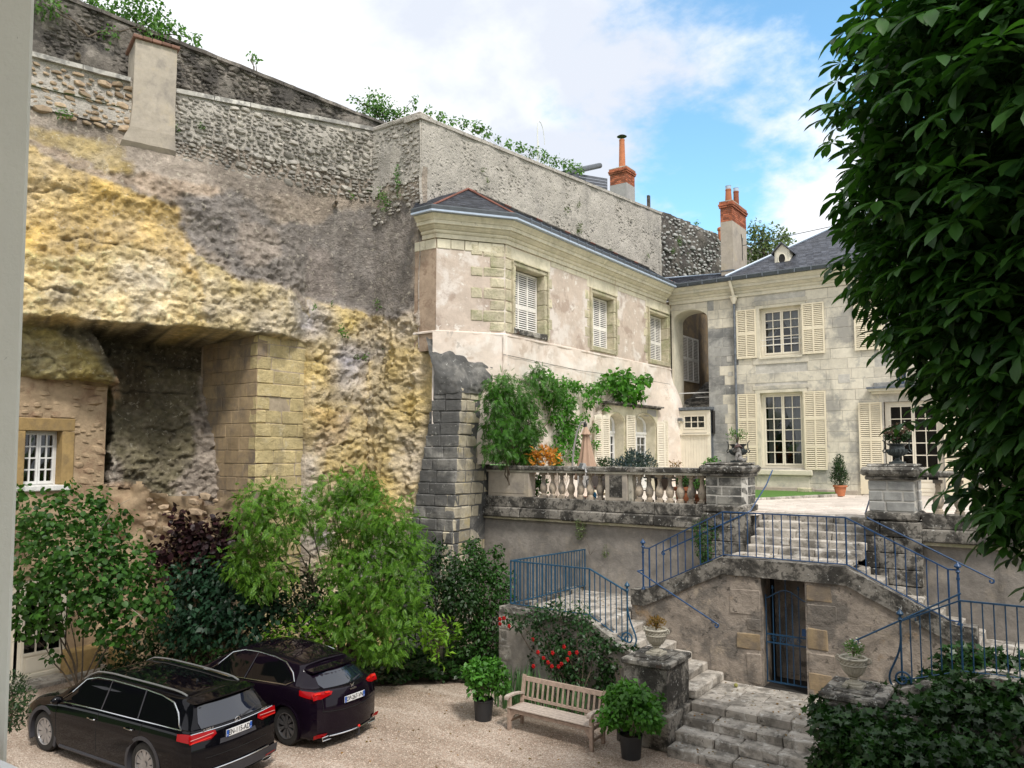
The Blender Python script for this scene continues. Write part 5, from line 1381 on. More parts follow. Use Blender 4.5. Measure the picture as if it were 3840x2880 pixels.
mb = MB(); fP.box(mb, -11.56, -10.26, -.5, .07, 6.80, 6.90); fP.box(mb, -11.5, -10.31, -.5, -.1, ZT, 6.79); mb.build('porch_roof', M['zinc'], sh)
# dormer with an oval window
dm = MB()
YD = 27.55
fD = fy(YD)
poly = [(-8.02, 11.80), (-7.50, 11.80), (-7.50, 12.40), (-7.76, 12.66), (-8.02, 12.40)]
def xz_prism(mb, poly, y0, y1):
  n = len(poly)
  vs = [(x, y0, z) for x, z in poly]+[(x, y1, z) for x, z in poly]
  mb.add(vs, [tuple(range(n)), tuple(range(n, 2*n))[::-1]]+[(i, i+n, (i+1) % n+n, (i+1) % n) for i in range(n)])
dm.v = []; xz_prism(dm, poly, YD, YD+1.0)
fD.box(dm, -7.96, -7.56, .0, .02, 11.88, 12.36)
dd = dm.build('dormer', cream, house)
mb = MB(); n = 20
ring = [fD.p(-7.76+.115*math.cos(2*math.pi*i/n), .03, 12.12+.175*math.sin(2*math.pi*i/n)) for i in range(n)]
mb.add(ring, [tuple(range(n))]); mb.build('oval_window', M['room_dark'], dd)
mb = MB(); mb.tube([fD.p(-7.76+.13*math.cos(2*math.pi*i/n), .035, 12.12+.19*math.sin(2*math.pi*i/n)) for i in range(n)], .018, 6, closed=True, cap=False); mb.build('oval_frame', cream, dd)
mb = MB()
for s in (-1, 1):
  a = (-7.76, 12.73); b = (-7.76+s*.36, 12.37)
  vs = [(a[0], YD-.10, a[1]), (b[0], YD-.10, b[1]), (b[0], YD+1.1, b[1]), (a[0], YD+1.1, a[1])]
  vs2 = [(x, y, z-.05) for x, y, z in vs]
  mb.add(vs+vs2, [(0, 1, 2, 3) if s > 0 else (3, 2, 1, 0), (4, 5, 6, 7), (0, 4, 5, 1), (1, 5, 6, 2), (0, 3, 7, 4)])
mb.build('dormer_roof', M['slate'], dd)
mb = MB(); fD.box(mb, -8.08, -7.44, -.02, .10, 11.74, 11.80); mb.build('dormer_flashing', M['zinc_light'], dd)
# ------------------------------------------------------------------ chimneys
def brick_course(t, x0, x1, y0, y1, z, h, k):
  L = .22
  for fr, u0, u1 in ((fy(y0), x0, x1), (Frame(x1, 0, 90), y0, y1)):
    u = u0-(L/2 if k % 2 else 0)
    while u < u1-.01:
      a, b = max(u, u0), min(u+L, u1)
      if b-a > .03: blk('brick', M['brick_red'], fr, t, a+.004, b-.004, z+.004, z+h-.004, -.1, random.uniform(-.003, .003), .002, .004)
      u += L
def chimney(x0, x1, y0, y1, zb, z1, z2, pots, label, stem):
  t = empty('chimney_stack', ((x0+x1)/2, (y0+y1)/2, zb), label, 'chimney')
  mb = MB(); mb.box((x0, y0, zb), (x1, y1, z1)); o = mb.build('stack', M[stem], t)
  mb = MB(); mb.box((x0+.015, y0+.015, z1), (x1-.015, y1-.015, z2)); mb.build('brick_core', M['mortar_pale'], t)
  n = round((z2-z1)/.075); h = (z2-z1)/n
  for i in range(n):
    g = .0
    if i >= n-3: g = .035*(i-(n-4))*.6+.02
    if i == n-1: g = .03
    brick_course(t, x0-g, x1+g, y0-g, y1+g, z1+i*h, h, i)
  mb = MB(); mb.prism([(x0-.03, y0-.03), (x1+.03, y0-.03), (x1+.03, y1+.03), (x0-.03, y1+.03)], z2, z2+.03)
  cx_, cy_ = (x0+x1)/2, (y0+y1)/2
  b_ = len(mb.v); mb.add([(x0-.02, y0-.02, z2+.03), (x1+.02, y0-.02, z2+.03), (x1+.02, y1+.02, z2+.03), (x0-.02, y1+.02, z2+.03), (cx_, cy_-.2*(y1-y0), z2+.16), (cx_, cy_+.2*(y1-y0), z2+.16)], [(0, 1, 4), (1, 2, 5, 4), (2, 3, 5), (3, 0, 4, 5)])
  mb.build('flaunching', M['chimney_render'], t)
  for (px, py, r0, r1, hh, m_, cap) in pots:
    mb = MB(); mb.lathe([(r0, 0), (r0*.97, .05), (r1, hh-.06), (r1*1.08, hh-.05), (r1*1.08, hh)], (px, py, z2+.08), 16)
    p = mb.build('chimney_pot', M[m_], t, smooth='auto')
    if cap == 'ring':
      mb = MB(); mb.lathe([(r1*.98, 0), (r1*1.02, .12), (r1*1.10, .13)], (px, py, z2+.08+hh), 16); mb.build('pot_collar', M['zinc_light'], p, smooth='auto')
    elif cap == 'cowl':
      mb = MB(); mb.lathe([(r1*1.9, 0), (r1*1.2, .05), (.01, .09)], (px, py, z2+.08+hh+.14), 16)
      for a_ in range(3): mb.tube([(px+r1*.8*math.cos(a_*2.1), py+r1*.8*math.sin(a_*2.1), z2+.08+hh-.02), (px+r1*.8*math.cos(a_*2.1), py+r1*.8*math.sin(a_*2.1), z2+.08+hh+.16)], .01, 4)
      mb.build('cowl', M['black_iron'], p)
  return t
ch2 = chimney(-10.02, -9.56, 27.62, 29.2, 11.7, 13.86, 14.62, [(-9.80, 27.95, .13, .105, .48, 'terracotta', 'ring'), (-9.78, 28.75, .11, .10, .62, 'brick_red', 'ring')], 'tall rendered chimney with red brick head and two clay pots between wing and house', 'chimney_render')
mb = MB(); mb.tube([(-9.545, 28.55, 13.55), (-9.54, 28.63, 13.2), (-9.54, 28.63, 12.55)], .012, 5); mb.tube([(-9.545, 28.72, 13.45), (-9.54, 28.63, 13.2)], .012, 5); mb.build('wall_tie', M['black_iron'], ch2)
mb = MB(); mb.box((-10.04, 27.60, 11.98), (-9.54, 29.2, 12.02)); mb.build('lead_flashing', M['zinc'], ch2)
ch1 = chimney(-15.4, -14.6, 29.0, 29.8, 14.9, 16.76, 17.46, [(-15.0, 29.4, .15, .115, 1.32, 'terracotta', 'cowl')], 'grey rendered chimney with brick head and one tall capped clay pot above the wall', 'chimney_grey')
tie = empty('iron_tie_bar', (-9.5, 28.6, 13.1), 'thin iron tie bar running from the twin-pot chimney to the house roof', 'tie bar')
mb = MB(); mb.tube([(-9.54, 28.63, 13.12), (-6.7, 30.2, 13.75)], .014, 5); mb.build('bar', M['black_iron'], tie)
# ================================================================== retaining walls above
ret = empty('retaining_wall', (-13.6, 22, 12), 'tall mortared rubble retaining wall rising behind the slate roof of the wing', 'wall')
XR = -13.62
fR = Frame(XR, 0, 90)
copz = lambda y: 14.34+(y-14.9)*(15.62-14.34)/(30.2-14.9)
rough_panel(fR, 'wall_face', M['retaining_mortar'], ret, 14.9, 30.3, 8, 15.75, 0, .035, .08, seed=21, mask=lambda u, w: w < copz(u)-.08)
fR2 = Frame(-15.46, 14.95, 0)
rough_panel(fR2, 'wall_face', M['retaining_mortar'], ret, -.1, 1.86, 11.5, 14.5, 0.0, .03, .08, seed=22, mask=lambda u, w: (w < 14.36) & (w > 12.45+.5*vnoise(u*1.7, w*1.7)))
def rubble(fr, par, name, mat, u0, u1, w0, w1, n, size, seed, keep=None, lim=300, proud=.35, dd=0., sq=.62):
  """irregular stones bedded in the face: the largest as objects, the rest joined"""
  r = random.Random(seed)
  ms = []
  for i in range(5):
    bm = bmesh.new(); bmesh.ops.create_icosphere(bm, subdivisions=1, radius=.5)
    for v in bm.verts:
      q = v.co.normalized()
      f = 1/max(abs(q.x)**3+abs(q.y)**3+abs(q.z)**3, .2)**(1/3)
      v.co = q*.5*f*(1+r.uniform(-.14, .14))
    me = bpy.data.meshes.new(name); bm.to_mesh(me); bm.free(); me.materials.append(mat); sharp(me, 40); ms.append(me)
  pts = []; cell = {}
  tries = 0
  while len(pts) < n and tries < n*30:
    tries += 1
    s = size*r.choice((.5, .6, .75, .9, 1.1, 1.45))
    u, w = r.uniform(u0, u1), r.uniform(w0, w1)
    if keep and not keep(u, w): continue
    L, H_ = s*r.uniform(.9, 1.5), s*r.uniform(.55, .85)
    ok = True
    ci, cj = int(u/size/1.5), int(w/size/1.5)
    for a in (-1, 0, 1):
      for b in (-1, 0, 1):
        for (pu, pw, pl, ph) in cell.get((ci+a, cj+b), ()):
          if abs(pu-u) < (pl+L)*.46 and abs(pw-w) < (ph+H_)*.46: ok = False; break
        if not ok: break
      if not ok: break
    if not ok: continue
    pts.append((u, w, L, H_)); cell.setdefault((ci, cj), []).append((u, w, L, H_))
  pts.sort(key=lambda q: -q[2]*q[3])
  mb = MB()
  for k, (u, w, L, H_) in enumerate(pts):
    me = r.choice(ms); dep = H_*proud*2; rot = r.uniform(-.25, .25)
    loc = fr.p(u, dd-dep*.12, w)
    if k < lim:
      o = bpy.data.objects.new(name, me); o.location = loc; o.scale = (L, dep, H_); o.rotation_euler = (0, rot, fr.a)
      setup(o, par)
    else:
      Mx = Matrix.Translation(loc) @ Euler((0, rot, fr.a)).to_matrix().to_4x4() @ Matrix.Diagonal((L, dep, H_, 1))
      mb.add([Mx @ v.co for v in me.vertices], [tuple(p.vertices) for p in me.polygons])
  if mb.v: mb.build('small_'+name+'s', mat, par, kind='stuff')
rubble(fR, ret, 'rubble_stone', M['rubble_grey'], 15.0, 30.2, 11.8, 15.6, 1700, .10, 31, keep=lambda u, w: w < copz(u)-.2 and mnoise.noise(Vector((u*.7, w*.9, 2)))+.25*random.random() > -.05, lim=220, proud=.22, dd=-.005)
rubble(fR2, ret, 'rubble_stone', M['rubble_grey'], 0, 1.84, 11.6, 14.3, 170, .13, 32, keep=lambda u, w: mnoise.noise(Vector((u, w, 2))) > -.2, lim=60, proud=.3, dd=.01)
for i in range(14):
  a = 14.85+(30.3-14.85)*i/14; b = a+(30.3-14.85)/14
  za, zb = copz(a), copz(b)
  mb = MB(); vs = []
  for (u, z) in ((a+.01, za), (b-.01, zb)):
    vs += [fR.p(u, .05, z-.13), fR.p(u, .05, z-.03), fR.p(u, -.15, z+.05), fR.p(u, -.55, z+.04), fR.p(u, -.55, z-.13)]
  mb.add(vs, [(0, 1, 2, 3, 4)[::-1], (5, 6, 7, 8, 9)]+[(j, (j+1) % 5, 5+(j+1) % 5, 5+j) for j in range(5)])
  mb.build('coping_slab', M['retaining_mortar'], ret)
for i in range(2):
  a, b = -.1+.98*i, -.1+.98*(i+1)
  blk('coping_slab', M['retaining_mortar'], fR2, ret, a, b-.01, 14.30, 14.42, -.5, .05, .012, .03)
# rough older wall further along
old = empty('rough_rubble_wall', (-13.2, 34, 12), 'coarse crumbling rubble wall sloping down behind the tall twin-pot chimney', 'wall')
fO = Frame(-13.75, 30.2, 78)
copo = lambda u: 15.75-.02*u
rough_panel(fO, 'wall_face', M['dark_rubble'], old, -.1, 12, 8, 16, 0, .10, .10, seed=41, mask=lambda u, w: w < copo(u)-.05)
rubble(fO, old, 'rubble_stone', M['ashlar_pier'], 0, 11, 11, 15.7, 900, .2, 42, keep=lambda u, w: w < copo(u)-.1, lim=200, proud=.4, dd=.03)
# upper dark wall, set back above the lower one
up = empty('upper_dark_wall', (-17.5, 11, 14.5), 'dark creeper-stained rubble wall along the very top of the cliff', 'wall')
PU = Vector((-18.12, 7.24)); tv = Vector((.3233, .9463)); nv = Vector((.9463, -.3233))
base_deg = math.degrees(math.atan2(tv.y, tv.x))
fC = Frame(PU.x, PU.y, base_deg)
fU = Frame(PU.x-nv.x*1.1, PU.y-nv.y*1.1, base_deg)
topu = lambda u: 16.3-.115*(u+.6)
rough_panel(fU, 'wall_face', M['dark_rubble'], up, -5, 10.5, 13.0, 17, 0, .10, .09, seed=51, mask=lambda u, w: w < topu(u))
rubble(fU, up, 'rubble_stone', M['dark_rubble'], -1.5, 10, 13.6, 16.3, 1500, .17, 52, keep=lambda u, w: w < topu(u)-.05, lim=280, proud=.38, dd=.03)
for i in range(17):
  a = -5+15.5*i/17; b = a+15.5/17
  mb = MB(); vs = []
  for (u, z) in ((a, topu(a)), (b-.01, topu(b))): vs += [fU.p(u, .10, z-.10), fU.p(u, .08, z), fU.p(u, -.6, z+.03), fU.p(u, -.6, z-.1)]
  mb.add(vs, [(3, 2, 1, 0), (4, 5, 6, 7)]+[(j, (j+1) % 4, 4+(j+1) % 4, 4+j) for j in range(4)])
  o = mb.build('coping_slab', M['dark_rubble'], up); shake(o, .03, 2)
# land on top of the cliff
mb = MB(); mb.add([(-120, -40, 13.3), (-21, -40, 13.3), (-18.4, 6.0, 13.3), (-15.4, 15.6, 13.3), (-14.4, 15.6, 13.3), (-14.3, 31, 14.3), (-12, 60, 14.3), (-120, 80, 14.3)], [tuple(range(8))[::-1]])
mb.build('plateau', M['lawn'], kind='structure')
# ================================================================== the cliff
ZONES = [
 ('greydark', (.215,.197,.185), [(3.03,11.08),(4.1,11.7),(5.03,11.46),(6.77,11.59),(8.99,12.19),(9.67,12.11),(9.7,9.1),(9.03,9.03),(6.68,9.3),(6.05,9.35),(4.38,9.62),(3.48,10.19)], .85),
 ('greybeige', (.34,.28,.225), [(4.78,11.95),(7.55,12.65),(8.12,12.23),(6.77,11.53),(5.51,11.36)], .8),
 ('streak1', (.36,.30,.25), [(4.3,11.3),(5.2,11.2),(5.5,10.3),(4.9,9.8),(4.4,10.2)], .7),
 ('streak2', (.33,.28,.25), [(6.2,10.6),(7.0,10.9),(7.2,9.6),(6.5,9.3),(6.1,9.7)], .6),
 ('plast_pale', (.50,.49,.48), [(2.94,14.12),(3.6,13.8),(3.7,13.13),(3.18,12.80),(2.85,12.90)], .9),
 ('pinkband', (.46,.355,.265), [(-0.5,12.03),(1.59,11.75),(3.41,11.82),(4.07,11.66),(2.79,11.19),(1.81,11.49),(-.5,11.69)], .9),
 ('yellow_up', (.46,.34,.13), [(-3,12.56),(1.11,12.42),(1.9,12.25),(2.5,11.93),(1.61,11.73),(-3,12.07)], .9),
 ('yellow', (.72,.52,.22), [(-3,11.62),(1.0,11.5),(1.76,11.39),(2.84,11.09),(3.17,10.5),(3.5,9.88),(3.42,8.97),(3.5,7.9),(-3,7.9)], 1),
 ('cream_low', (.80,.66,.39), [(-3,9.5),(.88,9.5),(2.16,9.85),(3.36,9.37),(3.61,7.9),(-3,7.9)], .85),
 ('cream_rough', (.64,.54,.36), [(3.2,10.03),(4.24,9.51),(5.87,9.24),(6.25,8.68),(6.1,7.9),(4.06,7.8),(3.37,7.8),(3.5,8.96)], 1),
 ('recess', (.165,.145,.09), [(-.5,8.08),(5.5,8.12),(4.29,7.4),(3.56,3.95),(2.23,4.2),(1.6,6.9)], 1),  # dark rock whose colour carries part of the recess shade
 ('recess_top', (.075,.065,.05), [(1.2,8.12),(5.5,8.12),(4.9,7.3),(3,7.45),(1.5,7.7)], .75),  # darkest band, shade of the overhang painted into the rock
 ('ledge2', (.40,.34,.155), [(-3,8.05),(.83,8.0),(1.3,7.53),(1.95,6.7),(-3,6.7)], .95),
 ('brownspot', (.06,.04,.025), [(2.08,7.48),(2.86,7.42),(2.9,6.38),(2.21,6.47)], .6),
 ('orange', (.40,.27,.16), [(1.85,7.3),(2.2,7.2),(2.1,6.6),(1.9,6.3)], .9),
 ('lowmason', (.40,.28,.185), [(-3,4.45),(2.19,4.4),(3.55,3.97),(4.3,3.9),(4.3,-1),(-3,-1)], 1),
 ('rightrock', (.62,.51,.34), [(6.4,9.24),(8.87,8.98),(9.54,8.91),(10.6,8.04),(10.6,2),(9.24,-1),(6.0,-1),(6.0,7.87)], 1),
 ('rockcream', (.53,.46,.36), [(6.5,9.11),(8.03,8.89),(8.6,8.04),(7.51,7.46),(6.5,7.89)], .7),
 ('rockyellow', (.56,.44,.23), [(8.6,8.04),(10.08,8.02),(9.2,6.26),(9.22,4.19),(8.1,4.23),(6.77,4.98),(7.52,6.46)], .85),
 ('rockpink', (.46,.34,.25), [(6.4,6.6),(7.3,6.5),(7.4,5.4),(6.4,5.3)], .6),
]
def cliff():
  ds = .032
  S_ = np.arange(-4.0, 11.2, ds); Zz = np.arange(-.1, 12.95, ds)
  # plan of the base line
  def base(s):
    a = np.minimum(s, 8.2)
    x = PU.x+tv.x*a; y = PU.y+tv.y*a
    x = x+np.maximum(s-8.2, 0)
    return x, y
  bx, by = base(S_)
  ker = np.hanning(17); ker /= ker.sum()
  pad = 8
  bx = np.convolve(np.pad(bx, pad, mode='reflect', reflect_type='odd'), ker, 'valid'); by = np.convolve(np.pad(by, pad, mode='reflect', reflect_type='odd'), ker, 'valid')
  dx, dy = np.gradient(bx), np.gradient(by); L = np.hypot(dx, dy); nx, ny = dy/L, -dx/L
  s, z = np.meshgrid(S_, Zz, indexing='ij')
  n1 = fbm(s*.9, z*.9, 0., 4, 1); n2 = fbm(s*3.2, z*3.2, 0., 4, 2); n3 = fbm(s*9, z*9, 0., 3, 3); n4 = fbm(s*.45, z*.45, 0., 3, 9)
  zw = z+.10*n1+.05*n2
  # overhanging block
  edge = sstep(zw, 8.02, 8.16)
  prof = .25+.60*(1-sstep(z, 8.4, 11.6))+.25*np.exp(-((z-11.2)/.5)**2)*(s < 4)
  prof = prof*(1-sstep(z, 11.7, 12.7))
  fade = 1-sstep(s+.3*n1, 5.2, 6.6)
  bulge = prof*fade*edge
  # recess under it
  rec = (1-edge)*(1-sstep(s, 5.9, 6.3))
  depth = -(1.55-.80*sstep(8.0-z, .2, 3.6)) - .25*np.sin((s-2)*1.1)
  low = (z < 4.2+.25*(3.5-s)/1.5)
  depth = np.where(low, -.95, depth)
  depth = np.where((s < 1.95+.1*n2) & (zw < 6.82), -2.6, depth)
  led = (s < 1.3+.7*(8.1-z)/1.3) & (zw >= 6.82)
  depth = np.where(led, -.05+.18*np.sin((zw-6.82)/1.3*math.pi), depth)
  off_ = bulge + rec*depth
  # right hand rock, standing forward towards the angled buttress
  rr = sstep(s, 6.0, 6.6)*(1-sstep(zw, 8.7, 9.5))
  off_ = off_ + rr*(.12+.35*sstep(8.6-z, 0, 3.2)+.18*n4+.16*sstep(s, 8.5, 10.))
  off_ = off_ - .22*np.exp(-((s-(6.9+.05*(z-6)))/.16)**2)*rr*.6
  # bedding planes
  off_ = off_*(1-.8*sstep(s, 9.1, 9.8)) - 1.3*sstep(s, 10.05, 10.35)*sstep(zw, 7.9, 8.3) - .25*sstep(s, 10.2, 10.6)
  rockm = np.clip(bulge*1.6+rr+rec*(~low), 0, 1)
  bed = .028*np.sin(z*7.5+3.2*n1+1.3*s*.25)+.014*np.sin(z*17+4*n2)
  off_ = off_ + rockm*(bed+.05*n1+.045*n2+.05*n3+.035*fbm(s*13, z*15, 0., 2, 88)) + (1-rockm)*(.03*n1+.012*n2)
  # pitted face: small hollows
  pit = np.maximum(0, vnoise(s*11, z*13, 0., 40)-.25)
  off_ = off_ - rockm*.10*pit
  kf = sstep(s, 9.9, 10.35)*(zw < 8.3); off_ = off_*(1-kf)-.14*kf
  crack = 0
  for zc, sl, w_ in ((10.6, .05, .03), (9.7, -.03, .022), (8.9, .04, .03), (7.5, .06, .03), (6.7, -.05, .025), (5.9, .03, .035), (5.2, .07, .022), (4.6, -.02, .03), (11.35, .10, .03)):
    g_ = np.exp(-((z-zc-sl*(s-4)-.22*n1-.07*n2)/w_)**2)*sstep(vnoise(s*.9, z*.5, 0., int(zc*10)), -.15, .3)
    crack = np.maximum(crack, g_*np.clip(rockm, 0, 1))
  off_ = off_-.08*crack
  X = bx[:, None]+nx[:, None]*off_; Y = by[:, None]+ny[:, None]*off_
  Zv = z+.02*n2
  # colours
  wx = s+.26*n1+.16*n2+.07*n3; wz = z+.26*fbm(s*1.1, z*1.1, 0., 4, 77)*(1-.75*(abs(z-8.05) < .35))+.07*n3
  wx = np.where(wx > 8.2, 8.2+(wx-8.2)/1.2, wx)
  C = np.empty(s.shape+(3,)); C[:] = (.33, .28, .235)
  tone = sstep(n1+.4*n2, -.6, .6)
  C *= (.82+.36*tone)[..., None]
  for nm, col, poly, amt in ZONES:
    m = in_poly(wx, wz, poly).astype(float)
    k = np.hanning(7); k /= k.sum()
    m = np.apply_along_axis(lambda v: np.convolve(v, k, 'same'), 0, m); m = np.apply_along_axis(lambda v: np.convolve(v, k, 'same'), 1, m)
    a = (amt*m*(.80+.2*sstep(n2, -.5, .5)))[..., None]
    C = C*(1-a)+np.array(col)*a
  # hue drift inside the yellow rock
  yel = (C[..., 0]-C[..., 2])
  g = fbm(s*.8, z*.8, 0., 4, 60)
  C[..., 0] *= 1-.10*np.clip(g, -1, 1)*(yel > .2); C[..., 2] *= 1+.45*np.clip(g, -1, 1)*(yel > .2)
  C *= (1+.14*n3-.12*pit*rockm-.45*crack)[..., None]  # pits and cracks darkened in the colour: crevice shade with some dirt
  C = np.clip(C, .02, .8)
  V = np.stack([X, Y, Zv], -1).reshape(-1, 3)
  ns, nz = s.shape
  I = np.arange(ns*nz).reshape(ns, nz)
  F = np.stack([I[:-1, :-1], I[1:, :-1], I[1:, 1:], I[:-1, 1:]], -1)
  cs = (s[:-1, :-1]+s[1:, 1:])/2
  zc_ = (z[:-1, :-1]+z[1:, 1:])/2
  F = F[~(((cs > 10.12) & (zc_ > 8.45)) | (cs > 10.66))].reshape(-1, 4)
  me = bpy.data.meshes.new('cliff')
  me.from_pydata(V.tolist(), [], F.tolist())
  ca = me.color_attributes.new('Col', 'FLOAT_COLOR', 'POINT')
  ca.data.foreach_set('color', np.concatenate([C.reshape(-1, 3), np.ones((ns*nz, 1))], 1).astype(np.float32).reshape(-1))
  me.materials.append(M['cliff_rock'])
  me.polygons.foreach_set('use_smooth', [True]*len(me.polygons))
  return obj('cliff', me, kind='structure')
cl = cliff()
# mortared rubble band along the top, with its coping
lowt = empty('cliff_top_wall', (-16.8, 11.1, 12.6), 'pale mortared rubble wall with whitish coping crowning the yellow cliff', 'wall')
rough_panel(fC, 'wall_face', M['retaining_mortar'], lowt, -5, 8.35, 12.85, 14.45, .02, .04, .07, seed=61, mask=lambda u, w: w < 14.0+.06*(u > 2.9)*(u-2.9)+.05)
keepl = lambda u, w: w < 13.9+.06*max(0, u-2.9)
rubble(fC, lowt, 'rubble_stone', M['rubble_grey'], 2.9, 8.25, 12.1, 14.35, 620, .17, 62, keep=lambda u, w: keepl(u, w) and w > 12.25+.25*mnoise.noise(Vector((u, 0, 0)))-.0*(u), lim=200, proud=.4, dd=.05)
rubble(fC, lowt, 'rubble_stone', M['rubble_warm'], -1.0, 2.0, 12.75, 13.85, 110, .19, 63, keep=keepl, lim=90, proud=.35, dd=.04)
def cope(a, b, z0, z1):
  n = max(1, round((b-a)/.95))
  for i in range(n):
    u0, u1 = a+(b-a)*i/n, a+(b-a)*(i+1)/n
    za, zb = z0+(z1-z0)*i/n, z0+(z1-z0)*(i+1)/n
    mb = MB(); vs = []
    for u, z in ((u0+.008, za), (u1-.008, zb)): vs += [fC.p(u, .10, z-.13), fC.p(u, .09, z-.02), fC.p(u, -.1, z+.04), fC.p(u, -1.15, z+.04), fC.p(u, -1.15, z-.13)]
    mb.add(vs, [(0, 1, 2, 3, 4)[::-1], (5, 6, 7, 8, 9)]+[(j, (j+1) % 5, 5+(j+1) % 5, 5+j) for j in range(5)])
    o = mb.build('coping_stone', M['coping_white'], lowt); shake(o, .015, 2)
cope(-5, 1.93, 14.12, 14.08); cope(2.92, 8.3, 14.10, 14.46)
# square rendered chimney standing on the cliff edge
cc = empty('square_chimney', (-17.3, 9.5, 12.6), 'broad beige rendered chimney with a tiled cap standing at the cliff edge', 'chimney')
mb = MB()
vs = []
for z, dw, dd_ in ((12.2, .28, -.30), (12.5, .20, -.04), (12.85, .05, .0), (13.4, .01, 0), (14.98, 0., 0)):
  vs += [fC.p(1.98-dw, .20+dd_, z), fC.p(2.90+dw*.3, .20+dd_, z), fC.p(2.90+dw*.3, -.75, z), fC.p(1.98-dw, -.75, z)]
mb.add(vs, [(i+4*k, (i+1) % 4+4*k, (i+1) % 4+4*k+4, i+4*k+4) for k in range(4) for i in range(4)]+[(16, 17, 18, 19)])
o = mb.build('stack', M['chimney_render'], cc); shake(o, .012, 5)
for k in range(5):
  u = 1.92+k*.208
  blk('cap_tile', M['cap_tile'], fC, cc, u, u+.2, 14.98, 15.06, -.82, .27, .006, .012)
mb = MB(); mb.tube([fC.p(1.0, .15, 14.9)+Vector((0, 0, 0)), fC.p(1.0, -.4, 14.9)], .01, 6)
# drain pipes poking out of the walls
def drain(fr, u, w, d, r, label):
  t = MB(); N = 14
  c = fr.p(u, d, w); n = fr.n
  for (ra, rb, a, b) in ((r, r, -.1, .10), (r*.7, r*.7, -.1, .101)):
    pass
  t.tube([c-n*.2, c+n*.10], r, 12, cap=False)
  t.tube([c+n*.10, c+n*.0], [r, r*.72], 12, cap=False); t.tube([c+n*.101, c-n*.15], r*.7, 12, cap=False)
  o = t.build('drain_pipe', M['chimney_render'], None, label=label, cat='drain pipe')
  o.data.materials.append(M['dark_void'])
  dk = MB(); dk.add([c-n*.05+(fr.u*math.cos(a)+Vector((0, 0, math.sin(a))))*r*.72 for a in np.linspace(0, 6.1, 12)], [tuple(range(12))])
  dk.build('pipe_mouth', M['dark_void'], o)
drain(fU, .92, 14.72, .10, .065, 'small round drain pipe end poking from the dark upper wall')
drain(fC, 7.05, 12.35-.35, .05, .065, 'small round drain pipe end poking from the grey cliff face')
# ------------------------------------------------------------------ ashlar buttress below the overhang
bt = empty('ashlar_buttress', (-16.3, 12, 0), 'tall yellowish coursed stone buttress propping the cliff overhang', 'buttress')
BX, BY0, BY1 = -15.98, 11.68, 13.35
fB1 = Frame(BX, 0, 90); fB2 = fy(BY0)
mb = MB(); mb.box((-18.4, BY0+.02, 0), (BX-.02, 13.7, 8.35)); mb.build('buttress_core', M['mortar_tan'], bt)
coursed(fB1, bt, BY0, 13.4, 0, 8.3, .335, (.45, .95), -.3, .0, M['ashlar_yellow'], gap=.012, jit=.016, rough=.012, bev=.02, name='ashlar_block',
    edge=lambda w: (BY0, 13.22+.42*(8.2-w)/4.5))
coursed(fB2, bt, -18.3, BX, 0, 8.3, .335, (.4, .8), -.3, -.004, M['ashlar_brown'], gap=.010, jit=.008, rough=.006, bev=.012, name='ashlar_block')  # browner, darker stone on the side away from the sun: painted shade
# ------------------------------------------------------------------ dark battered buttress at the wing corner
db = empty('dark_buttress', (-12.9, 14.9, 0), 'blackened battered stone buttress at the corner of the wing and terrace', 'buttress')
def lerp2(a, b, t): return Vector((a[0]+(b[0]-a[0])*t, a[1]+(b[1]-a[1])*t))
BA0, BB0, BC0 = (-14.15, 14.5), (-12.2, 14.35), (-12.75, 17.0)     # bottom: left, front corner, right
BA1, BB1, BC1 = (-12.95, 14.86), (-12.34, 15.20), (-12.24, 16.12)     # top
ZB_ = 7.2
def bplan(z):
  t = min(1, z/ZB_); return lerp2(BA0, BA1, t), lerp2(BB0, BB1, t), lerp2(BC0, BC1, t)
mb = MB(); N_ = 24
for i in range(N_+1):
  z = 6.9*i/N_; A_, B_, C_ = bplan(z)
  s_ = .03
  for p in (A_, B_, C_): mb.v.append((p.x+(.0 if p is not B_ else -.03), p.y+.03, z))
for i in range(N_):
  b_ = 3*i
  mb.f += [(b_, b_+1, b_+4, b_+3), (b_+1, b_+2, b_+5, b_+4)]; mb.mi += [0, 0]
o = mb.build('buttress_core', M['buttress_dark'], db)
h = .30; z = 0; i = 0
while z < 6.85:
  A_, B_, C_ = bplan(z+h/2);
  d1 = B_-A_; f1 = Frame(A_.x, A_.y, math.degrees(math.atan2(d1.y, d1.x)))
  top_cut = 0
  coursed(f1, db, top_cut, d1.length, z, z+h, h, (.35, .75), -.3, .0, M['buttress_dark'], gap=.014, jit=.012, rough=.012, bev=.02, name='buttress_stone')
  d2 = C_-B_; f2 = Frame(B_.x, B_.y, math.degrees(math.atan2(d2.y, d2.x)))
  coursed(f2, db, 0, min(d2.length, 3), z, z+h, h, (.3, .6), -.3, .0, M['buttress_light'], gap=.018, jit=.012, rough=.012, bev=.02, name='buttress_stone')  # paler stone than the left face: the light from the right painted in
  z += h; i += 1
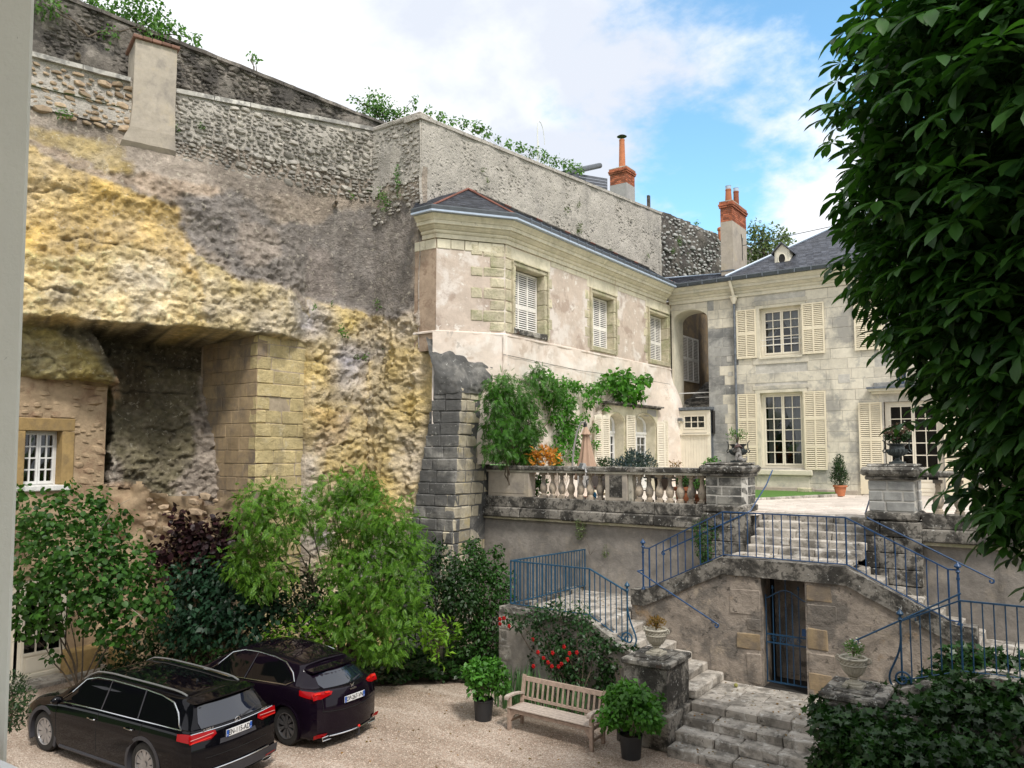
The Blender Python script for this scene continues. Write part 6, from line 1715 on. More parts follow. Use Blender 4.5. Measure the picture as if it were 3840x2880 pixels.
# dark rough weathering head of the buttress under the plaster
def head():
  Pm = lambda u: Vector(C1)+Vector(fM.u[:2])*u
  nz_, nu_ = 34, 60; V, F = [], []
  bot = bplan(6.35); top_ = (Pm(-.25), Pm(.5), Pm(1.62))
  for i in range(nz_+1):
    t = i/nz_; z = 6.78+1.27*t; e = t*t*(3-2*t)
    q = [a.lerp(b, e) for a, b in zip(bplan(min(7.2, z)), top_)]
    for k in range(nu_+1):
      u = k/nu_*2; p = q[0].lerp(q[1], u) if u < 1 else q[1].lerp(q[2], u-1)
      if .8 < u < 1.2: p = p.lerp((q[0].lerp(q[1], .8)+q[1].lerp(q[2], .2))/2, .5*(1-abs(u-1)/.2))
      n = mnoise.noise_vector(Vector((p.x, p.y, z))*2.2)*.05+mnoise.noise_vector(Vector((p.x, p.y, z))*7)*.03
      o_ = Vector((.75, -.66))*(.05*math.sin(math.pi*min(1, t*1.05))+(.03 if t < .9 else -.06))
      V.append((p.x+o_.x+n.x, p.y+o_.y+n.y, z+n.z+(.22-.34*u+.16*mnoise.noise(Vector((u*3.2, 3, 1))))*t))
  for i in range(nz_):
    for k in range(nu_): a = i*(nu_+1)+k; F.append((a, a+1, a+nu_+2, a+nu_+1))
  mb = MB(); mb.v = V; mb.f = F; mb.mi = [0]*len(F); mb.build('buttress_head', M['buttress_dark'], db, smooth=True)
head()
# the buildings and cliff were surveyed at a slightly small unit: bring them to metres
G_ = Matrix.Translation((0, 0, -.318)) @ Matrix.Scale(1.06, 4)
for o in [o for o in bpy.data.objects if o not in _before and o.parent is None]:
  o.matrix_basis = G_ @ o.matrix_basis
# ================================================================== cave dwelling at the left
cave = empty('cave_house', (-19.0, 8.5, 0), 'ochre plastered cave dwelling front under the rock with white casement and glazed doors', 'house')
XCV = -19.35
fV = Frame(XCV, 0, 90)
cw = (7.92, 8.72, 4.48, 5.76); cd = (6.90, 9.02, .08, 2.35)
CW_O = [(cw[0]-.02, cw[1]+.02, cw[2], cw[3]+.02), (cd[0], cd[1], 0, cd[3])]
wall_core(fV, cave, 'wall', M['cave_plaster'], 4, 9.75, 0, 7.4, CW_O, 0.0, .5)
rough_panel(fV, 'wall_skin', M['cave_plaster'], cave, 4, 9.72, 0, 7.3, .01, .04, .08, seed=81, mask=lambda u, w: ~(((u > cw[0]-.28) & (u < cw[1]+.3) & (w > cw[2]-.1) & (w < cw[3]+.33)) | ((u > cd[0]-.1) & (u < cd[1]+.1) & (w < cd[3]+.1))))
rubble(fV, cave, 'rubble_stone', M['cave_plaster'], 4.5, 9.6, 6.1, 7.2, 60, .26, 82, lim=60, proud=.2, dd=.02)
rubble(fV, cave, 'rubble_stone', M['cave_plaster'], 8.95, 9.65, 2.5, 6.0, 40, .2, 83, lim=60, proud=.2, dd=.02)
for (a, b, c, e) in ((cw[0]-.27, cw[0], 4.4, 5.76), (cw[1], cw[1]+.28, 4.4, 5.76), (cw[0]-.27, cw[1]+.28, 5.765, 6.06)):
  blk('surround_stone', M['cave_surround'], fV, cave, a, b, c, e, -.5, .05, .006, .015)
blk('window_sill', M['white_lime'] if 'white_lime' in M else M['coping_white'], fV, cave, cw[0]-.16, cw[1]+.22, 4.36, 4.50, -.4, .10, .008, .02)
window(fV, cave, cw[0], cw[1], cw[2], cw[3], -.28, 2, 4, 2, M['white_paint'], fw=.04, mw=.035)
# two glazed doors, one leaf ajar
window(fV, cave, 8.00, 9.00, .08, 2.35, -.06, 3, 4, 1, cream, panel=.42, fw=.06, name='glazed_door')
window(fV, cave, 6.94, 7.94, .08, 2.35, -.14, 3, 4, 1, cream, panel=.42, fw=.06, name='glazed_door')
blk('door_step', M['step_stone'], fV, cave, 6.4, 9.9, -.05, .10, -.4, .55, .01, .02)
blk('low_plinth', M['cave_surround'], fV, cave, 8.92, 9.7, 0, .62, -.3, .32, .01, .03)
lw = empty('low_kerb_wall', (-18.2, 10.3, 0), 'low brown stone kerb wall running on from the cave dwelling door', 'wall')
v = Vector((-17.6, 12.2))-Vector((-18.70, 9.7)); fK = Frame(-18.70, 9.7, math.degrees(math.atan2(v.y, v.x)))
for k in range(4): blk('kerb_stone', M['cave_surround'], fK, lw, v.length*k/4+.005, v.length*(k+1)/4-.005, 0, .58, -.3, 0, .012, .03)
rough_panel(Frame(-19.35, 9.75, 22), 'lower_rock_wall', M['cave_plaster'], lw, 0, 3.6, 0, 4.9, -.1, .20, .07, seed=84, mask=lambda u, w: w < 4.45-.12*u+.25*vnoise(u*2, w*2))
rubble(Frame(-19.35, 9.75, 22), lw, 'rubble_stone', M['rubble_warm'], 1.2, 3.2, 2.2, 4.3, 70, .2, 85, lim=70, proud=.3, dd=-.12)
# ================================================================== ironwork
def knob(mb, p, r=.045):
  mb.lathe([(r*.45, -.10), (r*.9, -.07), (r*.5, -.04), (r*.5, -.01), (r*1.25, .01), (r*1.3, .03), (r*.9, .055), (r*.3, .085), (.004, .11)], p, 12)
def railing(name, label, mat, tops, bots, spacing, posts=(), group=None, r=.011, skip_first=False):
  """tops/bots: matching polylines; bars hang between them"""
  t = empty(name, tuple(Vector(bots[0])), label, 'railing', group)
  mb = MB()
  for a, b in zip(tops, tops[1:]):
    a, b = Vector(a), Vector(b); d = (b-a).normalized(); s = Vector((-d.y, d.x, 0)).normalized()*.021
    v = [a-s, a+s, b+s, b-s]; up_ = Vector((0, 0, .012))
    mb.add([p+up_ for p in v]+[p-up_ for p in v], [(0, 3, 2, 1), (4, 5, 6, 7), (0, 1, 5, 4), (1, 2, 6, 5), (2, 3, 7, 6), (3, 0, 4, 7)])
  mb.build('top_rail', mat, t)
  mb = MB()
  for a, b in zip(bots, bots[1:]): mb.tube([a, b], .012, 6)
  mb.build('bottom_rail', mat, t)
  first = True
  for i in range(len(tops)-1):
    a, b = Vector(tops[i]), Vector(tops[i+1]); c, d = Vector(bots[i]), Vector(bots[i+1])
    n = max(1, round((b-a).to_2d().length/spacing))
    for k in range(0 if first else 1, n+1):
      q, p = a.lerp(b, k/n), c.lerp(d, k/n)
      big = k in (0, n)
      m_ = MB(); m_.tube([p, q], r*1.55 if big else r, 6, cap=False)
      m_.build('baluster_bar', mat, t)
    first = False
  for p, q in posts:
    m_ = MB(); p, q = Vector(p), Vector(q); m_.tube([p, q], .020, 8); m_.lathe([(.045, 0), (.045, .02), (.025, .05)], p, 10); m_.lathe([(.03, -.12), (.03, -.08)], q, 10); knob(m_, q+Vector((0, 0, .09)))
    m_.build('newel_post', mat, t, smooth='auto')
  return t
def scroll_newel(t, mat, x, y, ztop, zfoot, s, R0=.13):
  """S-shaped foot that runs out of the newel and curls into a spiral; s=-1 left side, +1 right (mirrored)"""
  X = lambda dx: x - s*dx
  mb = MB()
  pts = []
  ctrl = [(0, ztop), (.0, ztop-.18), (.005, ztop-.34), (.045, ztop-.52), (.115, ztop-.70), (.175, ztop-.84), (.19, ztop-.95), (.155, ztop-1.05), (.07, ztop-1.10), (-.03, ztop-1.07)]
  def cr(P, n=6):
    out = []
    Q = [P[0]]+P+[P[-1]]
    for i in range(1, len(Q)-2):
      for k in range(n):
        tt = k/n
        out.append(tuple(.5*((2*Q[i][j])+(-Q[i-1][j]+Q[i+1][j])*tt+(2*Q[i-1][j]-5*Q[i][j]+4*Q[i+1][j]-Q[i+2][j])*tt*tt+(-Q[i-1][j]+3*Q[i][j]-3*Q[i+1][j]+Q[i+2][j])*tt**3) for j in range(2)))
    return out+[P[-1]]
  for dx, z in cr(ctrl): pts.append((X(dx), y, z))
  cx_, cz_ = .0, ztop-.93
  a0 = -2.0
  for k in range(1, 34):
    a = a0-k*.30; rr = .145*(1-k/42)
    pts.append((X(cx_+rr*math.cos(a)), y, cz_+rr*math.sin(a)))
  mb.tube(pts, [.017]*len(pts), 7)
  knob(mb, (x, y, ztop+.10), .042)
  mb.tube([(x, y, ztop+.06), (x, y, ztop-.02)], .028, 8)
  mb.build('scroll_newel', mat, t, smooth='auto')
BI, BD, BLt = M['blue_iron'], M['blue_iron_dark'], M['blue_iron_light']
yr = 14.22
tl = [(-9.95, 17.2, 2.80), (-10.14, yr, 2.84), (-8.12, yr, 2.84), (-7.25, yr, 2.46)]
bl = [(-9.95, 17.2, 1.90), (-10.14, yr, 1.90), (-8.12, yr, 1.89), (-7.25, yr, 1.45)]
r1 = railing('iron_railing', 'blue-green iron railing round the lower left stair landing ending in a scrolled newel', BLt, tl, bl, .118)
scroll_newel(r1, BLt, -7.25, yr, 2.46, 1.45, -1)
tr_ = [(2*XC+9.95, 17.2, 2.86), (2*XC+10.14, yr, 2.93), (2*XC+7.72, yr, 2.93), (2*XC+6.85, yr, 2.50)]
br_ = [(2*XC+9.95, 17.2, 1.90), (2*XC+10.14, yr, 1.90), (2*XC+7.72, yr, 1.84), (2*XC+6.85, yr, 1.55)]
r2 = railing('iron_railing', 'dark blue iron railing above the ivy wall at the right with a scrolled newel', BD, tr_, br_, .150)
scroll_newel(r2, BD, 2*XC+6.85, yr, 2.50, 1.45, 1)
yc = YF+.06
tc_ = [(-7.57, yc, 3.17), (-7.42, yc, 3.17), (-5.75, yc, 4.04), (2*XC+5.75, yc, 4.04), (2*XC+7.42, yc, 3.22), (2*XC+7.57, yc, 3.22)]
bc_ = [(-7.57, yc, 2.32), (-7.42, yc, 2.33), (-5.75, yc, 3.16), (2*XC+5.75, yc, 3.16), (2*XC+7.42, yc, 2.34), (2*XC+7.57, yc, 2.33)]
railing('iron_railing', 'long blue iron railing over the gateway, crossing the upper landing and both upper flights', BI, tc_, bc_, .172, posts=[((-7.57, yc, 2.27), (-7.57, yc, 3.17)), ((2*XC+7.57, yc, 2.27), (2*XC+7.57, yc, 3.17))])
def handrail(label, pts, mat, curl=None, brackets=()):
  t = empty('handrail', pts[0], label, 'handrail')
  mb = MB(); P = list(pts)
  if curl:
    end = Vector(P[-1]); dx = curl
    for k in range(1, 12):
      a = math.pi/2-k*.5*1; rr = .05*(1-k/20)
      P.append((end.x+dx*(rr*math.cos(a)+.01), end.y, end.z-.05+rr*math.sin(a)))
  mb.tube(P, .016, 7)
  mb.build('rail', mat, t, smooth='auto')
  for b in brackets:
    mb = MB(); mb.tube([b, (b[0], b[1]+.02, b[2]-.06), (b[0], b[1]+.12, b[2]-.06)], .009, 5); mb.build('bracket', mat, t)
  return t
handrail('blue iron handrail down the left lower flight, fixed to the gateway wall', [(-7.53, 15.55, 2.70), (-7.62, 15.45, 2.68), (-7.52, 15.42, 2.65), (-5.86, 15.42, 1.80)], BI, 1, [(-5.95, 15.42, 1.84), (-6.9, 15.42, 2.33)])
handrail('dark blue handrail down the right lower flight, fixed to the gateway wall', [(2*XC+7.62, 15.45, 2.85), (2*XC+5.90, 15.42, 1.82)], BD, -1, [(2*XC+5.95, 15.42, 1.84), (2*XC+6.9, 15.42, 2.36)])
handrail('blue handrail climbing along the terrace wall and past the left pier', [(-5.57, 18.5, 4.84), (-5.60, 18.1, 4.50), (-5.68, 17.2, 3.97), (-5.76, 17.12, 3.91), (-7.74, 17.10, 2.93)], BI, -1, [(-7.6, 17.1, 3.0), (-6.7, 17.1, 3.44)])
handrail('blue handrail running down to the right past the grey pier', [(-3.36, 18.5, 4.56), (-3.37, 18.1, 4.30), (-3.33, 17.3, 4.00), (-3.24, 17.08, 3.93), (-1.15, 17.08, 2.92)], BI, 1, [(-2.0, 17.08, 3.36)])
# gate
gt = empty('iron_gate', (-4.55, 15.75, .65), 'dark blue wrought iron gate in the arched-top cellar opening of the stairs', 'gate')
yg = 15.72; gx0, gx1 = -4.93, -4.15
for i, (x, ht) in enumerate([(gx0, 2.43), (-4.79, 2.56), (-4.665, 2.52), (-4.54, 2.74), (-4.415, 2.52), (-4.29, 2.58), (gx1, 2.45)]):
  mb = MB(); mb.tube([(x, yg, .72), (x, yg, ht)], .014 if i in (0, 6) else .010, 6)
  if i in (1, 3, 5): mb.lathe([(.008, -.02), (.022, .0), (.026, .02), (.006, .07)], (x, yg, ht), 8)
  mb.build('gate_bar', BD, gt)
for z in (.74, 1.50, 1.66):
  mb = MB(); mb.box((gx0, yg-.012, z-.014), (gx1, yg+.012, z+.014)); mb.build('gate_rail', BD, gt)
mb = MB(); mb.tube([(gx0+(gx1-gx0)*k/14, yg, 2.36+.18*math.sin(math.pi*k/14)**1.5) for k in range(15)], .012, 6); mb.build('gate_arch', BD, gt)
mb = MB()
for s in (-1, 1):
  for cx_ in (-4.54+s*.075, -4.54+s*.24):
    mb.tube([(cx_+s*.05*(1-k/30)*math.cos(k*.42), yg, 1.58+.055*(1-k/30)*math.sin(k*.42)) for k in range(22)], .007, 5)
mb.build('scrollwork', BD, gt)
mb = MB(); mb.box((gx1-.09, yg-.02, 1.70), (gx1+.005, yg+.02, 1.84)); mb.build('lock_box', BI, gt)
# ================================================================== urns, pots, lamps
def stone_urn(loc, label):
  t = empty('stone_urn', loc, label, 'urn')
  mb = MB(); mb.box((-.15, -.15, 0), (.15, .15, .05)); mb.build('urn_base', M['urn_stone'], t, bevel=.006)
  for c in t.children: c.matrix_parent_inverse = Matrix.Identity(4)
  def add(mb_, nm, **k):
    o = mb_.build(nm, M['urn_stone'], t, **k); o.matrix_parent_inverse = Matrix.Identity(4); return o
  mb = MB(); mb.lathe([(.13, .05), (.13, .075), (.075, .095), (.055, .13), (.085, .15), (.085, .165)], n=24); add(mb, 'urn_foot', smooth='auto')
  mb = MB(); mb.lathe([(.06, .165), (.12, .20), (.165, .27), (.19, .34)], n=96, flute=(0, 3, 20, .045)); add(mb, 'fluted_bowl', smooth='auto')
  mb = MB(); mb.lathe([(.195, .34), (.205, .35), (.205, .36), (.19, .37), (.19, .43), (.215, .44), (.22, .46), (.20, .475), (.18, .46), (.17, .42)], n=32)
  for k in range(20):
    a = 2*math.pi*k/20; mb.tube([(.193*math.cos(a), .193*math.sin(a), .375), (.198*math.cos(a+.16), .198*math.sin(a+.16), .40), (.193*math.cos(a+.3), .193*math.sin(a+.3), .425)], .012, 5)
  add(mb, 'urn_rim', smooth='auto')
  for s in (-1, 1):
    mb = MB(); mb.tube([(s*.20, 0, .38), (s*.25, 0, .40), (s*.265, 0, .44), (s*.245, 0, .475), (s*.215, 0, .46), (s*.225, 0, .435)], .015, 6); add(mb, 'urn_handle', smooth='auto')
  mb = MB(); mb.lathe([(.185, .40), (.001, .44)], n=20); o = mb.build('soil', M['soil'], t); o.matrix_parent_inverse = Matrix.Identity(4)
  return t
su = stone_urn((-6.29, 13.5, 1.52), 'pale fluted stone urn with rusty heather on the left stair pillar')
su2 = copy_tree(su, (-2.85, 13.5, 1.52), 'pale fluted stone urn with white flowers beside the ivy on the right stair pillar')
def iron_urn(loc, label):
  t = empty('iron_urn', loc, label, 'urn')
  def add(mb_, nm, m='urn_iron', **k):
    o = mb_.build(nm, M[m], t, **k); o.matrix_parent_inverse = Matrix.Identity(4); return o
  mb = MB(); mb.box((-.14, -.14, 0), (.14, .14, .04)); mb.lathe([(.11, .04), (.05, .09), (.045, .12), (.08, .15)], n=20); add(mb, 'urn_foot', smooth='auto')
  mb = MB(); mb.lathe([(.07, .15), (.15, .18), (.20, .24), (.195, .30)], n=80, flute=(0, 3, 16, .07)); add(mb, 'gadrooned_bowl', smooth='auto')
  mb = MB(); mb.lathe([(.15, .30), (.14, .36), (.19, .40), (.20, .42), (.17, .41)], n=28); add(mb, 'urn_neck', smooth='auto')
  for s in (-1, 1):
    mb = MB(); mb.tube([(s*.19, 0, .26), (s*.25, 0, .22), (s*.27, 0, .26), (s*.235, 0, .30), (s*.225, 0, .38), (s*.235, 0, .46), (s*.27, 0, .48)], .014, 6); add(mb, 'urn_handle', smooth='auto')
  mb = MB(); mb.lathe([(.165, .39), (.001, .42)], n=20); add(mb, 'soil', 'soil')
  return t
plain('urn_iron', (.035, .045, .048), .5, .35, 18, .4)
iu = iron_urn((-6.08, 17.62, 5.035), 'dark iron urn with airy foliage on the left pier, a small statue leaning on it')
iu2 = copy_tree(iu, (-2.74, 17.62, 5.035), 'dark iron urn with clipped reddish-green plant on the right pier')
# little statue leaning on the urn: a crouching winged lion-like figure
st = empty('small_statue', (-5.93, 17.30, 5.035), 'small weathered brown and grey seated statue beside the left iron urn', 'statue')
def skin(name, verts, edges, radii, mat, parent, sub=2, root=0):
  me = bpy.data.meshes.new(name); me.from_pydata(verts, edges, []); me.materials.append(mat)
  o = bpy.data.objects.new(name, me); setup(o, parent)
  m = o.modifiers.new('skin', 'SKIN'); m.use_smooth_shade = True
  if not me.skin_vertices: me.attributes
  bpy.context.view_layer.update()
  bm = bmesh.new(); bm.from_mesh(me); L = bm.verts.layers.skin.verify(); bm.verts.ensure_lookup_table()
  for v, r in zip(bm.verts, radii): v[L].radius = (r, r); v[L].use_root = (v.index == root)
  bm.to_mesh(me); bm.free()
  s = o.modifiers.new('sub', 'SUBSURF'); s.levels = sub; s.render_levels = sub
  return o
V_ = [(0, 0, .06), (-.02, 0, .16), (-.03, 0, .27), (-.04, -.01, .33), (-.06, -.03, .36), (-.09, -.05, .35), (.07, -.03, .05), (.09, -.07, .02), (.02, -.09, .05), (-.03, -.09, .18), (-.05, -.12, .03), (-.12, .02, .22), (-.14, .0, .30), (.10, .05, .04), (.12, .08, .12)]
V_ = [(-5.93+a*1.1, 17.30+b*1.1, 5.035+c*1.1) for a, b, c in V_]
skin('figure', V_, [(0, 1), (1, 2), (2, 3), (3, 4), (4, 5), (0, 6), (6, 7), (0, 8), (1, 9), (9, 10), (2, 11), (11, 12), (0, 13), (13, 14)],
     [.075, .065, .07, .045, .055, .03, .045, .03, .04, .035, .028, .04, .05, .025, .018], M['statue_grey'], st)
V2 = [(-.03, 0, .25), (-.05, -.02, .34), (-.08, -.04, .36), (-.01, .03, .31)]
skin('mane', [(-5.93+a*1.1, 17.30+b*1.1, 5.035+c*1.1) for a, b, c in V2], [(0, 1), (1, 2), (0, 3)], [.09, .085, .055, .06], M['statue_brown'], st)
# flower pots
def pot(loc, r0, r1, h, mat, label, name='plant_pot', rim=True, plain_=False, cat='pot', group=None):
  t = empty(name, loc, label, cat, group)
  mb = MB()
  if plain_: prof = [(r0, 0), (r1, h-.03), (r1+.008, h-.028), (r1+.008, h), (r1-.012, h), (r1-.016, h-.05)]
  else: prof = [(r0, 0), (r0+.35*(r1-r0), h*.35), (r1-.02, h*.74), (r1-.03, h*.8), (r1+.012, h*.82), (r1+.02, h*.92), (r1+.012, h), (r1-.02, h), (r1-.03, h-.05)]
  mb.lathe(prof, n=28); o = mb.build('pot', mat, t, smooth='auto'); o.matrix_parent_inverse = Matrix.Identity(4)
  mb = MB(); mb.lathe([(r1-.02, h-.06), (.001, h-.03)], n=20); o = mb.build('soil', M['soil'], t); o.matrix_parent_inverse = Matrix.Identity(4)
  return t
potL = pot((-9.52, 12.42, 0), .165, .195, .40, M['black_plastic'], 'black plastic tub of the hydrangea left of the bench', 'black_tub', plain_=True, cat='tub')
potR = pot((-6.28, 12.40, 0), .165, .195, .40, M['black_plastic'], 'black plastic tub of the hydrangea between bench and stair pillar', 'black_tub', plain_=True, cat='tub')
pot((-6.0, 27.3, 3.80), .13, .21, .36, M['terracotta'], 'terracotta pot with a small clipped conifer against the house front', 'terracotta_pot')
pot((-7.66, 18.15, ZT), .15, .23, .52, M['terracotta'], 'large brown clay pot with a round plant seen between balusters', 'terracotta_pot')
pot((-7.15, 18.0, ZT), .12, .18, .36, M['terracotta'], 'smaller clay pot with a leafy plant near the left pier', 'terracotta_pot')
pot((-6.85, 18.3, ZT), .14, .17, .42, M['black_plastic'], 'dark pot tucked behind the left pier', 'dark_pot', plain_=True)
pot((-10.35, 17.95, ZT), .09, .12, .20, M['orange_pot'] if 'orange_pot' in M else M['terracotta'], 'small round orange-red pot on the terrace behind the balusters', 'small_pot')
pot((-18.15, 11.4, .0), .22, .26, .80, M['green_pot'], 'dark green square-shouldered tub standing on the kerb at the cliff foot', 'dark_tub', plain_=True, cat='tub')
# ball lying on the lower landing
mb = MB(); mb.ball((-5.40, 15.22, .69), .04, 14, 9); bl_ = mb.build('ball', M['leaf_olive_ball'] if 'leaf_olive_ball' in M else M['terracotta'], smooth=True, label='small yellowish-green ball lying by the gateway wall', cat='ball')
plain('ball_felt', (.28, .27, .08), .9, .15); bl_.data.materials.clear(); bl_.data.materials.append(M['ball_felt'])
# floodlights
def flood(loc, rz, label, tilt=20, sc=1.0):
  t = empty('floodlight', loc, label, 'floodlight')
  Mx = Matrix.Translation(loc) @ Matrix.Rotation(rz, 4, 'Z') @ Matrix.Rotation(R(tilt), 4, 'X') @ Matrix.Scale(sc, 4)
  mb = MB(); mb.box((-.11, -.05, -.08), (.11, .02, .08), M=Mx); mb.box((-.09, .02, -.06), (.09, .06, .06), M=Mx); mb.build('housing', M['aluminium'], t, bevel=.006)
  mb = MB(); mb.box((-.092, -.054, -.062), (.092, -.049, .062), M=Mx); mb.build('lens', M['window_grey'], t)
  mb = MB(); mb.tube([Mx @ Vector((-.12, 0, 0)), Mx @ Vector((-.12, .1, -.02)), Mx @ Vector((.12, .1, -.02)), Mx @ Vector((.12, 0, 0))], .008, 5)
  mb.tube([Mx @ Vector((.02, .08, -.02)), Mx @ Vector((.10, .12, -.12))], .028, 8); mb.build('bracket', M['aluminium'], t)
plain('window_grey', (.16, .17, .18), .25, .05)
flood((-9.96, 17.12, 4.90), R(-30), 'white floodlight clamped on the balustrade coping beside the parasol', -25)
flood((-12.08, 28.40, 6.53), R(10), 'small grey floodlight at the top left of the boarded porch', 15, .85)
_b4 = set(bpy.data.objects)
# blue wall lantern above the door
ln = empty('wall_lantern', (-3.97, 26.6, 7.45), 'blue glazed lantern hanging on the house wall above the door canopy', 'lantern')
mb = MB(); n = 6
def ring6(r, z): return [(-3.97+r*math.cos(2*math.pi*i/n), 26.75+r*math.sin(2*math.pi*i/n), z) for i in range(n)]
mb.lathe([(.17, 0), (.13, .10), (.05, .17), (.02, .24)], (-3.97, 26.75, 7.74), 6); mb.build('lantern_roof', BLt, ln)
mb = MB()
for a, b in zip(ring6(.15, 7.74), ring6(.08, 7.42)): mb.tube([a, b], .010, 5)
mb.tube(ring6(.08, 7.42), .012, 5, closed=True, cap=False); mb.tube(ring6(.15, 7.74), .012, 5, closed=True, cap=False); mb.build('lantern_frame', BI, ln)
mb = MB(); a, b = ring6(.075, 7.43), ring6(.145, 7.73); mb.add(a+b, [(i, (i+1) % 6, (i+1) % 6+6, i+6) for i in range(6)]); mb.build('lantern_glass', M['window_glass'], ln)
mb = MB(); mb.tube([(-3.97, 26.75, 7.98), (-3.97, 26.8, 8.15), (-3.97, 27.0, 8.2), (-3.97, 27.24, 8.05)], .014, 6); mb.build('lantern_arm', BI, ln)
for o in [o for o in bpy.data.objects if o not in _b4 and o.parent is None]: o.matrix_basis = G_ @ o.matrix_basis
# ================================================================== bench
def bench():
  t = empty('garden_bench', (-7.87, 12.45, 0), 'weathered teak garden bench with slatted back between two potted hydrangeas', 'bench')
  x0, x1, yf, yb = -8.80, -6.94, 12.22, 12.68
  g, k = M['teak_grey'], M['teak']
  def bx(nm, a, b, m=k, bev=.006, rx=None):
    mb = MB(); mb.box(a, b)
    o = mb.build(nm, m, t, bevel=bev)
    return o
  for x in (x0, x1-.07):
    bx('front_leg', (x, yf, 0), (x+.07, yf+.06, .63))
    mb = MB(); vs = []
    for (y, z) in ((yb-.03, 0), (yb+.03, 0), (yb+.03, .43), (yb+.12, .90), (yb+.06, .93), (yb-.03, .45)): vs.append((y, z))
    n = len(vs); mb.add([(x, y, z) for y, z in vs]+[(x+.065, y, z) for y, z in vs], [tuple(range(n))[::-1], tuple(range(n, 2*n))]+[(i, (i+1) % n, n+(i+1) % n, n+i) for i in range(n)])
    mb.build('back_leg', k, t, bevel=.005)
    bx('side_rail', (x+.012, yf+.06, .34), (x+.052, yb-.03, .41)); bx('stretcher', (x+.015, yf+.06, .14), (x+.05, yb-.03, .185))
    mb = MB(); pts = [(yf-.07, .615), (yf-.06, .645), (yf+.0, .66), (yf+.2, .655), (yf+.4, .625), (yb+.02, .60)]
    vs = []
    for y, z in pts: vs += [(x-.012, y, z), (x+.078, y, z), (x+.078, y, z-.035), (x-.012, y, z-.035)]
    mb.add(vs, [(0, 3, 2, 1), (20, 21, 22, 23)]+[(4*i+j, 4*i+(j+1) % 4, 4*i+4+(j+1) % 4, 4*i+4+j) for i in range(5) for j in range(4)])
    mb.build('armrest', g, t)
    mb = MB(); s = 1 if x == x0 else -1; xx = x+.07 if s > 0 else x
    mb.add([(xx, yf+.02, .34), (xx+s*.13, yf+.02, .34), (xx+s*.07, yf+.02, .29), (xx+s*.02, yf+.02, .20), (xx, yf+.02, .20)]+[(xx, yf+.05, .34), (xx+s*.13, yf+.05, .34), (xx+s*.07, yf+.05, .29), (xx+s*.02, yf+.05, .20), (xx, yf+.05, .20)],
               [(0, 1, 2, 3, 4), (9, 8, 7, 6, 5)]+[(i, i+5, (i+1) % 5+5, (i+1) % 5) for i in range(5)])
    mb.build('brace', k, t)
  bx('front_apron', (x0+.07, yf+.012, .335), (x1-.07, yf+.045, .40)); bx('back_apron', (x0+.07, yb-.02, .34), (x1-.07, yb+.01, .40))
  for i in range(5):
    y = yf-.015+i*.094
    bx('seat_slat', (x0+.008 if i == 0 else x0+.075, y, .415-.012*(i > 2)), (x1-.008 if i == 0 else x1-.075, y+.082, .437-.012*(i > 2)), g, .004)
  def tilt(nm, xa, xb, za, zb, th, m=k):
    yy = lambda z: yb+.0+max(0, (z-.43))*.19
    mb = MB(); vs = []
    for z in (za, zb): vs += [(xa, yy(z), z), (xb, yy(z), z), (xb, yy(z)+th, z), (xa, yy(z)+th, z)]
    mb.add(vs, [(0, 3, 2, 1), (4, 5, 6, 7)]+[(j, (j+1) % 4, 4+(j+1) % 4, 4+j) for j in range(4)]); mb.build(nm, m, t, bevel=.004)
  tilt('back_top_rail', x0+.065, x1-.065, .80, .885, .04); tilt('back_bottom_rail', x0+.065, x1-.065, .47, .52, .03)
  n = 15
  for i in range(n):
    x = x0+.065+.055+(x1-x0-.13-.11-.04)*i/(n-1)
    tilt('back_slat', x, x+.042, .50, .81, .018)
  return t
bench()
# ================================================================== parasol and terrace furniture
def parasol():
  t = empty('closed_parasol', (-10.9, 19, ZT), 'closed beige parasol hanging from a curved grey arm behind the balustrade', 'parasol')
  mb = MB(); n = 40; rows = [(.035, 5.98), (.075, 5.90), (.13, 5.78), (.145, 5.76), (.09, 5.74), (.12, 5.55), (.17, 5.25), (.24, 4.95), (.31, 4.62), (.33, 4.50), (.30, 4.48)]
  for k, (r, z) in enumerate(rows):
    for i in range(n):
      a = 2*math.pi*i/n; q = r*(1+.16*math.sin(8*a+.4*k*.3)*min(1, k/4)); mb.v.append((-10.93+q*math.cos(a)+.02*(5.98-z), 19+q*math.sin(a), z))
  for k in range(len(rows)-1):
    for i in range(n): mb.f.append((k*n+i, (k+1)*n+i, (k+1)*n+(i+1) % n, k*n+(i+1) % n)); mb.mi.append(0)
  mb.build('canopy', M['umbrella_cloth'], t, smooth=True)
  mb = MB(); mb.tube([(-10.95, 19, 6.12), (-10.95, 19, 4.4)], .022, 8); mb.lathe([(.05, 0), (.05, .10), (.03, .12)], (-10.95, 19, 5.97), 10); mb.build('pole', M['black_iron'], t)
  mb = MB(); mb.tube([(-10.98, 19, 6.12), (-11.08, 19, 6.10), (-11.22, 19, 5.85), (-11.33, 19, 5.40), (-11.38, 19, 4.9), (-11.38, 19, 4.3), (-11.36, 19, ZT)], .028, 8); mb.build('curved_arm', M['aluminium'], t, smooth='auto')
  mb = MB(); mb.box((-11.6, 18.7, ZT), (-10.9, 19.3, ZT+.06)); mb.build('base', M['black_iron'], t)
parasol()
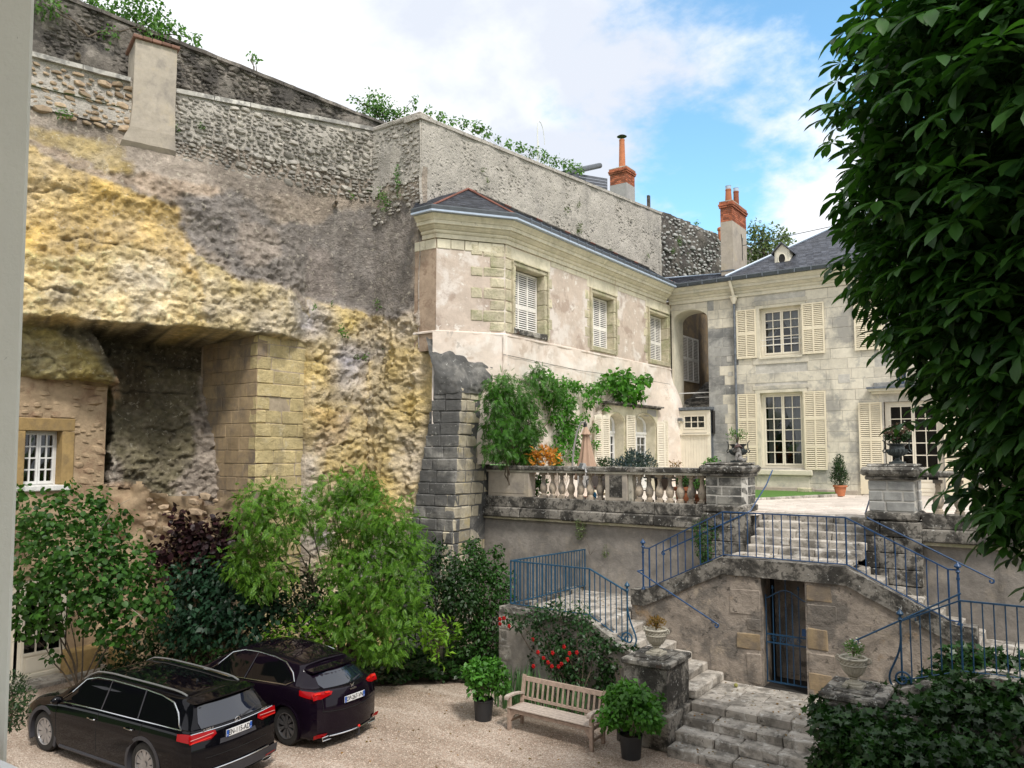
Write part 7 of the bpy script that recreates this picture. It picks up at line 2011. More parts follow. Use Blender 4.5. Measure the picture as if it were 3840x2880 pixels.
def chair(loc, rz, label, mats, group=None, name='garden_chair', slat=False):
  t = empty(name, loc, label, 'chair', group, rz)
  def add(mb, nm, m):
    o = mb.build(nm, m, t); o.matrix_parent_inverse = Matrix.Identity(4); return o
  fm, sm = mats
  for sx in (-1, 1):
    for sy in (-1, 1):
      mb = MB(); mb.tube([(sx*.26, sy*.24, 0), (sx*.25, sy*.22, .40)], .018, 6); add(mb, 'leg', fm)
    mb = MB(); mb.tube([(sx*.27, -.22, .40), (sx*.28, -.24, .62), (sx*.28, .0, .64), (sx*.27, .26, .62)], .018, 6); add(mb, 'armrest', fm)
  mb = MB(); mb.box((-.25, -.25, .38), (.25, .24, .45)); add(mb, 'seat', sm)
  if slat:
    for k in range(7):
      mb = MB(); x = -.24+k*.072; mb.box((x, .24, .45), (x+.045, .265, .90)); add(mb, 'back_slat', sm)
    mb = MB(); mb.box((-.26, .235, .90), (.27, .27, .96)); add(mb, 'back_rail', sm)
  else:
    mb = MB(); mb.add([(-.25, .22, .45), (.25, .22, .45), (.25, .34, .95), (-.25, .34, .95), (-.25, .27, .45), (.25, .27, .45), (.25, .39, .95), (-.25, .39, .95)], [(0, 1, 2, 3), (7, 6, 5, 4), (0, 4, 5, 1), (3, 2, 6, 7), (0, 3, 7, 4), (1, 5, 6, 2)]); add(mb, 'backrest', sm)
  return t
br = (M['black_iron'], M['brown_resin'])
plain('taupe_cushion', (.13, .10, .085), .85, .06)
chair((-8.55, 19.3, ZT), R(160), 'dark armchair with taupe back, left of the two behind the right balusters', (M['black_iron'], M['taupe_cushion']))
chair((-7.85, 19.4, ZT), R(185), 'dark armchair with taupe back, nearer the clay pots behind the balusters', (M['black_iron'], M['taupe_cushion']))
chair((-10.15, 18.3, ZT), R(20), 'brown resin armchair under the closed parasol', br)
chair((-9.75, 18.35, ZT), R(-15), 'second brown resin armchair beside the parasol, next to the middle pedestal', br)
chair((-10.75, 18.9, ZT), R(170), 'white slatted folding chair seen between the left balusters', (M['black_iron'], M['white_paint']), slat=True)
chair((-9.50, 18.7, ZT), R(90), 'white moulded chair arm just left of the middle pedestal', (M['white_paint'], M['white_paint']))
tb = empty('garden_table', (-8.2, 18.75, ZT), 'low dark glass-topped garden table behind the right balusters', 'table')
mb = MB(); mb.box((-8.9, 18.45, ZT+.70), (-7.6, 19.05, ZT+.74)); mb.build('table_top', M['black_iron'], tb)
for x in (-8.8, -7.7):
  for y in (18.5, 19.0):
    mb = MB(); mb.box((x-.02, y-.02, ZT), (x+.02, y+.02, ZT+.70)); mb.build('leg', M['black_iron'], tb)
toy = empty('garden_ornament', (-10.05, 17.8, ZT), 'small painted garden bird ornament in yellow and blue behind the balusters', 'ornament')
plain('toy_yellow', (.75, .60, .10), .5); plain('toy_blue', (.02, .18, .35), .5); plain('toy_red', (.6, .02, .02), .5)
mb = MB(); mb.ball((-10.05, 17.8, ZT+.30), .07, sq=(1, .8, 1.5)); mb.build('body', M['toy_yellow'], toy, smooth=True)
mb = MB(); mb.ball((-9.99, 17.8, ZT+.24), .065, sq=(.8, .8, 1.6)); mb.build('wing', M['toy_blue'], toy, smooth=True)
mb = MB(); mb.ball((-10.05, 17.8, ZT+.46), .04, sq=(1.2, 1, 1)); mb.build('head', M['toy_red'], toy, smooth=True)
mb = MB(); mb.tube([(-10.05, 17.8, ZT), (-10.05, 17.8, ZT+.2)], .012, 6); mb.build('stand', M['black_iron'], toy)
# ================================================================== things on the skyline
_b4 = set(bpy.data.objects)
sr = empty('dark_shed_roof', (-15.5, 26, 15), 'dark sloping shed roof with a fat grey flue pipe behind the far wall', 'roof')
mb = MB()
for k in range(5):
  mb.add([(-15.3, 24.8+k*.0, 15.55+k*.12), (-14.5, 27.1, 15.75+k*.12), (-14.5, 27.1, 15.86+k*.12), (-15.3, 24.8, 15.66+k*.12)], [(0, 1, 2, 3)])
mb.box((-16.5, 25.2, 15.0), (-15.0, 27.2, 16.1)); mb.build('roof_panel', M['slate'], sr)
mb = MB(); mb.tube([(-14.6, 23.9, 15.62), (-14.9, 27.2, 17.0)], .11, 12); mb.tube([(-14.62, 24.1, 15.2), (-14.62, 24.1, 15.7)], .03, 6); mb.build('flue_pipe', M['dark_gutter'], sr, smooth='auto')
hk = empty('curved_antenna', (-14.1, 21.2, 15), 'thin white crook-shaped metal rod standing above the hedge on the wall', 'rod')
mb = MB(); mb.tube([(-14.1, 21.35, 14.9), (-14.1, 21.35, 16.35)], .022, 6); mb.tube([(-14.1, 21.35, 14.9), (-14.1, 21.38, 15.9)], .03, 6)
mb.tube([(-14.1, 21.35, 16.50), (-14.1, 21.42, 16.60), (-14.1, 21.55, 16.60), (-14.1, 21.68, 16.45), (-14.1, 21.76, 16.2), (-14.1, 21.80, 15.9)], .014, 6); mb.tube([(-14.1, 21.35, 16.3), (-14.1, 21.36, 16.52)], .014, 6)
mb.build('rod', M['white_paint'], hk)
mb = MB(); mb.box((-14.3, 30.35, 15.3), (-14.2, 30.5, 16.5)); mb.build('wooden_post', M['dark_rubble'], label='short dark post standing on the wall right of the grey chimney', cat='post')
cp2 = empty('chimney_pot_stub', (-11.2, 33, 13.7), 'short orange clay pot on the wall just left of the twin-pot chimney', 'chimney pot')
mb = MB(); mb.lathe([(.16, 0), (.13, .5), (.17, .52), (.17, .62), (.13, .66)], (-12.75, 35.2, 15.3), 14); mb.build('pot', M['terracotta'], cp2, smooth='auto')
for o in [o for o in bpy.data.objects if o not in _b4 and o.parent is None]: o.matrix_basis = G_ @ o.matrix_basis
# the building the picture is taken from: its courtyard front stands just behind the window
vb = empty('viewing_building', (0, -.4, 0), 'rendered house front behind the viewer, closing the near side of the courtyard', 'building')
ct0, st0 = math.cos(R(35.4)), math.sin(R(35.4))
def vbw(x, y, z): return (x*ct0-y*st0, x*st0+y*ct0, z)
mb = MB()
for (xa, xb) in ((-16, -1.1), (1.1, 16)):
  vs = [vbw(x, y, z) for z in (0, 9) for x, y in ((xa, -.9), (xb, -.9), (xb, -.5), (xa, -.5))]
  mb.add(vs, [(0, 3, 2, 1), (4, 5, 6, 7), (0, 1, 5, 4), (1, 2, 6, 5), (2, 3, 7, 6), (3, 0, 4, 7)])
for (za, zb) in ((0, 4.3), (6.9, 9)):
  vs = [vbw(x, y, z) for z in (za, zb) for x, y in ((-1.1, -.9), (1.1, -.9), (1.1, -.5), (-1.1, -.5))]
  mb.add(vs, [(0, 3, 2, 1), (4, 5, 6, 7), (0, 1, 5, 4), (1, 2, 6, 5), (2, 3, 7, 6), (3, 0, 4, 7)])
mb.build('wall', M['chimney_render'], vb)
# the viewer's own window: rendered jamb and a corner of white sill
jb = empty('window_jamb', (-1.1, .2, 4), 'pale speckled rendered window jamb filling the left edge of the view', 'jamb')
ct, stn = math.cos(R(35.4)), math.sin(R(35.4))
def room2w(x, y, z): return (x*ct-y*stn, x*stn+y*ct, 5.3+z)
mb = MB(); yj = .95
vs = []
for z, xr in ((1.4, -.6255), (-1.2, -.5957)):
  for x, y in ((xr, yj), (xr-.5, yj), (xr-.7, yj+.30), (xr*1.345, yj+.30)): vs.append(room2w(x, y, z))
mb.add(vs, [(0, 3, 2, 1), (4, 5, 6, 7), (0, 4, 7, 3), (3, 7, 6, 2), (1, 5, 4, 0), (2, 6, 5, 1)])
mb.build('jamb_face', M['jamb_render'], jb, bevel=.004)
mb = MB(); vs = [room2w(x, y, z) for x, y, z in ((-.64, .90, -.324), (-.45, .90, -.405), (-.40, .60, -.42), (-.64, .50, -.37))]
mb.add(vs+[tuple(Vector(v)-Vector((0, 0, .03))) for v in vs], [(0, 3, 2, 1), (4, 5, 6, 7), (0, 1, 5, 4), (1, 2, 6, 5), (2, 3, 7, 6), (3, 0, 4, 7)])
mb.build('window_sill', M['white_paint'], label='corner of a white painted window sill at the lower left edge', cat='sill')
# ================================================================== cars
def paint(name, col, flake):
  t = NT(name); p = t.pos(True)
  lw = t.n('ShaderNodeLayerWeight'); lw.inputs['Blend'].default_value = .35
  c = t.mix(lw.outputs['Facing'], (*flake, 1), (*col, 1))
  dust = t.ramp(t.noise(p, 3.5, 6, .7), .52, .72, 0, .025)
  c = t.mix(dust, c, (.10, .085, .07, 1))
  t.princ(c, t.ramp(t.noise(p, 8, 4), .3, .7, .02, .07), Specular_IOR_Level=.28)
  return done(t, name)
paint('paint_black', (.0025, .002, .003), (.003, .003, .005))
paint('paint_purple', (.004, .0022, .0042), (.007, .0035, .009))
plain('chrome', (.62, .63, .65), .16, .04, Metallic=1.0)
plain('silver_plastic', (.36, .365, .37), .32, .05, Metallic=.6)
plain('cladding', (.035, .035, .042), .55, .1)
plain('tyre', (.020, .019, .018), .85, .2, 30, .3)
plain('rim_grey', (.22, .22, .23), .3, .1, Metallic=.8)
plain('rim_light', (.42, .42, .43), .3, .1, Metallic=.7)
plain('lamp_red', (.30, .002, .004), .15, .1, Specular_IOR_Level=.25)
plain('lamp_bright', (.62, .02, .012), .15, .1, Specular_IOR_Level=.25)
plain('lamp_white', (.60, .30, .28), .3, .05)
plain('plate_white', (.72, .73, .74), .4, .02)
plain('plate_blue', (.012, .09, .42), .4, .02)
plain('plate_ink', (.012, .012, .012), .5, .02)
plain('car_interior', (.018, .017, .018), .8, .1)
def text_mesh(s, size, mat, ext=.002, bold=0.0):
  cu = bpy.data.curves.new('txt', 'FONT'); cu.body = s; cu.size = size; cu.extrude = ext; cu.align_x = 'CENTER'; cu.align_y = 'CENTER'; cu.offset = bold
  o = bpy.data.objects.new('txt', cu); COL.objects.link(o)
  bpy.context.view_layer.update()
  me = bpy.data.meshes.new_from_object(o.evaluated_get(bpy.context.evaluated_depsgraph_get()))
  bpy.data.objects.remove(o); bpy.data.curves.remove(cu)
  me.materials.clear(); me.materials.append(mat); return me
def interp(tab, x):
  xs = [p[0] for p in tab]
  return float(np.interp(x, xs, [p[1] for p in tab]))
def smoothtab(tab, w=.10):
  xs = np.linspace(tab[0][0]-.5, tab[-1][0]+.5, 400); ys = np.interp(xs, [p[0] for p in tab], [p[1] for p in tab])
  k = max(3, int(w/(xs[1]-xs[0]))*2+1); kern = np.hanning(k+2)[1:-1]; kern /= kern.sum()
  ys2 = np.convolve(np.pad(ys, k//2, mode='edge'), kern, 'valid')
  return lambda x: float(np.interp(x, xs, ys2))
class Car:
  def __init__(s, c):
    s.c = c
    s.W = smoothtab(c['W'], .25); s.belt = smoothtab(c['belt'], .35); s.top = smoothtab(c['top'], .16); s.wr = smoothtab(c['wr'], .3)
  def ring(s, x):
    W, zb, zt, wr = s.W(x), s.belt(x), s.top(x), s.wr(x)
    h = max(.02, zt-zb); cab = min(1, max(0, (h-.08)/.25))
    zs = .24
    mid = zs+(zb-zs)*.55
    wt = wr*cab+W*.80*(1-cab)
    return [(W*.80, .17), (W*.95, .19), (W*.985, .27), (W*1.0, mid-.08), (W*1.0, mid+.06), (W*.985, zs+(zb-zs)*.80), (W*.955, zb-.02), (W*.93, zb+.012*(1)), (W*.915*cab+W*.88*(1-cab), zb+.02+.25*h*(1-cab)),
        ((W*.915*.5+wt*.5)*cab+W*.85*(1-cab), zb+(.46*h if cab > 0 else .5*h)+.2*h*(1-cab)), (wt+.02*cab, zb+(.86-.0*(1-cab))*h), (wt*.93-.02*cab, zb+.955*h), (wt*.72, zb+.985*h), (wt*.38, zt+.004), (0, zt+.010)]
  def P(s, x, j):
    """surface point on the left side: j is a continuous index into the ring"""
    r = s.ring(x); i = min(int(j), len(r)-2); f = j-i
    return Vector((x+s.dx(x, j), r[i][0]*(1-f)+r[i+1][0]*f, r[i][1]*(1-f)+r[i+1][1]*f))
  def dx(s, x, j):
    # push the end rings to the raked outline of nose and tail
    c = s.c; d = 0
    if x < c['xr']+.6:
      t = 1-(x-c['xr'])/.6; t = t*t*(3-2*t)
      d += t*float(np.interp(j, c['tail'][0], c['tail'][1]))
    if x > c['xf']-.5:
      t = (x-(c['xf']-.5))/.5; t = t*t*(3-2*t)
      d += t*float(np.interp(j, c['nose'][0], c['nose'][1]))
    return d
def build_car(c, name, label, loc, rz):
  K = Car(c); t = empty(name, loc, label, 'car', None, rz)
  paintm = M[c['paint']]; sc = c.get('scale', 1)
  def add(mb, nm, m, par=None, smooth='auto', **k):
    o = mb.build(nm, m, par or t, smooth=smooth, **k); o.matrix_parent_inverse = Matrix.Identity(4); return o
  # body skin
  xs = np.concatenate([np.linspace(c['xr'], c['xr']+.5, 16)[:-1], np.linspace(c['xr']+.5, c['xf']-.5, 62), np.linspace(c['xf']-.5, c['xf'], 14)[1:]])
  js = []
  nr = 15
  for j in range(nr-1): js += [j+k/3 for k in range(3)]
  js.append(nr-1)
  # smooth rings: Catmull over j
  def ringpts(x):
    r = K.ring(x); out = []
    for j in js:
      i = min(int(j), nr-2); f = j-i
      p0, p1, p2, p3 = r[max(i-1, 0)], r[i], r[i+1], r[min(i+2, nr-1)]
      q = [.5*((2*p1[a])+(-p0[a]+p2[a])*f+(2*p0[a]-5*p1[a]+4*p2[a]-p3[a])*f*f+(-p0[a]+3*p1[a]-3*p2[a]+p3[a])*f**3) for a in (0, 1)]
      if i in (5, 6, 7): q = [p1[a]*(1-f)+p2[a]*f for a in (0, 1)]
      out.append((x+K.dx(x, j), max(q[0], 0), q[1]))
    return out
  rings = [ringpts(x) for x in xs]
  mb = MB(); n = len(js); full = []
  for r in rings:
    full.append([(p[0], p[1], p[2]) for p in r]+[(p[0], -p[1], p[2]) for p in r[-2::-1]])
  m = len(full[0])
  for r in full: mb.v += r
  wheels = [(c['wb']/2+c['xo'], 1), (-c['wb']/2+c['xo'], 0)]
  ra = c['arch']
  def inarch(p):
    return any((p[0]-wx)**2+(p[2]-c['wz'])**2 < ra*ra and abs(p[1]) > .45 for wx, _ in wheels)
  V = [Vector(p) for p in mb.v]
  for i in range(len(full)-1):
    for k in range(m-1):
      a, b, d, e = i*m+k, i*m+k+1, (i+1)*m+k+1, (i+1)*m+k
      cc = (V[a]+V[b]+V[d]+V[e])/4
      if inarch(cc): continue
      mb.f.append((a, e, d, b)); mb.mi.append(0)
  # snap the cut edge to a true circle
  for i, p in enumerate(V):
    for wx, _ in wheels:
      dd = math.hypot(p.x-wx, p.z-c['wz'])
      if abs(p.y) > .45 and abs(dd-ra) < .045 and p.z < c['wz']+ra+.03:
        mb.v[i] = (wx+(p.x-wx)*ra/dd, p.y, c['wz']+(p.z-c['wz'])*ra/dd)
  # tail and nose caps
  for e, r in ((0, full[0]), (1, full[-1])):
    n_ = n-1
    rows = []
    for j in range(0, n):
      L = Vector(r[j]); crown = c['crown'] if e == 0 else -c['crown']
      row = []
      for k in range(0, 13):
        f = -1+2*k/12
        cw_ = crown*(1-f*f)
        row.append((L.x-cw_, -L.y*f, L.z+ (0 if j < n-1 else 0)))
      rows.append(row)
    b = len(mb.v)
    for row in rows: mb.v += row
    for j in range(len(rows)-1):
      for k in range(12):
        q = (b+j*13+k, b+j*13+k+1, b+(j+1)*13+k+1, b+(j+1)*13+k)
        mb.f.append(q[::-1] if e == 0 else q); mb.mi.append(0)
  body = add(mb, 'body', paintm)
  bm = bmesh.new(); bm.from_mesh(body.data); bmesh.ops.remove_doubles(bm, verts=bm.verts, dist=.002); bmesh.ops.recalc_face_normals(bm, faces=bm.faces); bm.to_mesh(body.data); bm.free(); sharp(body.data, 32)
  # underside
  mb = MB(); mb.box((c['xr']+.15, -K.W(0)*.80, .15), (c['xf']-.2, K.W(0)*.80, .24)); add(mb, 'underside', M['cladding'])
  for wx, fr_ in wheels:
    for s in (1, -1):
      y = s*(K.W(wx)-.02)
      # arch lip and well
      mb = MB(); pts = [(wx+(ra-.005)*math.cos(a), s*(K.W(wx)*.995+.006), c['wz']+(ra-.005)*math.sin(a)) for a in np.linspace(-.45, math.pi+.45, 26)]
      for k, p in enumerate(pts):
        ang = np.linspace(-.45, math.pi+.45, 26)[k]; o_ = c['lip']
        mb.v += [(p[0], p[1], p[2]), (wx+(ra+o_)*math.cos(ang), p[1]-s*.002, c['wz']+(ra+o_)*math.sin(ang)), (wx+(ra+o_)*math.cos(ang), p[1]-s*.03, c['wz']+(ra+o_)*math.sin(ang)), (p[0], p[1]-s*.10, p[2])]
      for k in range(25):
        for q in range(4):
          f = (4*k+q, 4*k+(q+1) % 4, 4*k+4+(q+1) % 4, 4*k+4+q); mb.f.append(f if s > 0 else f[::-1]); mb.mi.append(0)
      add(mb, 'arch_lip', M[c['lipmat']])
      mb = MB(); N = 20; b = 0
      for a in np.linspace(-.3, math.pi+.3, N): mb.v += [(wx+(ra+.01)*math.cos(a), s*K.W(wx)*.97, c['wz']+(ra+.01)*math.sin(a)), (wx+(ra+.01)*math.cos(a), s*.45, c['wz']+(ra+.01)*math.sin(a))]
      for k in range(N-1): mb.f.append((2*k, 2*k+1, 2*k+3, 2*k+2)); mb.mi.append(0)
      mb.v += [(wx-ra-.02, s*.45, .15), (wx+ra+.02, s*.45, .15), (wx+ra+.02, s*.45, c['wz']+ra), (wx-ra-.02, s*.45, c['wz']+ra)]; q = len(mb.v); mb.f.append((q-4, q-3, q-2, q-1)); mb.mi.append(0)
      add(mb, 'wheel_well', M['cladding'])
      # wheel: tyre, rim
      rw = c['rw']; yo = K.W(wx)-.035
      wl_ = MB()
      prof = [(rw*.66, -.20), (rw*.78, -.212), (rw*.95, -.205), (rw, -.17), (rw, -.05), (rw*.95, -.012), (rw*.80, 0), (rw*.66, -.012)]
      N = 40
      for (r_, d) in prof:
        for k in range(N):
          a = 2*math.pi*k/N; wl_.v.append((wx+r_*math.cos(a), s*(yo+d), c['rw']+r_*math.sin(a)))
      for q in range(len(prof)-1):
        for k in range(N):
          f = (q*N+k, q*N+(k+1) % N, (q+1)*N+(k+1) % N, (q+1)*N+k); wl_.f.append(f if s < 0 else f[::-1]); wl_.mi.append(0)
      wheel = add(wl_, 'tyre', M['tyre'])
      rm = MB(); rr = rw*.67
      for q, (r_, d) in enumerate([(rr, -.015), (rr*1.0, -.002), (rr*.93, -.006), (rr*.92, -.04), (rr*.90, -.10)]):
        for k in range(N):
          a = 2*math.pi*k/N; rm.v.append((wx+r_*math.cos(a), s*(yo+d), c['rw']+r_*math.sin(a)))
      for q in range(4):
        for k in range(N):
          f = (q*N+k, q*N+(k+1) % N, (q+1)*N+(k+1) % N, (q+1)*N+k); rm.f.append(f if s < 0 else f[::-1]); rm.mi.append(0)
      ns_ = c['spokes']
      for k in range(ns_):
        a = 2*math.pi*k/ns_+.2
        if c['twist']: a += 0
        for (da, w0, w1) in (((0, .020, .052),) if not c['twist'] else ((-.09, .014, .018), (.13, .012, .015))):
          ca, sa = math.cos(a), math.sin(a); a2 = a+da; cb, sb_ = math.cos(a2), math.sin(a2)
          p0 = Vector((wx+ca*rr*.16, 0, c['rw']+sa*rr*.16)); p1 = Vector((wx+cb*rr*.95, 0, c['rw']+sb_*rr*.95))
          d_ = (p1-p0).normalized(); nn_ = Vector((-d_.z, 0, d_.x))
          v = []
          for (pp, w_, dep) in ((p0, w0, -.03), (p0.lerp(p1, .6), (w0+w1)/2*1.1, -.018), (p1, w1, -.02)):
            for s2 in (-1, 1): v += [(pp.x+nn_.x*w_*s2, s*(yo+dep), pp.z+nn_.z*w_*s2)]
            for s2 in (1, -1): v += [(pp.x+nn_.x*w_*s2, s*(yo+dep-.03), pp.z+nn_.z*w_*s2)]
          rm.add(v, [(0, 1, 5, 4), (4, 5, 9, 8), (1, 2, 6, 5), (3, 0, 4, 7), (5, 6, 10, 9), (7, 4, 8, 11)])
      hub = []
      for k in range(16):
        a = 2*math.pi*k/16; hub.append((wx+rr*.20*math.cos(a), s*(yo-.018), c['rw']+rr*.20*math.sin(a)))
      rm.add(hub, [tuple(range(16)) if s < 0 else tuple(range(16))[::-1]])
      add(rm, 'rim', M[c['rim']], wheel)
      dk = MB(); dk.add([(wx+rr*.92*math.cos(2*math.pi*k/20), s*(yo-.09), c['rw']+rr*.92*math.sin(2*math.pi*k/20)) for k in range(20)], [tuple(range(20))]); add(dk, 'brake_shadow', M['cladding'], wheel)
  # side glass: ribbons of the surface between belt and roof
  def side_glass(outl, nm='side_window'):
    for s in (1, -1):
      mb = MB(); P = []
      cx_ = sum(p[0] for p in outl)/len(outl); cj_ = sum(p[1] for p in outl)/len(outl)
      for x, j in outl:
        q = K.P(x, j); nrm = Vector((0, 1, .45)).normalized(); q = q+nrm*.007; P.append((q.x, s*q.y, q.z))
      q = K.P(cx_, cj_); nrm = Vector((0, 1, .45)).normalized(); q = q+nrm*.010
      mb.v = P+[(q.x, s*q.y, q.z)]; N = len(P)
      mb.f = [(k, (k+1) % N, N) if s < 0 else ((k+1) % N, k, N) for k in range(N)]; mb.mi = [0]*N
      add(mb, nm, M['car_side_glass'])
  def trim(outl, r, mat, nm, closed=False, out=.012):
    for s in (1, -1):
      mb = MB(); pts = []
      for x, j in outl:
        q = K.P(x, j)+Vector((0, 1, .45)).normalized()*out; pts.append((q.x, s*q.y, q.z))
      mb.tube(pts, r, 5, closed=closed); add(mb, nm, M[mat])
  for g in c['glass']: side_glass(g)
  trim(c['dlo'], .011, 'chrome', 'window_trim', closed=True)
  for g in c['pillars']: trim(g, .010, 'cladding', 'window_seam', out=.014)
  # interior masses: front seats and steering wheel seen through the glass are hidden by the dark tint
  # rear glass
  def tail(y, j, out=.004):
    x0 = c['xr']; L = K.P(x0, j); f = y/max(L.y, .01)
    f = max(-1, min(1, f)); return Vector((L.x-c['crown']*(1-f*f)-out, y, L.z))
  def tail_patch(rows, nm, mat, out=.006, par=None):
    """rows: list of (j, y0, y1)"""
    mb = MB(); nc = 14
    for (j, y0, y1) in rows:
      for k in range(nc+1): mb.v.append(tuple(tail(y0+(y1-y0)*k/nc, j, out)))
    for r_ in range(len(rows)-1):
      for k in range(nc):
        mb.f.append((r_*(nc+1)+k, (r_+1)*(nc+1)+k, (r_+1)*(nc+1)+k+1, r_*(nc+1)+k+1)); mb.mi.append(0)
    o = add(mb, nm, M[mat], par);
    return o
  def tline(pts, r, mat, nm, out=.010, par=None, n_=6):
    mb = MB(); P = []
    for a, b in zip(pts, pts[1:]):
      for k in range(8): P.append(tuple(tail(a[0]+(b[0]-a[0])*k/8, a[1]+(b[1]-a[1])*k/8, out)))
    P.append(tuple(tail(pts[-1][0], pts[-1][1], out))); mb.tube(P, r, n_); return add(mb, nm, M[mat], par)
  c['details'](K, t, add, tail, tail_patch, tline, trim)
  if sc != 1: t.scale = (sc, sc, sc)
  return t
def plate(t, add, tail, yc_, j, txt, w=.50, h=.108, tilt=.0, dep=''):
  p = tail(yc_, j, .018)
  mb = MB(); mb.box((-.008, -w/2, -h/2), (.004, w/2, h/2))
  o = add(mb, 'number_plate', M['plate_white'], smooth=False); o.location = p
  for s, ww in ((1, .045), (-1, .042)):
    mb = MB(); mb.box((-.0095, s*w/2-(ww if s > 0 else 0), -h/2+.002), (-.0085, s*w/2+(0 if s > 0 else ww), h/2-.002)); q = mb.build('blue_band', M['plate_blue'], o); q.matrix_parent_inverse = Matrix.Identity(4)
  me = text_mesh(txt, .108, M['plate_ink'], .001, .0012)
  q = obj('plate_text', me, o, (-.010, .0, -.002), (R(90), 0, R(-90)), (.80, 1.05, 1)); q.matrix_parent_inverse = Matrix.Identity(4)
  for y, z, s_, tx in ((w/2-.022, -.03, .035, 'F'), (-w/2+.021, -.03, .03, dep)):
    if tx:
      q = obj('band_text', text_mesh(tx, s_, M['plate_white'], .0008), o, (-.0105, y, z), (R(90), 0, R(-90))); q.matrix_parent_inverse = Matrix.Identity(4)
  return o
t_ = NT('car_side_glass'); gl_ = t_.princ((.003, .003, .004), .03, Specular_IOR_Level=.35); done(t_, 'car_side_glass')
t_ = NT('car_rear_glass'); gl_ = t_.princ((.006, .009, .02), .03, Specular_IOR_Level=1.0, Coat_Weight=.3, Coat_Roughness=.02); done(t_, 'car_rear_glass')
def estate_details(K, t, add, tail, patch, tline, trim):
  patch([(7.9, -.60, .60), (8.5, -.61, .61), (9.2, -.575, .575), (9.9, -.53, .53)], 'rear_window', 'car_rear_glass')
  tline([(-.60, 7.9), (.60, 7.9)], .006, 'cladding', 'window_seam')
  # spoiler lip over the rear window
  mb = MB(); r_ = K.P(K.c['xr'], 10.6)
  pts = []
  for k in range(15):
    y = -.57+1.14*k/14; x = r_.x-.02-.05*(1-(y/.57)**2)
    pts.append((x, y, r_.z+.03+.012*(1-(y/.57)**2)))
  vs = []
  for (x, y, z) in pts: vs += [(x-.10, y, z-.005), (x-.10, y, z-.028), (x+.16, y, z-.07), (x+.16, y, z+.012)]
  mb.add(vs, [(0, 1, 2, 3), (59, 58, 57, 56)]+[(4*i+j, 4*i+4+j, 4*i+4+(j+1) % 4, 4*i+(j+1) % 4) for i in range(14) for j in range(4)])
  add(mb, 'roof_spoiler', M['paint_black'])
  mb = MB(); a = tail(-.12, 8.05, .02); b = tail(-.47, 8.35, .02); mb.tube([a, a.lerp(b, .5), b], [.016, .012, .008], 6); mb.ball(tuple(a), .028); add(mb, 'wiper', M['cladding'])
  # chrome strip, lamps
  patch([(6.15, -.80, .80), (6.38, -.80, .80)], 'chrome_strip', 'chrome', .014)
  for s in (-1, 1):
    y0, y1 = (.40, .845) if s > 0 else (-.845, -.40)
    inner, outer = (y0, y1) if s > 0 else (y1, y0)
    rows = [(5.05, min(inner+s*.10, outer), max(inner+s*.10, outer)), (5.5, min(inner, outer), max(inner, outer)), (5.95, min(inner+s*.02, outer), max(inner+s*.02, outer)), (6.12, min(inner+s*.16, outer), max(inner+s*.16, outer))]
    lp = patch(rows, 'tail_lamp', 'lamp_red', .016)
    # wraps round onto the flank
    mb = MB(); N = 6
    for k in range(N+1):
      x = K.c['xr']+.02+.24*k/N
      for j in (5.05+.12*k/N, 5.5, 6.12-.2*k/N):
        q = K.P(x, j); mb.v.append((q.x-(.012 if k == 0 else 0), s*(q.y+.009), q.z))
    for k in range(N):
      for j in range(2):
        f = (3*k+j, 3*k+3+j, 3*k+4+j, 3*k+1+j); mb.f.append(f if s < 0 else f[::-1]); mb.mi.append(0)
    add(mb, 'lamp_wrap', M['lamp_red'], lp)
    tline([(inner+s*.06, 5.70), (outer-s*.02, 5.45)], .0055, 'lamp_white', 'light_bar', .024, lp)
    tline([(inner+s*.10, 5.30), (outer-s*.02, 5.10)], .009, 'lamp_bright', 'lower_light', .022, lp)
    patch([(1.7, s*.55 if s > 0 else -.80, .80 if s > 0 else -.55), (2.0, s*.55 if s > 0 else -.80, .80 if s > 0 else -.55)], 'reflector', 'lamp_red', .03)
  plate(t, add, tail, -.0, 5.15, 'EN-115-AD', dep='37')
  # star badge
  c0 = tail(0, 6.85, .018)
  mb = MB(); mb.tube([(c0.x, .048*math.cos(a), c0.z+.048*math.sin(a)) for a in np.linspace(0, 2*math.pi, 25)[:-1]], .0055, 6, closed=True, cap=False)
  for k in range(3):
    a = math.pi/2+k*2*math.pi/3; mb.tube([(c0.x, 0, c0.z), (c0.x, .046*math.cos(a), c0.z+.046*math.sin(a))], [.010, .002], 5)
  add(mb, 'star_badge', M['chrome'])
  for s_, y, j, sz in (('E 220 d', .52, 6.55, .06), ('4MATIC', -.60, 6.75, .035)):
    p = tail(y, j, .012); q = obj('badge_text', text_mesh(s_, sz, M['chrome'], .003, .0012), t, p, (R(90), 0, R(-90))); q.matrix_parent_inverse = Matrix.Identity(4)
  # bumper, diffuser and tail pipes
  patch([(1.4, -.84, .84), (2.35, -.86, .86)], 'bumper_band', 'cladding', .022)
  tline([(-.62, 2.42), (.62, 2.42)], .012, 'chrome', 'bumper_strip', .024)
  patch([(.0, -.74, .74), (.5, -.76, .76), (1.15, -.78, .78)], 'diffuser', 'silver_plastic', .030)
  for s in (-1, 1):
    p = tail(s*.60, .75, .045); mb = MB()
    ring_ = [(p.x, p.y+.10*math.cos(a)*(1 if abs(math.cos(a)) < .7 else 1.0), p.z+.030*math.sin(a)) for a in np.linspace(0, 2*math.pi, 19)[:-1]]
    mb.tube(ring_, .010, 6, closed=True, cap=False); add(mb, 'tail_pipe', M['chrome'])
    mb = MB(); mb.add([(a+.004, b, c_) for a, b, c_ in ring_], [tuple(range(18))]); add(mb, 'pipe_mouth', M['dark_void'])
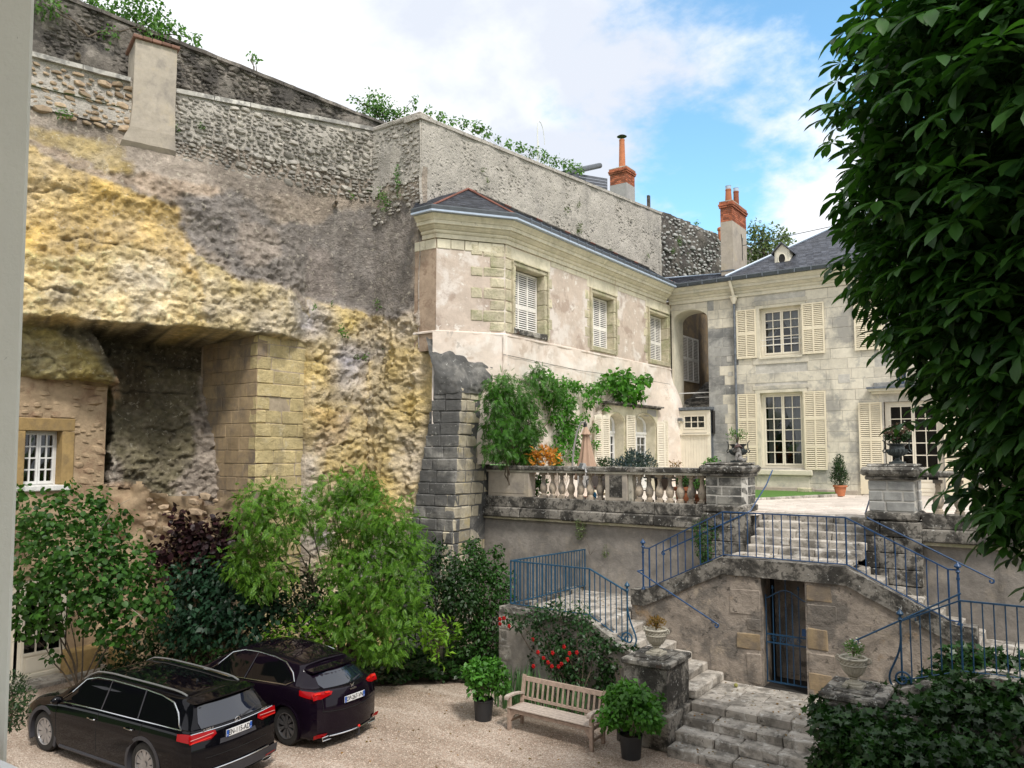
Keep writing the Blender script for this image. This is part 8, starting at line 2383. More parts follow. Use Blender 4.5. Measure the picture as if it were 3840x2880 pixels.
  patch([(4.2, -.36, .36), (4.75, -.34, .34)], 'plate_recess', 'cladding', .006)
  tline([(-.60, 3.1), (.60, 3.1)], .004, 'dark_void', 'hatch_seam', .004)
  # roof rails, seams, handles, mirrors
  for s in (-1, 1):
    mb = MB(); P = []
    for k in range(17):
      x = -1.95+2.75*k/16; q = K.P(x, 11.1); lift = .035*min(1, min(k, 16-k)/1.5); P.append((q.x, s*(q.y-.01), q.z+.012+lift))
    mb.tube(P, [.016]*17, 6); add(mb, 'roof_rail', M['silver_plastic'])
    for x in (.02, -1.0):
      q = K.P(x, 5.15); mb = MB(); mb.tube([(x-.11, s*(q.y+.02), q.z), (x-.08, s*(q.y+.035), q.z+.004), (x+.08, s*(q.y+.035), q.z+.004), (x+.11, s*(q.y+.015), q.z)], .013, 6); add(mb, 'door_handle', M['chrome'])
    for x, lean in ((1.02, .10), (-.12, .0), (-1.12, -.20)):
      mb = MB(); mb.tube([tuple(Vector((K.P(x+lean*(j/7), j).x, s*(K.P(x, j).y+.002), K.P(x, j).z))) for j in np.linspace(1.2, 7, 12)], .004, 4); add(mb, 'door_seam', M['dark_void'])
    mb = MB(); q = K.P(.95, 7.3); mb.ball((q.x, s*(q.y+.13), q.z+.06), .10, sq=(.75, 1.05, .72)); mb.tube([(q.x, s*(q.y-.02), q.z+.01), (q.x, s*(q.y+.08), q.z+.03)], .02, 6); add(mb, 'wing_mirror', M['paint_black'])
    mb = MB(); P = [K.P(x, 1.3) for x in np.linspace(-.95, .95, 8)]; mb.tube([(p.x, s*(p.y+.006), p.z) for p in P], .035, 6); add(mb, 'sill_cladding', M['cladding'])
    q = K.P(-1.72, 5.0)
  mb = MB(); q = K.P(-1.4, 14); mb.add([(q.x-.09, -.03, q.z+.002), (q.x-.09, .03, q.z+.002), (q.x+.08, 0, q.z+.004), (q.x-.07, 0, q.z+.055)], [(0, 1, 3), (1, 2, 3), (2, 0, 3)]); add(mb, 'aerial_fin', M['paint_black'])
  # windscreen
  front_glass(K, t, add)
  for s in (-1, 1):
    mb = MB(); q = K.P(2.28, 5.6); mb.ball((q.x, s*(q.y-.10), q.z-.02), .12, sq=(1.1, .9, .55)); add(mb, 'headlamp', M['silver_plastic'])
def front_glass(K, t, add):
  x0, x1 = K.c['wind']
  mb = MB(); n = 10; m = 8
  for i in range(n+1):
    x = x0+(x1-x0)*i/n
    for k in range(-m, m+1):
      j = 14-abs(k)/m*2.9; q = K.P(x, j); mb.v.append((q.x+.006, (q.y if k > 0 else -q.y)*.97, q.z+.010))
  w = 2*m+1
  for i in range(n):
    for k in range(2*m): mb.f.append((i*w+k, (i+1)*w+k, (i+1)*w+k+1, i*w+k+1)); mb.mi.append(0)
  add(mb, 'windscreen', M['car_side_glass'])
estate = dict(paint='paint_black', xr=-2.40, xf=2.40, xo=.06, wb=2.86, wz=.35, arch=.385, lip=.055, lipmat='cladding', rw=.345, spokes=10, twist=False, rim='rim_light', crown=.10,
  W=[(-2.40, .80), (-2.2, .875), (-1.6, .90), (1.2, .90), (1.9, .88), (2.2, .80), (2.40, .62)],
  belt=[(-2.40, .98), (-1.6, .985), (0, .955), (1.0, .92), (1.9, .80), (2.40, .62)],
  top=[(-2.40, 1.36), (-1.9, 1.405), (-1.0, 1.44), (0, 1.455), (.45, 1.43), (.75, 1.32), (1.22, 1.03), (1.35, .985), (1.9, .88), (2.25, .76), (2.40, .66)],
  wr=[(-2.40, .55), (-1.9, .585), (-.5, .63), (.5, .62), (1.2, .70)],
  tail=([0, 1, 2, 4, 6, 6.8, 7.9, 9.2, 10.4, 14], [.02, -.05, -.07, -.05, .0, .02, .06, .17, .28, .30]),
  nose=([0, 2, 4, 6, 8, 14], [-.08, .02, .05, .02, -.08, -.12]),
  glass=[[(.98, 7.5), (1.02, 7.9), (.80, 9.0), (.55, 10.0), (.30, 10.25), (-.10, 10.3), (-.13, 7.6)],
           [(-.18, 7.6), (-.15, 10.3), (-.6, 10.3), (-1.02, 10.15), (-1.12, 7.6)],
           [(-1.17, 7.6), (-1.08, 10.1), (-1.45, 9.95), (-1.75, 9.6), (-1.95, 9.0), (-2.10, 8.2), (-2.16, 7.6)]],
  dlo=[(1.08, 7.35), (.84, 9.1), (.58, 10.15), (.30, 10.42), (-.15, 10.45), (-.6, 10.42), (-1.05, 10.3), (-1.45, 10.1), (-1.78, 9.75), (-2.0, 9.1), (-2.15, 8.3), (-2.22, 7.45), (-1.1, 7.4), (0, 7.35)],
  pillars=[[(-.155, 7.5), (-.13, 10.35)], [(-1.145, 7.5), (-1.05, 10.2)]],
  wind=(1.28, .52), details=estate_details)
mercloc_rear = Vector((-10.82, 7.70, 0))
aM = math.pi+.085
car1 = build_car(estate, 'estate_car', 'black estate car with silver roof rails and number plate EN-115-AD', (-13.46, 7.60, 0), aM)
def hatch_details(K, t, add, tail, patch, tline, trim):
  patch([(7.6, -.50, .50), (8.4, -.53, .53), (9.2, -.50, .50), (10.0, -.44, .44)], 'rear_window', 'car_rear_glass')
  mb = MB(); r_ = K.P(K.c['xr'], 10.5)
  vs = []
  for k in range(15):
    y = -.54+1.08*k/14; x = r_.x-.03-.07*(1-(y/.54)**2); z = r_.z+.045+.012*(1-(y/.54)**2)
    vs += [(x-.12, y, z-.012), (x-.12, y, z-.036), (x+.16, y, z-.08), (x+.18, y, z+.015)]
  mb.add(vs, [(0, 1, 2, 3), (59, 58, 57, 56)]+[(4*i+j, 4*i+4+j, 4*i+4+(j+1) % 4, 4*i+(j+1) % 4) for i in range(14) for j in range(4)])
  add(mb, 'roof_spoiler', M['paint_purple'])
  mb = MB(); a = tail(-.14, 7.95, .02); b = tail(-.42, 8.25, .02); mb.tube([a, a.lerp(b, .5), b], [.018, .013, .008], 6); add(mb, 'wiper', M['cladding'])
  for s in (-1, 1):
    inner, outer = s*.42, s*.80
    mn = lambda a, b: (min(a, b), max(a, b))
    lp = patch([(5.3, *mn(inner+s*.22, outer)), (5.7, *mn(inner+s*.04, outer)), (6.2, *mn(inner, outer)), (6.6, *mn(inner+s*.10, outer))], 'tail_lamp', 'lamp_red', .014)
    mb = MB(); N = 6
    for k in range(N+1):
      x = K.c['xr']+.02+.30*k/N
      for j in (5.2+.3*k/N, 5.9, 6.6-.1*k/N):
        q = K.P(x, j); mb.v.append((q.x-(.012 if k == 0 else 0), s*(q.y+.010), q.z))
    for k in range(N):
      for j in range(2):
        f = (3*k+j, 3*k+3+j, 3*k+4+j, 3*k+1+j); mb.f.append(f if s < 0 else f[::-1]); mb.mi.append(0)
    add(mb, 'lamp_wrap', M['lamp_red'], lp)
    tline([(inner+s*.06, 6.1), (inner+s*.14, 6.1)], .022, 'lamp_bright', 'round_light', .018, lp); tline([(outer-s*.16, 5.95), (outer-s*.04, 5.95)], .022, 'lamp_bright', 'round_light', .018, lp)
    patch([(1.5, *mn(s*.60, s*.80)), (2.1, *mn(s*.56, s*.82))], 'reflector', 'lamp_red', .02)
    p = tail(s*.56, 1.25, .035); mb = MB(); q = [(p.x, p.y-s*.10, p.z-.035), (p.x, p.y+s*.09, p.z-.028), (p.x, p.y+s*.10, p.z+.03), (p.x, p.y-s*.05, p.z+.030)]
    mb.tube(q, .011, 6, closed=True, cap=False); add(mb, 'tail_pipe', M['chrome'])
    mb = MB(); mb.add([(a+.004, b, c_) for a, b, c_ in q], [(0, 1, 2, 3)]); add(mb, 'pipe_mouth', M['dark_void'])
    q = K.P(.10, 5.2); mb = MB(); mb.tube([(.0, s*(q.y+.015), q.z), (.03, s*(q.y+.03), q.z), (.18, s*(q.y+.03), q.z), (.22, s*(q.y+.01), q.z)], .012, 6); add(mb, 'door_handle', M['chrome'])
    for x, lean in ((.98, .08), (-.20, -.05)):
      mb = MB(); mb.tube([tuple(Vector((K.P(x+lean*(j/7), j).x, s*(K.P(x, j).y+.002), K.P(x, j).z))) for j in np.linspace(1.2, 7, 12)], .004, 4); add(mb, 'door_seam', M['dark_void'])
    mb = MB(); q = K.P(.85, 7.3); mb.ball((q.x, s*(q.y+.13), q.z+.06), .10, sq=(.75, 1.05, .72)); mb.tube([(q.x, s*(q.y-.02), q.z+.01), (q.x, s*(q.y+.08), q.z+.03)], .02, 6); add(mb, 'wing_mirror', M['chrome'])
  tline([(-.52, 1.62), (.52, 1.62)], .014, 'chrome', 'bumper_strip', .026)
  patch([(.2, -.66, .66), (1.1, -.70, .70)], 'diffuser', 'cladding', .02)
  tline([(-.64, 3.7), (-.30, 3.5), (.30, 3.5), (.64, 3.7)], .005, 'dark_void', 'hatch_seam', .004)
  tline([(-.62, 6.9), (-.62, 3.7)], .004, 'dark_void', 'hatch_seam', .004); tline([(.62, 6.9), (.62, 3.7)], .004, 'dark_void', 'hatch_seam', .004)
  plate(t, add, tail, .0, 4.7, 'DP-267-VN', dep='37')
  # winged emblem and name
  c0 = tail(0, 6.3, .014); mb = MB()
  for s in (-1, 1): mb.tube([(c0.x, s*.045, c0.z+.045), (c0.x, s*.012, c0.z+.01), (c0.x, s*.03, c0.z-.035)], [.004, .010, .004], 6)
  add(mb, 'emblem', M['chrome'])
  p = tail(0, 5.75, .012); q = obj('badge_text', text_mesh('CITROËN', .036, M['chrome'], .003, .0012), t, p, (R(90), 0, R(-90))); q.matrix_parent_inverse = Matrix.Identity(4)
  # tow hook with red cap
  p = tail(-.12, .6, .05); mb = MB(); mb.tube([(p.x+.05, p.y, p.z-.10), (p.x-.03, p.y, p.z-.08), (p.x-.03, p.y, p.z+.06)], .016, 6); hk_ = add(mb, 'tow_hook', M['cladding'])
  mb = MB(); mb.ball((p.x-.03, p.y, p.z+.07), .028); add(mb, 'hook_cap', M['lamp_bright'], hk_)
  front_glass(K, t, add)
  mb = MB(); mb.tube([(.62+.0*math.cos(a), .35+.17*math.cos(a), .93+.16*math.sin(a)) for a in np.linspace(0, 2*math.pi, 21)[:-1]], .014, 6, closed=True, cap=False); add(mb, 'steering_wheel', M['cladding'])
hatch = dict(paint='paint_purple', xr=-2.03, xf=2.05, xo=-.14, wb=2.50, wz=.345, arch=.375, lip=.02, lipmat='paint_purple', rw=.345, spokes=9, twist=True, rim='rim_grey', crown=.19,
  W=[(-2.03, .70), (-1.85, .82), (-1.2, .875), (1.0, .865), (1.6, .84), (1.9, .74), (2.05, .58)],
  belt=[(-2.03, 1.00), (-1.4, 1.04), (-.9, 1.02), (0, .96), (.9, .92), (1.6, .80), (2.05, .62)],
  top=[(-2.03, 1.27), (-1.6, 1.37), (-.9, 1.465), (-.2, 1.50), (.25, 1.47), (.55, 1.36), (1.15, 1.04), (1.3, .99), (1.7, .88), (2.05, .68)],
  wr=[(-2.03, .47), (-1.5, .52), (-.5, .59), (.3, .58), (1.1, .68)],
  tail=([0, 1, 2, 4, 5.5, 6.8, 7.9, 9.2, 10.4, 14], [.05, -.03, -.07, -.07, -.03, .04, .13, .28, .42, .44]),
  nose=([0, 2, 4, 6, 8, 14], [-.08, .02, .05, .02, -.08, -.12]),
  glass=[[(.95, 7.5), (.98, 7.9), (.70, 9.0), (.40, 10.0), (.10, 10.3), (-.28, 10.35), (-.15, 7.6)],
           [(-.22, 7.6), (-.36, 10.35), (-.75, 10.2), (-1.05, 9.8), (-1.30, 9.1), (-1.42, 8.5), (-1.30, 8.0), (-1.0, 7.65)]],
  dlo=[(1.05, 7.35), (.74, 9.1), (.42, 10.15), (.10, 10.48), (-.30, 10.5), (-.78, 10.38), (-1.10, 9.95), (-1.36, 9.2), (-1.50, 8.45), (-1.35, 7.85), (-1.0, 7.45), (0, 7.35)],
  pillars=[[(-.185, 7.5), (-.32, 10.35)]], wind=(1.18, .35), details=hatch_details)
car2 = build_car(hatch, 'hatchback_car', 'dark purple hatchback with rounded tail and number plate DP-267-VN', (-13.02, 10.05, 0), math.pi+.03)
# ================================================================== foliage
def tpl_simple(w=.30, bend=-.12):
  v = np.array([(0, 0, 0), (.45, -w, .05), (.48, 0, 0), (.45, w, .05), (1, 0, bend)], float)
  return v, [(0, 1, 4, 2), (0, 2, 4, 3)]
def tpl_heart():
  v = np.array([(0, 0, 0), (-.08, -.28, .04), (.30, -.50, .06), (.72, -.34, .02), (1, 0, -.10), (.72, .34, .02), (.30, .50, .06), (-.08, .28, .04), (.45, 0, -.01)], float)
  return v, [(0, 1, 2, 8), (2, 3, 4, 8), (8, 4, 5, 6), (0, 8, 6, 7)]
def tpl_ivy():
  a = [(0, -.05), (-.12, -.42), (.22, -.30), (.42, -.52), (.55, -.20), (1, 0), (.55, .20), (.42, .52), (.22, .30), (-.12, .42)]
  v = np.array([(x, y, .03*abs(y)*4-.05*x) for x, y in a]+[(.30, 0, .02)], float)
  return v, [(10, i, (i+1) % 10) for i in range(10)]
def tpl_leaflets(n_pairs, L=.30, w=.055, droop=.18):
  V, F = [], []
  for i in range(n_pairs):
    x = .12+.80*i/n_pairs; z = -droop*x*x
    for s in (-1, 1):
      l = L*(1-.45*abs(i/n_pairs-.35)); dx, dy = .45, s*.89
      b = len(V); p = lambda t, q: (x+dx*l*t-dy*q*s*0+(-dy*q), s*0+dy*l*t+dx*q, z-.05*t)
      V += [p(0, 0), p(.45, -w), p(1, 0), p(.45, w)]; F.append((b, b+1, b+2, b+3))
  b = len(V); V += [(.88, 0, -droop*.8), (1.0, -w, -droop), (1.2, 0, -droop*1.2), (1.0, w, -droop)]; F.append((b, b+1, b+2, b+3))
  b = len(V); V += [(0, -.008, 0), (0, .008, 0), (.95, .006, -droop*.9), (.95, -.006, -droop*.9)]; F.append((b, b+1, b+2, b+3))
  return np.array(V, float), F
def tpl_palmate(seed):
  r = random.Random(seed); V, F = [], []
  n = r.choice((5, 6, 7))
  for i in range(n):
    a = -1.95+3.9*i/(n-1)+r.uniform(-.1, .1); l = (1-.32*abs(a)/1.95)*r.uniform(.9, 1.05); dr = r.uniform(.22, .5)
    ca, sa = math.cos(a), math.sin(a)
    prof = [(.05, .012), (.38, .10), (.70, .19), (.86, .14), (1.0, .0)]
    mid, le, ri = [], [], []
    for t_, w_ in prof:
      x = t_*l; z = -dr*t_*t_*l; fold = w_*.35
      mid.append(len(V)); V.append((x*ca, x*sa, z))
      le.append(len(V)); V.append((x*ca-w_*l*sa, x*sa+w_*l*ca, z+fold)); ri.append(len(V)); V.append((x*ca+w_*l*sa, x*sa-w_*l*ca, z+fold))
    for k in range(4):
      if k < 3: F += [(mid[k], mid[k+1], le[k+1], le[k]), (mid[k], ri[k], ri[k+1], mid[k+1])]
      else: F += [(mid[k], mid[k+1], le[k]), (mid[k], ri[k], mid[k+1])]
  b = len(V); V += [(-.55, -.008, .10), (-.55, .008, .10), (.03, .012, 0), (.03, -.012, 0)]; F.append((b, b+1, b+2, b+3))
  return np.array(V, float), F
def leafmesh(name, mat, tpls, P, D, N, S):
  """one mesh of many leaves: P positions, D pointing direction, N upper side, S size"""
  D = D/np.linalg.norm(D, axis=1, keepdims=True)
  N = N-D*np.sum(N*D, 1, keepdims=True); N /= np.maximum(np.linalg.norm(N, axis=1, keepdims=True), 1e-6)
  B = np.cross(N, D)
  which = rng.integers(0, len(tpls), len(P))
  vs, li, ls, lt, vo, lo = [], [], [], [], 0, 0
  for k, (tv, tf) in enumerate(tpls):
    I = np.where(which == k)[0]
    if not len(I): continue
    v = (P[I][:, None, :] + S[I][:, None, None]*(tv[None, :, 0, None]*D[I][:, None, :]+tv[None, :, 1, None]*B[I][:, None, :]+tv[None, :, 2, None]*N[I][:, None, :])).reshape(-1, 3)
    lens = np.array([len(f) for f in tf]); flat = np.concatenate([np.array(f) for f in tf])
    idx = (flat[None, :]+(np.arange(len(I))*len(tv))[:, None]+vo).reshape(-1)
    starts = np.concatenate([[0], np.cumsum(lens)[:-1]])
    st_ = (starts[None, :]+(np.arange(len(I))*lens.sum())[:, None]+lo).reshape(-1)
    vs.append(v); li.append(idx); ls.append(st_); lt.append(np.tile(lens, len(I))); vo += len(v); lo += len(idx)
  v = np.concatenate(vs); li = np.concatenate(li).astype(np.int32); ls = np.concatenate(ls).astype(np.int32); lt = np.concatenate(lt).astype(np.int32)
  me = bpy.data.meshes.new(name); me.vertices.add(len(v)); me.vertices.foreach_set('co', v.astype(np.float32).reshape(-1))
  me.loops.add(len(li)); me.polygons.add(len(ls)); me.loops.foreach_set('vertex_index', li); me.polygons.foreach_set('loop_start', ls); me.polygons.foreach_set('loop_total', lt)
  me.update(calc_edges=True); me.materials.append(mat); return me
UP = np.array([0, 0, 1.])
DENS = 8.0
def clump_leaves(cl, dens, size, droop=.35, shell=.55, flat=.35, jit=.5, up=.5, szj=.3, squash=.9):
  """leaves through ellipsoid clumps (x,y,z,r): denser near their skins, facing out and up"""
  Ps, Ns = [], []
  for (x, y, z, r) in cl:
    n = max(6, int(DENS*dens*r*r/(size*size)))
    d = rng.normal(size=(n, 3)); d /= np.linalg.norm(d, axis=1, keepdims=True)
    rr = r*(shell+(1.12-shell)*rng.random(n)**.6)*(1+.22*rng.normal(size=n)*.6)
    p = np.array((x, y, z))+d*rr[:, None]*np.array((1, 1, squash))
    Ps.append(p); Ns.append(d)
  P = np.concatenate(Ps); d = np.concatenate(Ns); n = len(P)
  N = d*(1-up)+UP*up+rng.normal(size=(n, 3))*jit*.5
  t = rng.normal(size=(n, 3)); D = d*.6+t*.6; D[:, 2] -= droop
  S = size*(1+szj*rng.uniform(-1, 1, n))
  return P, D, N, S
def twigs(mb, root, tips, r0=.03, r1=.006, sag=.1, seed=0):
  r = random.Random(seed); root = Vector(root)
  for tip in tips:
    tip = Vector(tip); pts = []
    for k in range(7):
      t = k/6; p = root.lerp(tip, t)+Vector((r.uniform(-1, 1), r.uniform(-1, 1), r.uniform(-.5, 1)))*.05*(tip-root).length*math.sin(math.pi*t)+Vector((0, 0, sag*math.sin(math.pi*t)))
      pts.append(p)
    mb.tube(pts, [r0+(r1-r0)*k/6 for k in range(7)], 6)
def plant(name, label, cat, key, tpls, mat, size, dens, root=None, bark='bark', trunk_r=.04, group=None, nt=8, extra=None, twig=None, leafname='foliage', **k):
  cl = CL[key] if isinstance(key, str) else key
  c = np.mean([q[:3] for q in cl], 0)
  root = root or (c[0], c[1], min(q[2]-q[3] for q in cl))
  t = empty(name, root, label, cat, group)
  mb = MB(); step = max(1, len(cl)//nt)
  twigs(mb, root, [q[:3] for q in cl[::step]], trunk_r*.6, trunk_r*.12, seed=len(cl))
  mb.build('stems', M[bark], t)
  P, D, N, S = clump_leaves(cl, dens, size, **k)
  me = leafmesh(leafname, M[mat], tpls, P, D, N, S)
  obj(leafname, me, t, kind='stuff')
  if twig:
    mb = MB()
    for a, b in twig: twigs(mb, a, [b], .014, .005, seed=int(abs(a[0]*100)))
    mb.build('bare_twigs', M['twig_pale'], t)
  return t
SIM = [tpl_simple(.30), tpl_simple(.36, -.25)]; NAR = [tpl_simple(.17, -.15), tpl_simple(.20, -.3)]
HRT = [tpl_heart()]; IVY = [tpl_ivy()]; FRN = [tpl_leaflets(7), tpl_leaflets(8, droop=.4)]; PAL = [tpl_palmate(i) for i in range(5)]
# courtyard planting, left to right
plant('redbud_tree', 'spreading redbud with bright heart-shaped leaves in front of the cave dwelling', 'tree', 'redbud', HRT, 'leaf_redbud', .10, 1.1, root=(-17.3, 8.4, 0), trunk_r=.035, nt=6, shell=.35, droop=.6,
   twig=[((-17.0, 8.2, 1.6), (-15.9, 8.0, 3.3)), ((-16.2, 8.1, 2.3), (-14.9, 8.4, 2.0)), ((-16.6, 8.0, 3.2), (-15.6, 8.4, 4.3))])
plant('purple_shrub', 'dark purple-leaved shrub against the yellow ashlar buttress', 'shrub', 'purple', HRT, 'leaf_purple', .12, 1.5, root=(-16.9, 10.9, 0), shell=.3, nt=9)
plant('bluegreen_shrub', 'dense dark blue-green shrub under the purple one, behind the parked cars', 'shrub', 'blue', SIM, 'leaf_bluegreen', .13, 3.2, root=(-15.9, 10.9, 0), shell=.5, droop=.7)
plant('feathery_tree', 'light green feathery-leaved small tree with drooping fronds behind the hatchback', 'tree', 'fern', FRN, 'leaf_fern', .165, 3.9, root=(-13.9, 12.8, 0), trunk_r=.06, nt=16, shell=.35, droop=.45, up=.45,
   twig=[((-14.6, 12.2, 2.6), (-15.4, 11.4, 3.1)), ((-14.5, 12.2, 2.7), (-15.2, 11.5, 2.7)), ((-14.4, 12.3, 2.8), (-15.2, 11.6, 3.3)), ((-14.6, 12.1, 2.7), (-15.4, 11.5, 2.3))])
plant('laurel_bush', 'yellow-green laurel bush just behind the hatchback roof', 'bush', 'laurelA', NAR, 'leaf_laurel', .17, 3.2, shell=.45, up=.6, droop=-.2)
plant('laurel_bush', 'yellow-green laurel bush right of the feathery tree', 'bush', 'laurelB', NAR, 'leaf_laurel', .17, 3.0, shell=.45, up=.6, droop=-.1)
plant('dark_evergreen', 'dark evergreen bush filling the gap below the blackened buttress', 'bush', 'darkbush', SIM, 'leaf_dark', .09, 2.4)
plant('tall_hedge_shrub', 'upright mid-green evergreen shrub beside the terrace wall and the blue railing', 'shrub', 'hedge', SIM, 'leaf_hedge', .085, 3.0, up=.35, nt=10)
plant('shaded_undergrowth', 'dark shaded leafy undergrowth behind the parked cars', 'bush', 'behind', SIM, 'leaf_dark', .11, 2.0)
plant('conifer_bush', 'small dark bush at the lower left beside the glazed door step', 'bush', 'leftbottom', NAR, 'leaf_dark', .06, 4.5, droop=-.4)
# creeping ivy along the gravel edge
def patch_leaves(name, mat, tpls, poly, z0, z1, n, size, label=None, cat=None):
  xs_ = [p[0] for p in poly]; ys_ = [p[1] for p in poly]
  X = rng.uniform(min(xs_), max(xs_), n*3); Y = rng.uniform(min(ys_), max(ys_), n*3)
  m = in_poly(X, Y, poly); X, Y = X[m][:n], Y[m][:n]; n = len(X)
  h = .5+.5*fbm(X*2, Y*2, 0., 3, 4)
  Z = z0+(z1-z0)*np.clip(h, 0, 1)*rng.uniform(.5, 1, n)
  P = np.stack([X, Y, Z], 1); N = UP+rng.normal(size=(n, 3))*.45; D = rng.normal(size=(n, 3)); D[:, 2] *= .3
  me = leafmesh(name, M[mat], tpls, P, D, N, size*(1+.3*rng.uniform(-1, 1, n)))
  return obj(name, me, None, label=label, cat=cat, kind='stuff')
patch_leaves('ground_ivy', 'leaf_ivy', IVY, [(-16.9, 9.0), (-15.6, 11.3), (-13.0, 12.4), (-11.4, 14.0), (-10.4, 14.0), (-10.4, 17.2), (-13.2, 16), (-16.5, 13.5), (-17.6, 11)], .01, .32, 9000, .10, 'low dark ivy covering the bed along the gravel edge', 'ground cover')
mb = MB(); mb.prism([(-18.3, 9.9), (-16.6, 9.1), (-15.5, 11.4), (-13.0, 12.5), (-11.3, 14.1), (-10.35, 14.1), (-10.35, 17.3), (-14, 17.3), (-18.4, 14)], -.03, .012); mb.build('flower_bed_soil', M['soil'], kind='structure')
# fallen leaves and litter
def litter(n, x0, x1, y0, y1, z):
  X, Y = rng.uniform(x0, x1, n), rng.uniform(y0, y1, n)
  return np.stack([X, Y, np.full(n, z)+.012], 1)
Pl = np.concatenate([litter(150, -15.5, -6, 9.5, 13.2, 0), litter(40, -5.75, -3.35, 14.0, 15.5, .65), litter(20, -5.7, -3.4, 12.85, 13.1, .165), litter(20, -5.7, -3.4, 13.55, 13.8, .49), litter(50, -10, -8, 14.6, 17, ZL), litter(25, -5.6, -3.5, 15.9, 16.5, ZU), litter(20, -11, -5, 8, 12, 0)])
me = leafmesh('leaf_litter', M['leaf_rust'], SIM, Pl, rng.normal(size=(len(Pl), 3))*np.array((1, 1, .12)), UP+rng.normal(size=(len(Pl), 3))*.25, rng.uniform(.03, .07, len(Pl)))
obj('leaf_litter', me, None, label='scattered brown fallen leaves on gravel and steps', cat='leaves', kind='stuff')
# hydrangeas in the tubs
def hydrangea(x, y, z, r, label, seed):
  r_ = random.Random(seed); cl = [(x, y, z, r*.62)]
  for k in range(26):
    a = r_.uniform(0, 6.28); e = r_.uniform(-.45, 1.3); q = r*r_.uniform(.5, .95)
    cl.append((x+q*math.cos(a)*math.cos(e), y+q*math.sin(a)*math.cos(e), z+q*.82*math.sin(e), r*r_.uniform(.22, .34)))
  plant('hydrangea', label, 'plant', cl, [tpl_simple(.34, -.1), tpl_simple(.38, -.2)], 'leaf_hydrangea', .095, 3.4, root=(x, y, .34), bark='twig_pale', trunk_r=.014, nt=12, up=.55, shell=.5)
hydrangea(-9.52, 12.42, .76, .49, 'round leafy hydrangea in the tub left of the bench', 1)
hydrangea(-6.24, 12.38, .80, .56, 'bushier hydrangea in the tub between bench and stair pillar', 2)
# irises behind the bench
ir = empty('iris_clump', (-9.2, 13.5, 0), 'clump of upright sword-shaped iris leaves behind the left end of the bench', 'plant')
for nm, cx_, cy_, n in (('iris_leaves', -9.45, 13.5, 60), ('iris_leaves', -8.75, 13.3, 45), ('iris_leaves', -8.1, 13.3, 28)):
  mb = MB()
  for k in range(n):
    x, y = cx_+random.gauss(0, .26), cy_+random.gauss(0, .16); a = random.uniform(0, 6.28); L = random.uniform(.45, .95); lean = random.uniform(.05, .35)
    d = Vector((math.cos(a), math.sin(a), 0)); s = Vector((-d.y, d.x, 0)); w = .020
    pts = [(0, w), (.35, w*1.2), (.7, w), (1, .001)]
    for i, (t_, ww) in enumerate(pts):
      p = Vector((x, y, 0))+d*lean*L*t_*t_+Vector((0, 0, L*t_*(1-.12*t_*lean*4)))
      mb.v += [tuple(p-s*ww), tuple(p+s*ww)]
    b = len(mb.v)-8
    for i in range(3): mb.f.append((b+2*i, b+2*i+1, b+2*i+3, b+2*i+2)); mb.mi.append(0)
  mb.build(nm, M['leaf_iris'], ir, kind='stuff')
# climbing rose with its blooms
rose = plant('climbing_rose', 'climbing rose with dark red blooms over the side wall of the stairs behind the bench', 'plant', 'rose', SIM, 'leaf_rose', .075, 2.7, root=(-8.0, 13.7, 0), squash=1.0, shell=.4)
for (dx, dz) in ROSES:
  mb = MB(); r_ = random.Random(int(abs(dx*1000)))
  for k in range(3):
    for q in range(5):
      a = q*1.257+k*.6; rr = .006+.011*k
      c = Vector((dx+rr*math.cos(a), 13.5-.02*k*0, dz+rr*math.sin(a)))
      mb.ball(c, .016+.003*k, 6, 4, sq=(1, .7, 1))
  mb.build('rose_bloom', M['petal_red'], rose, smooth=True)
plant('ivy', 'ivy trailing over the raking wall onto the left stair pillar', 'ivy', 'pillarivy', IVY, 'leaf_ivy', .075, 2.2, root=(-6.9, 13.8, 0), squash=1, trunk_r=.02)
plant('ivy', 'thin ivy stems climbing the corner of the side wall behind the irises', 'ivy', 'stemivy', IVY, 'leaf_ivy', .06, 2.4, root=(-9.5, 13.95, 0), trunk_r=.015, squash=1.3)
# great ivy mass on the right
plant('ivy_mass', 'great dark mass of ivy burying the right-hand wall below the railing', 'ivy', 'ivywall', IVY, 'leaf_ivy', .115, 6, root=(-1.8, 12.9, 0), shell=.6, nt=12, trunk_r=.05, up=.55)
mb = MB(); mb.box((-3.22, 12.95, 0), (4.0, 14.04, 1.36)); mb.build('bank_wall', M['mossy_stone'], label='mossy stone bank wall hidden under the ivy mass at the right', cat='wall')
# terrace planting and climbers on the wing
plant('wisteria', 'dense green wisteria bush at the left end of the balustrade', 'climber', 'wisteria', FRN, 'leaf_wisteria', .18, 5.5, root=(-12.4, 17.6, 3.85), shell=.35, droop=.6)
plant('wall_vine', 'loose green vine trailing across the lower wall of the wing', 'climber', 'vine2', SIM, 'leaf_vine', .11, 3.6, root=(-12.4, 20.0, 3.85), shell=.2, droop=.5, bark='twig_pale', trunk_r=.02)
plant('grape_vine', 'rounded grape vine clump above the arched windows of the wing', 'climber', 'vine3', HRT, 'leaf_vine', .17, 2.3, root=(-12.55, 22.5, 6.6), shell=.25, droop=.6, bark='twig_pale', trunk_r=.02)
ww_ = empty('trellis_wire', (-12.6, 20, 7.7), 'thin sagging trellis wire along the wing wall carrying the vines', 'wire')
mb = MB(); mb.tube([(-12.60, 17.3, 8.0), (-12.58, 21.5, 7.9), (-12.55, 25, 7.95), (-12.4, 28.2, 7.92)], .007, 4); mb.build('wire', M['black_iron'], ww_)
plant('wall_creeper', 'hanging green creeper on the terrace wall behind the blue railing', 'creeper', 'hangivy', SIM, 'leaf_hedge', .045, 2.6, squash=1.3, trunk_r=.008)
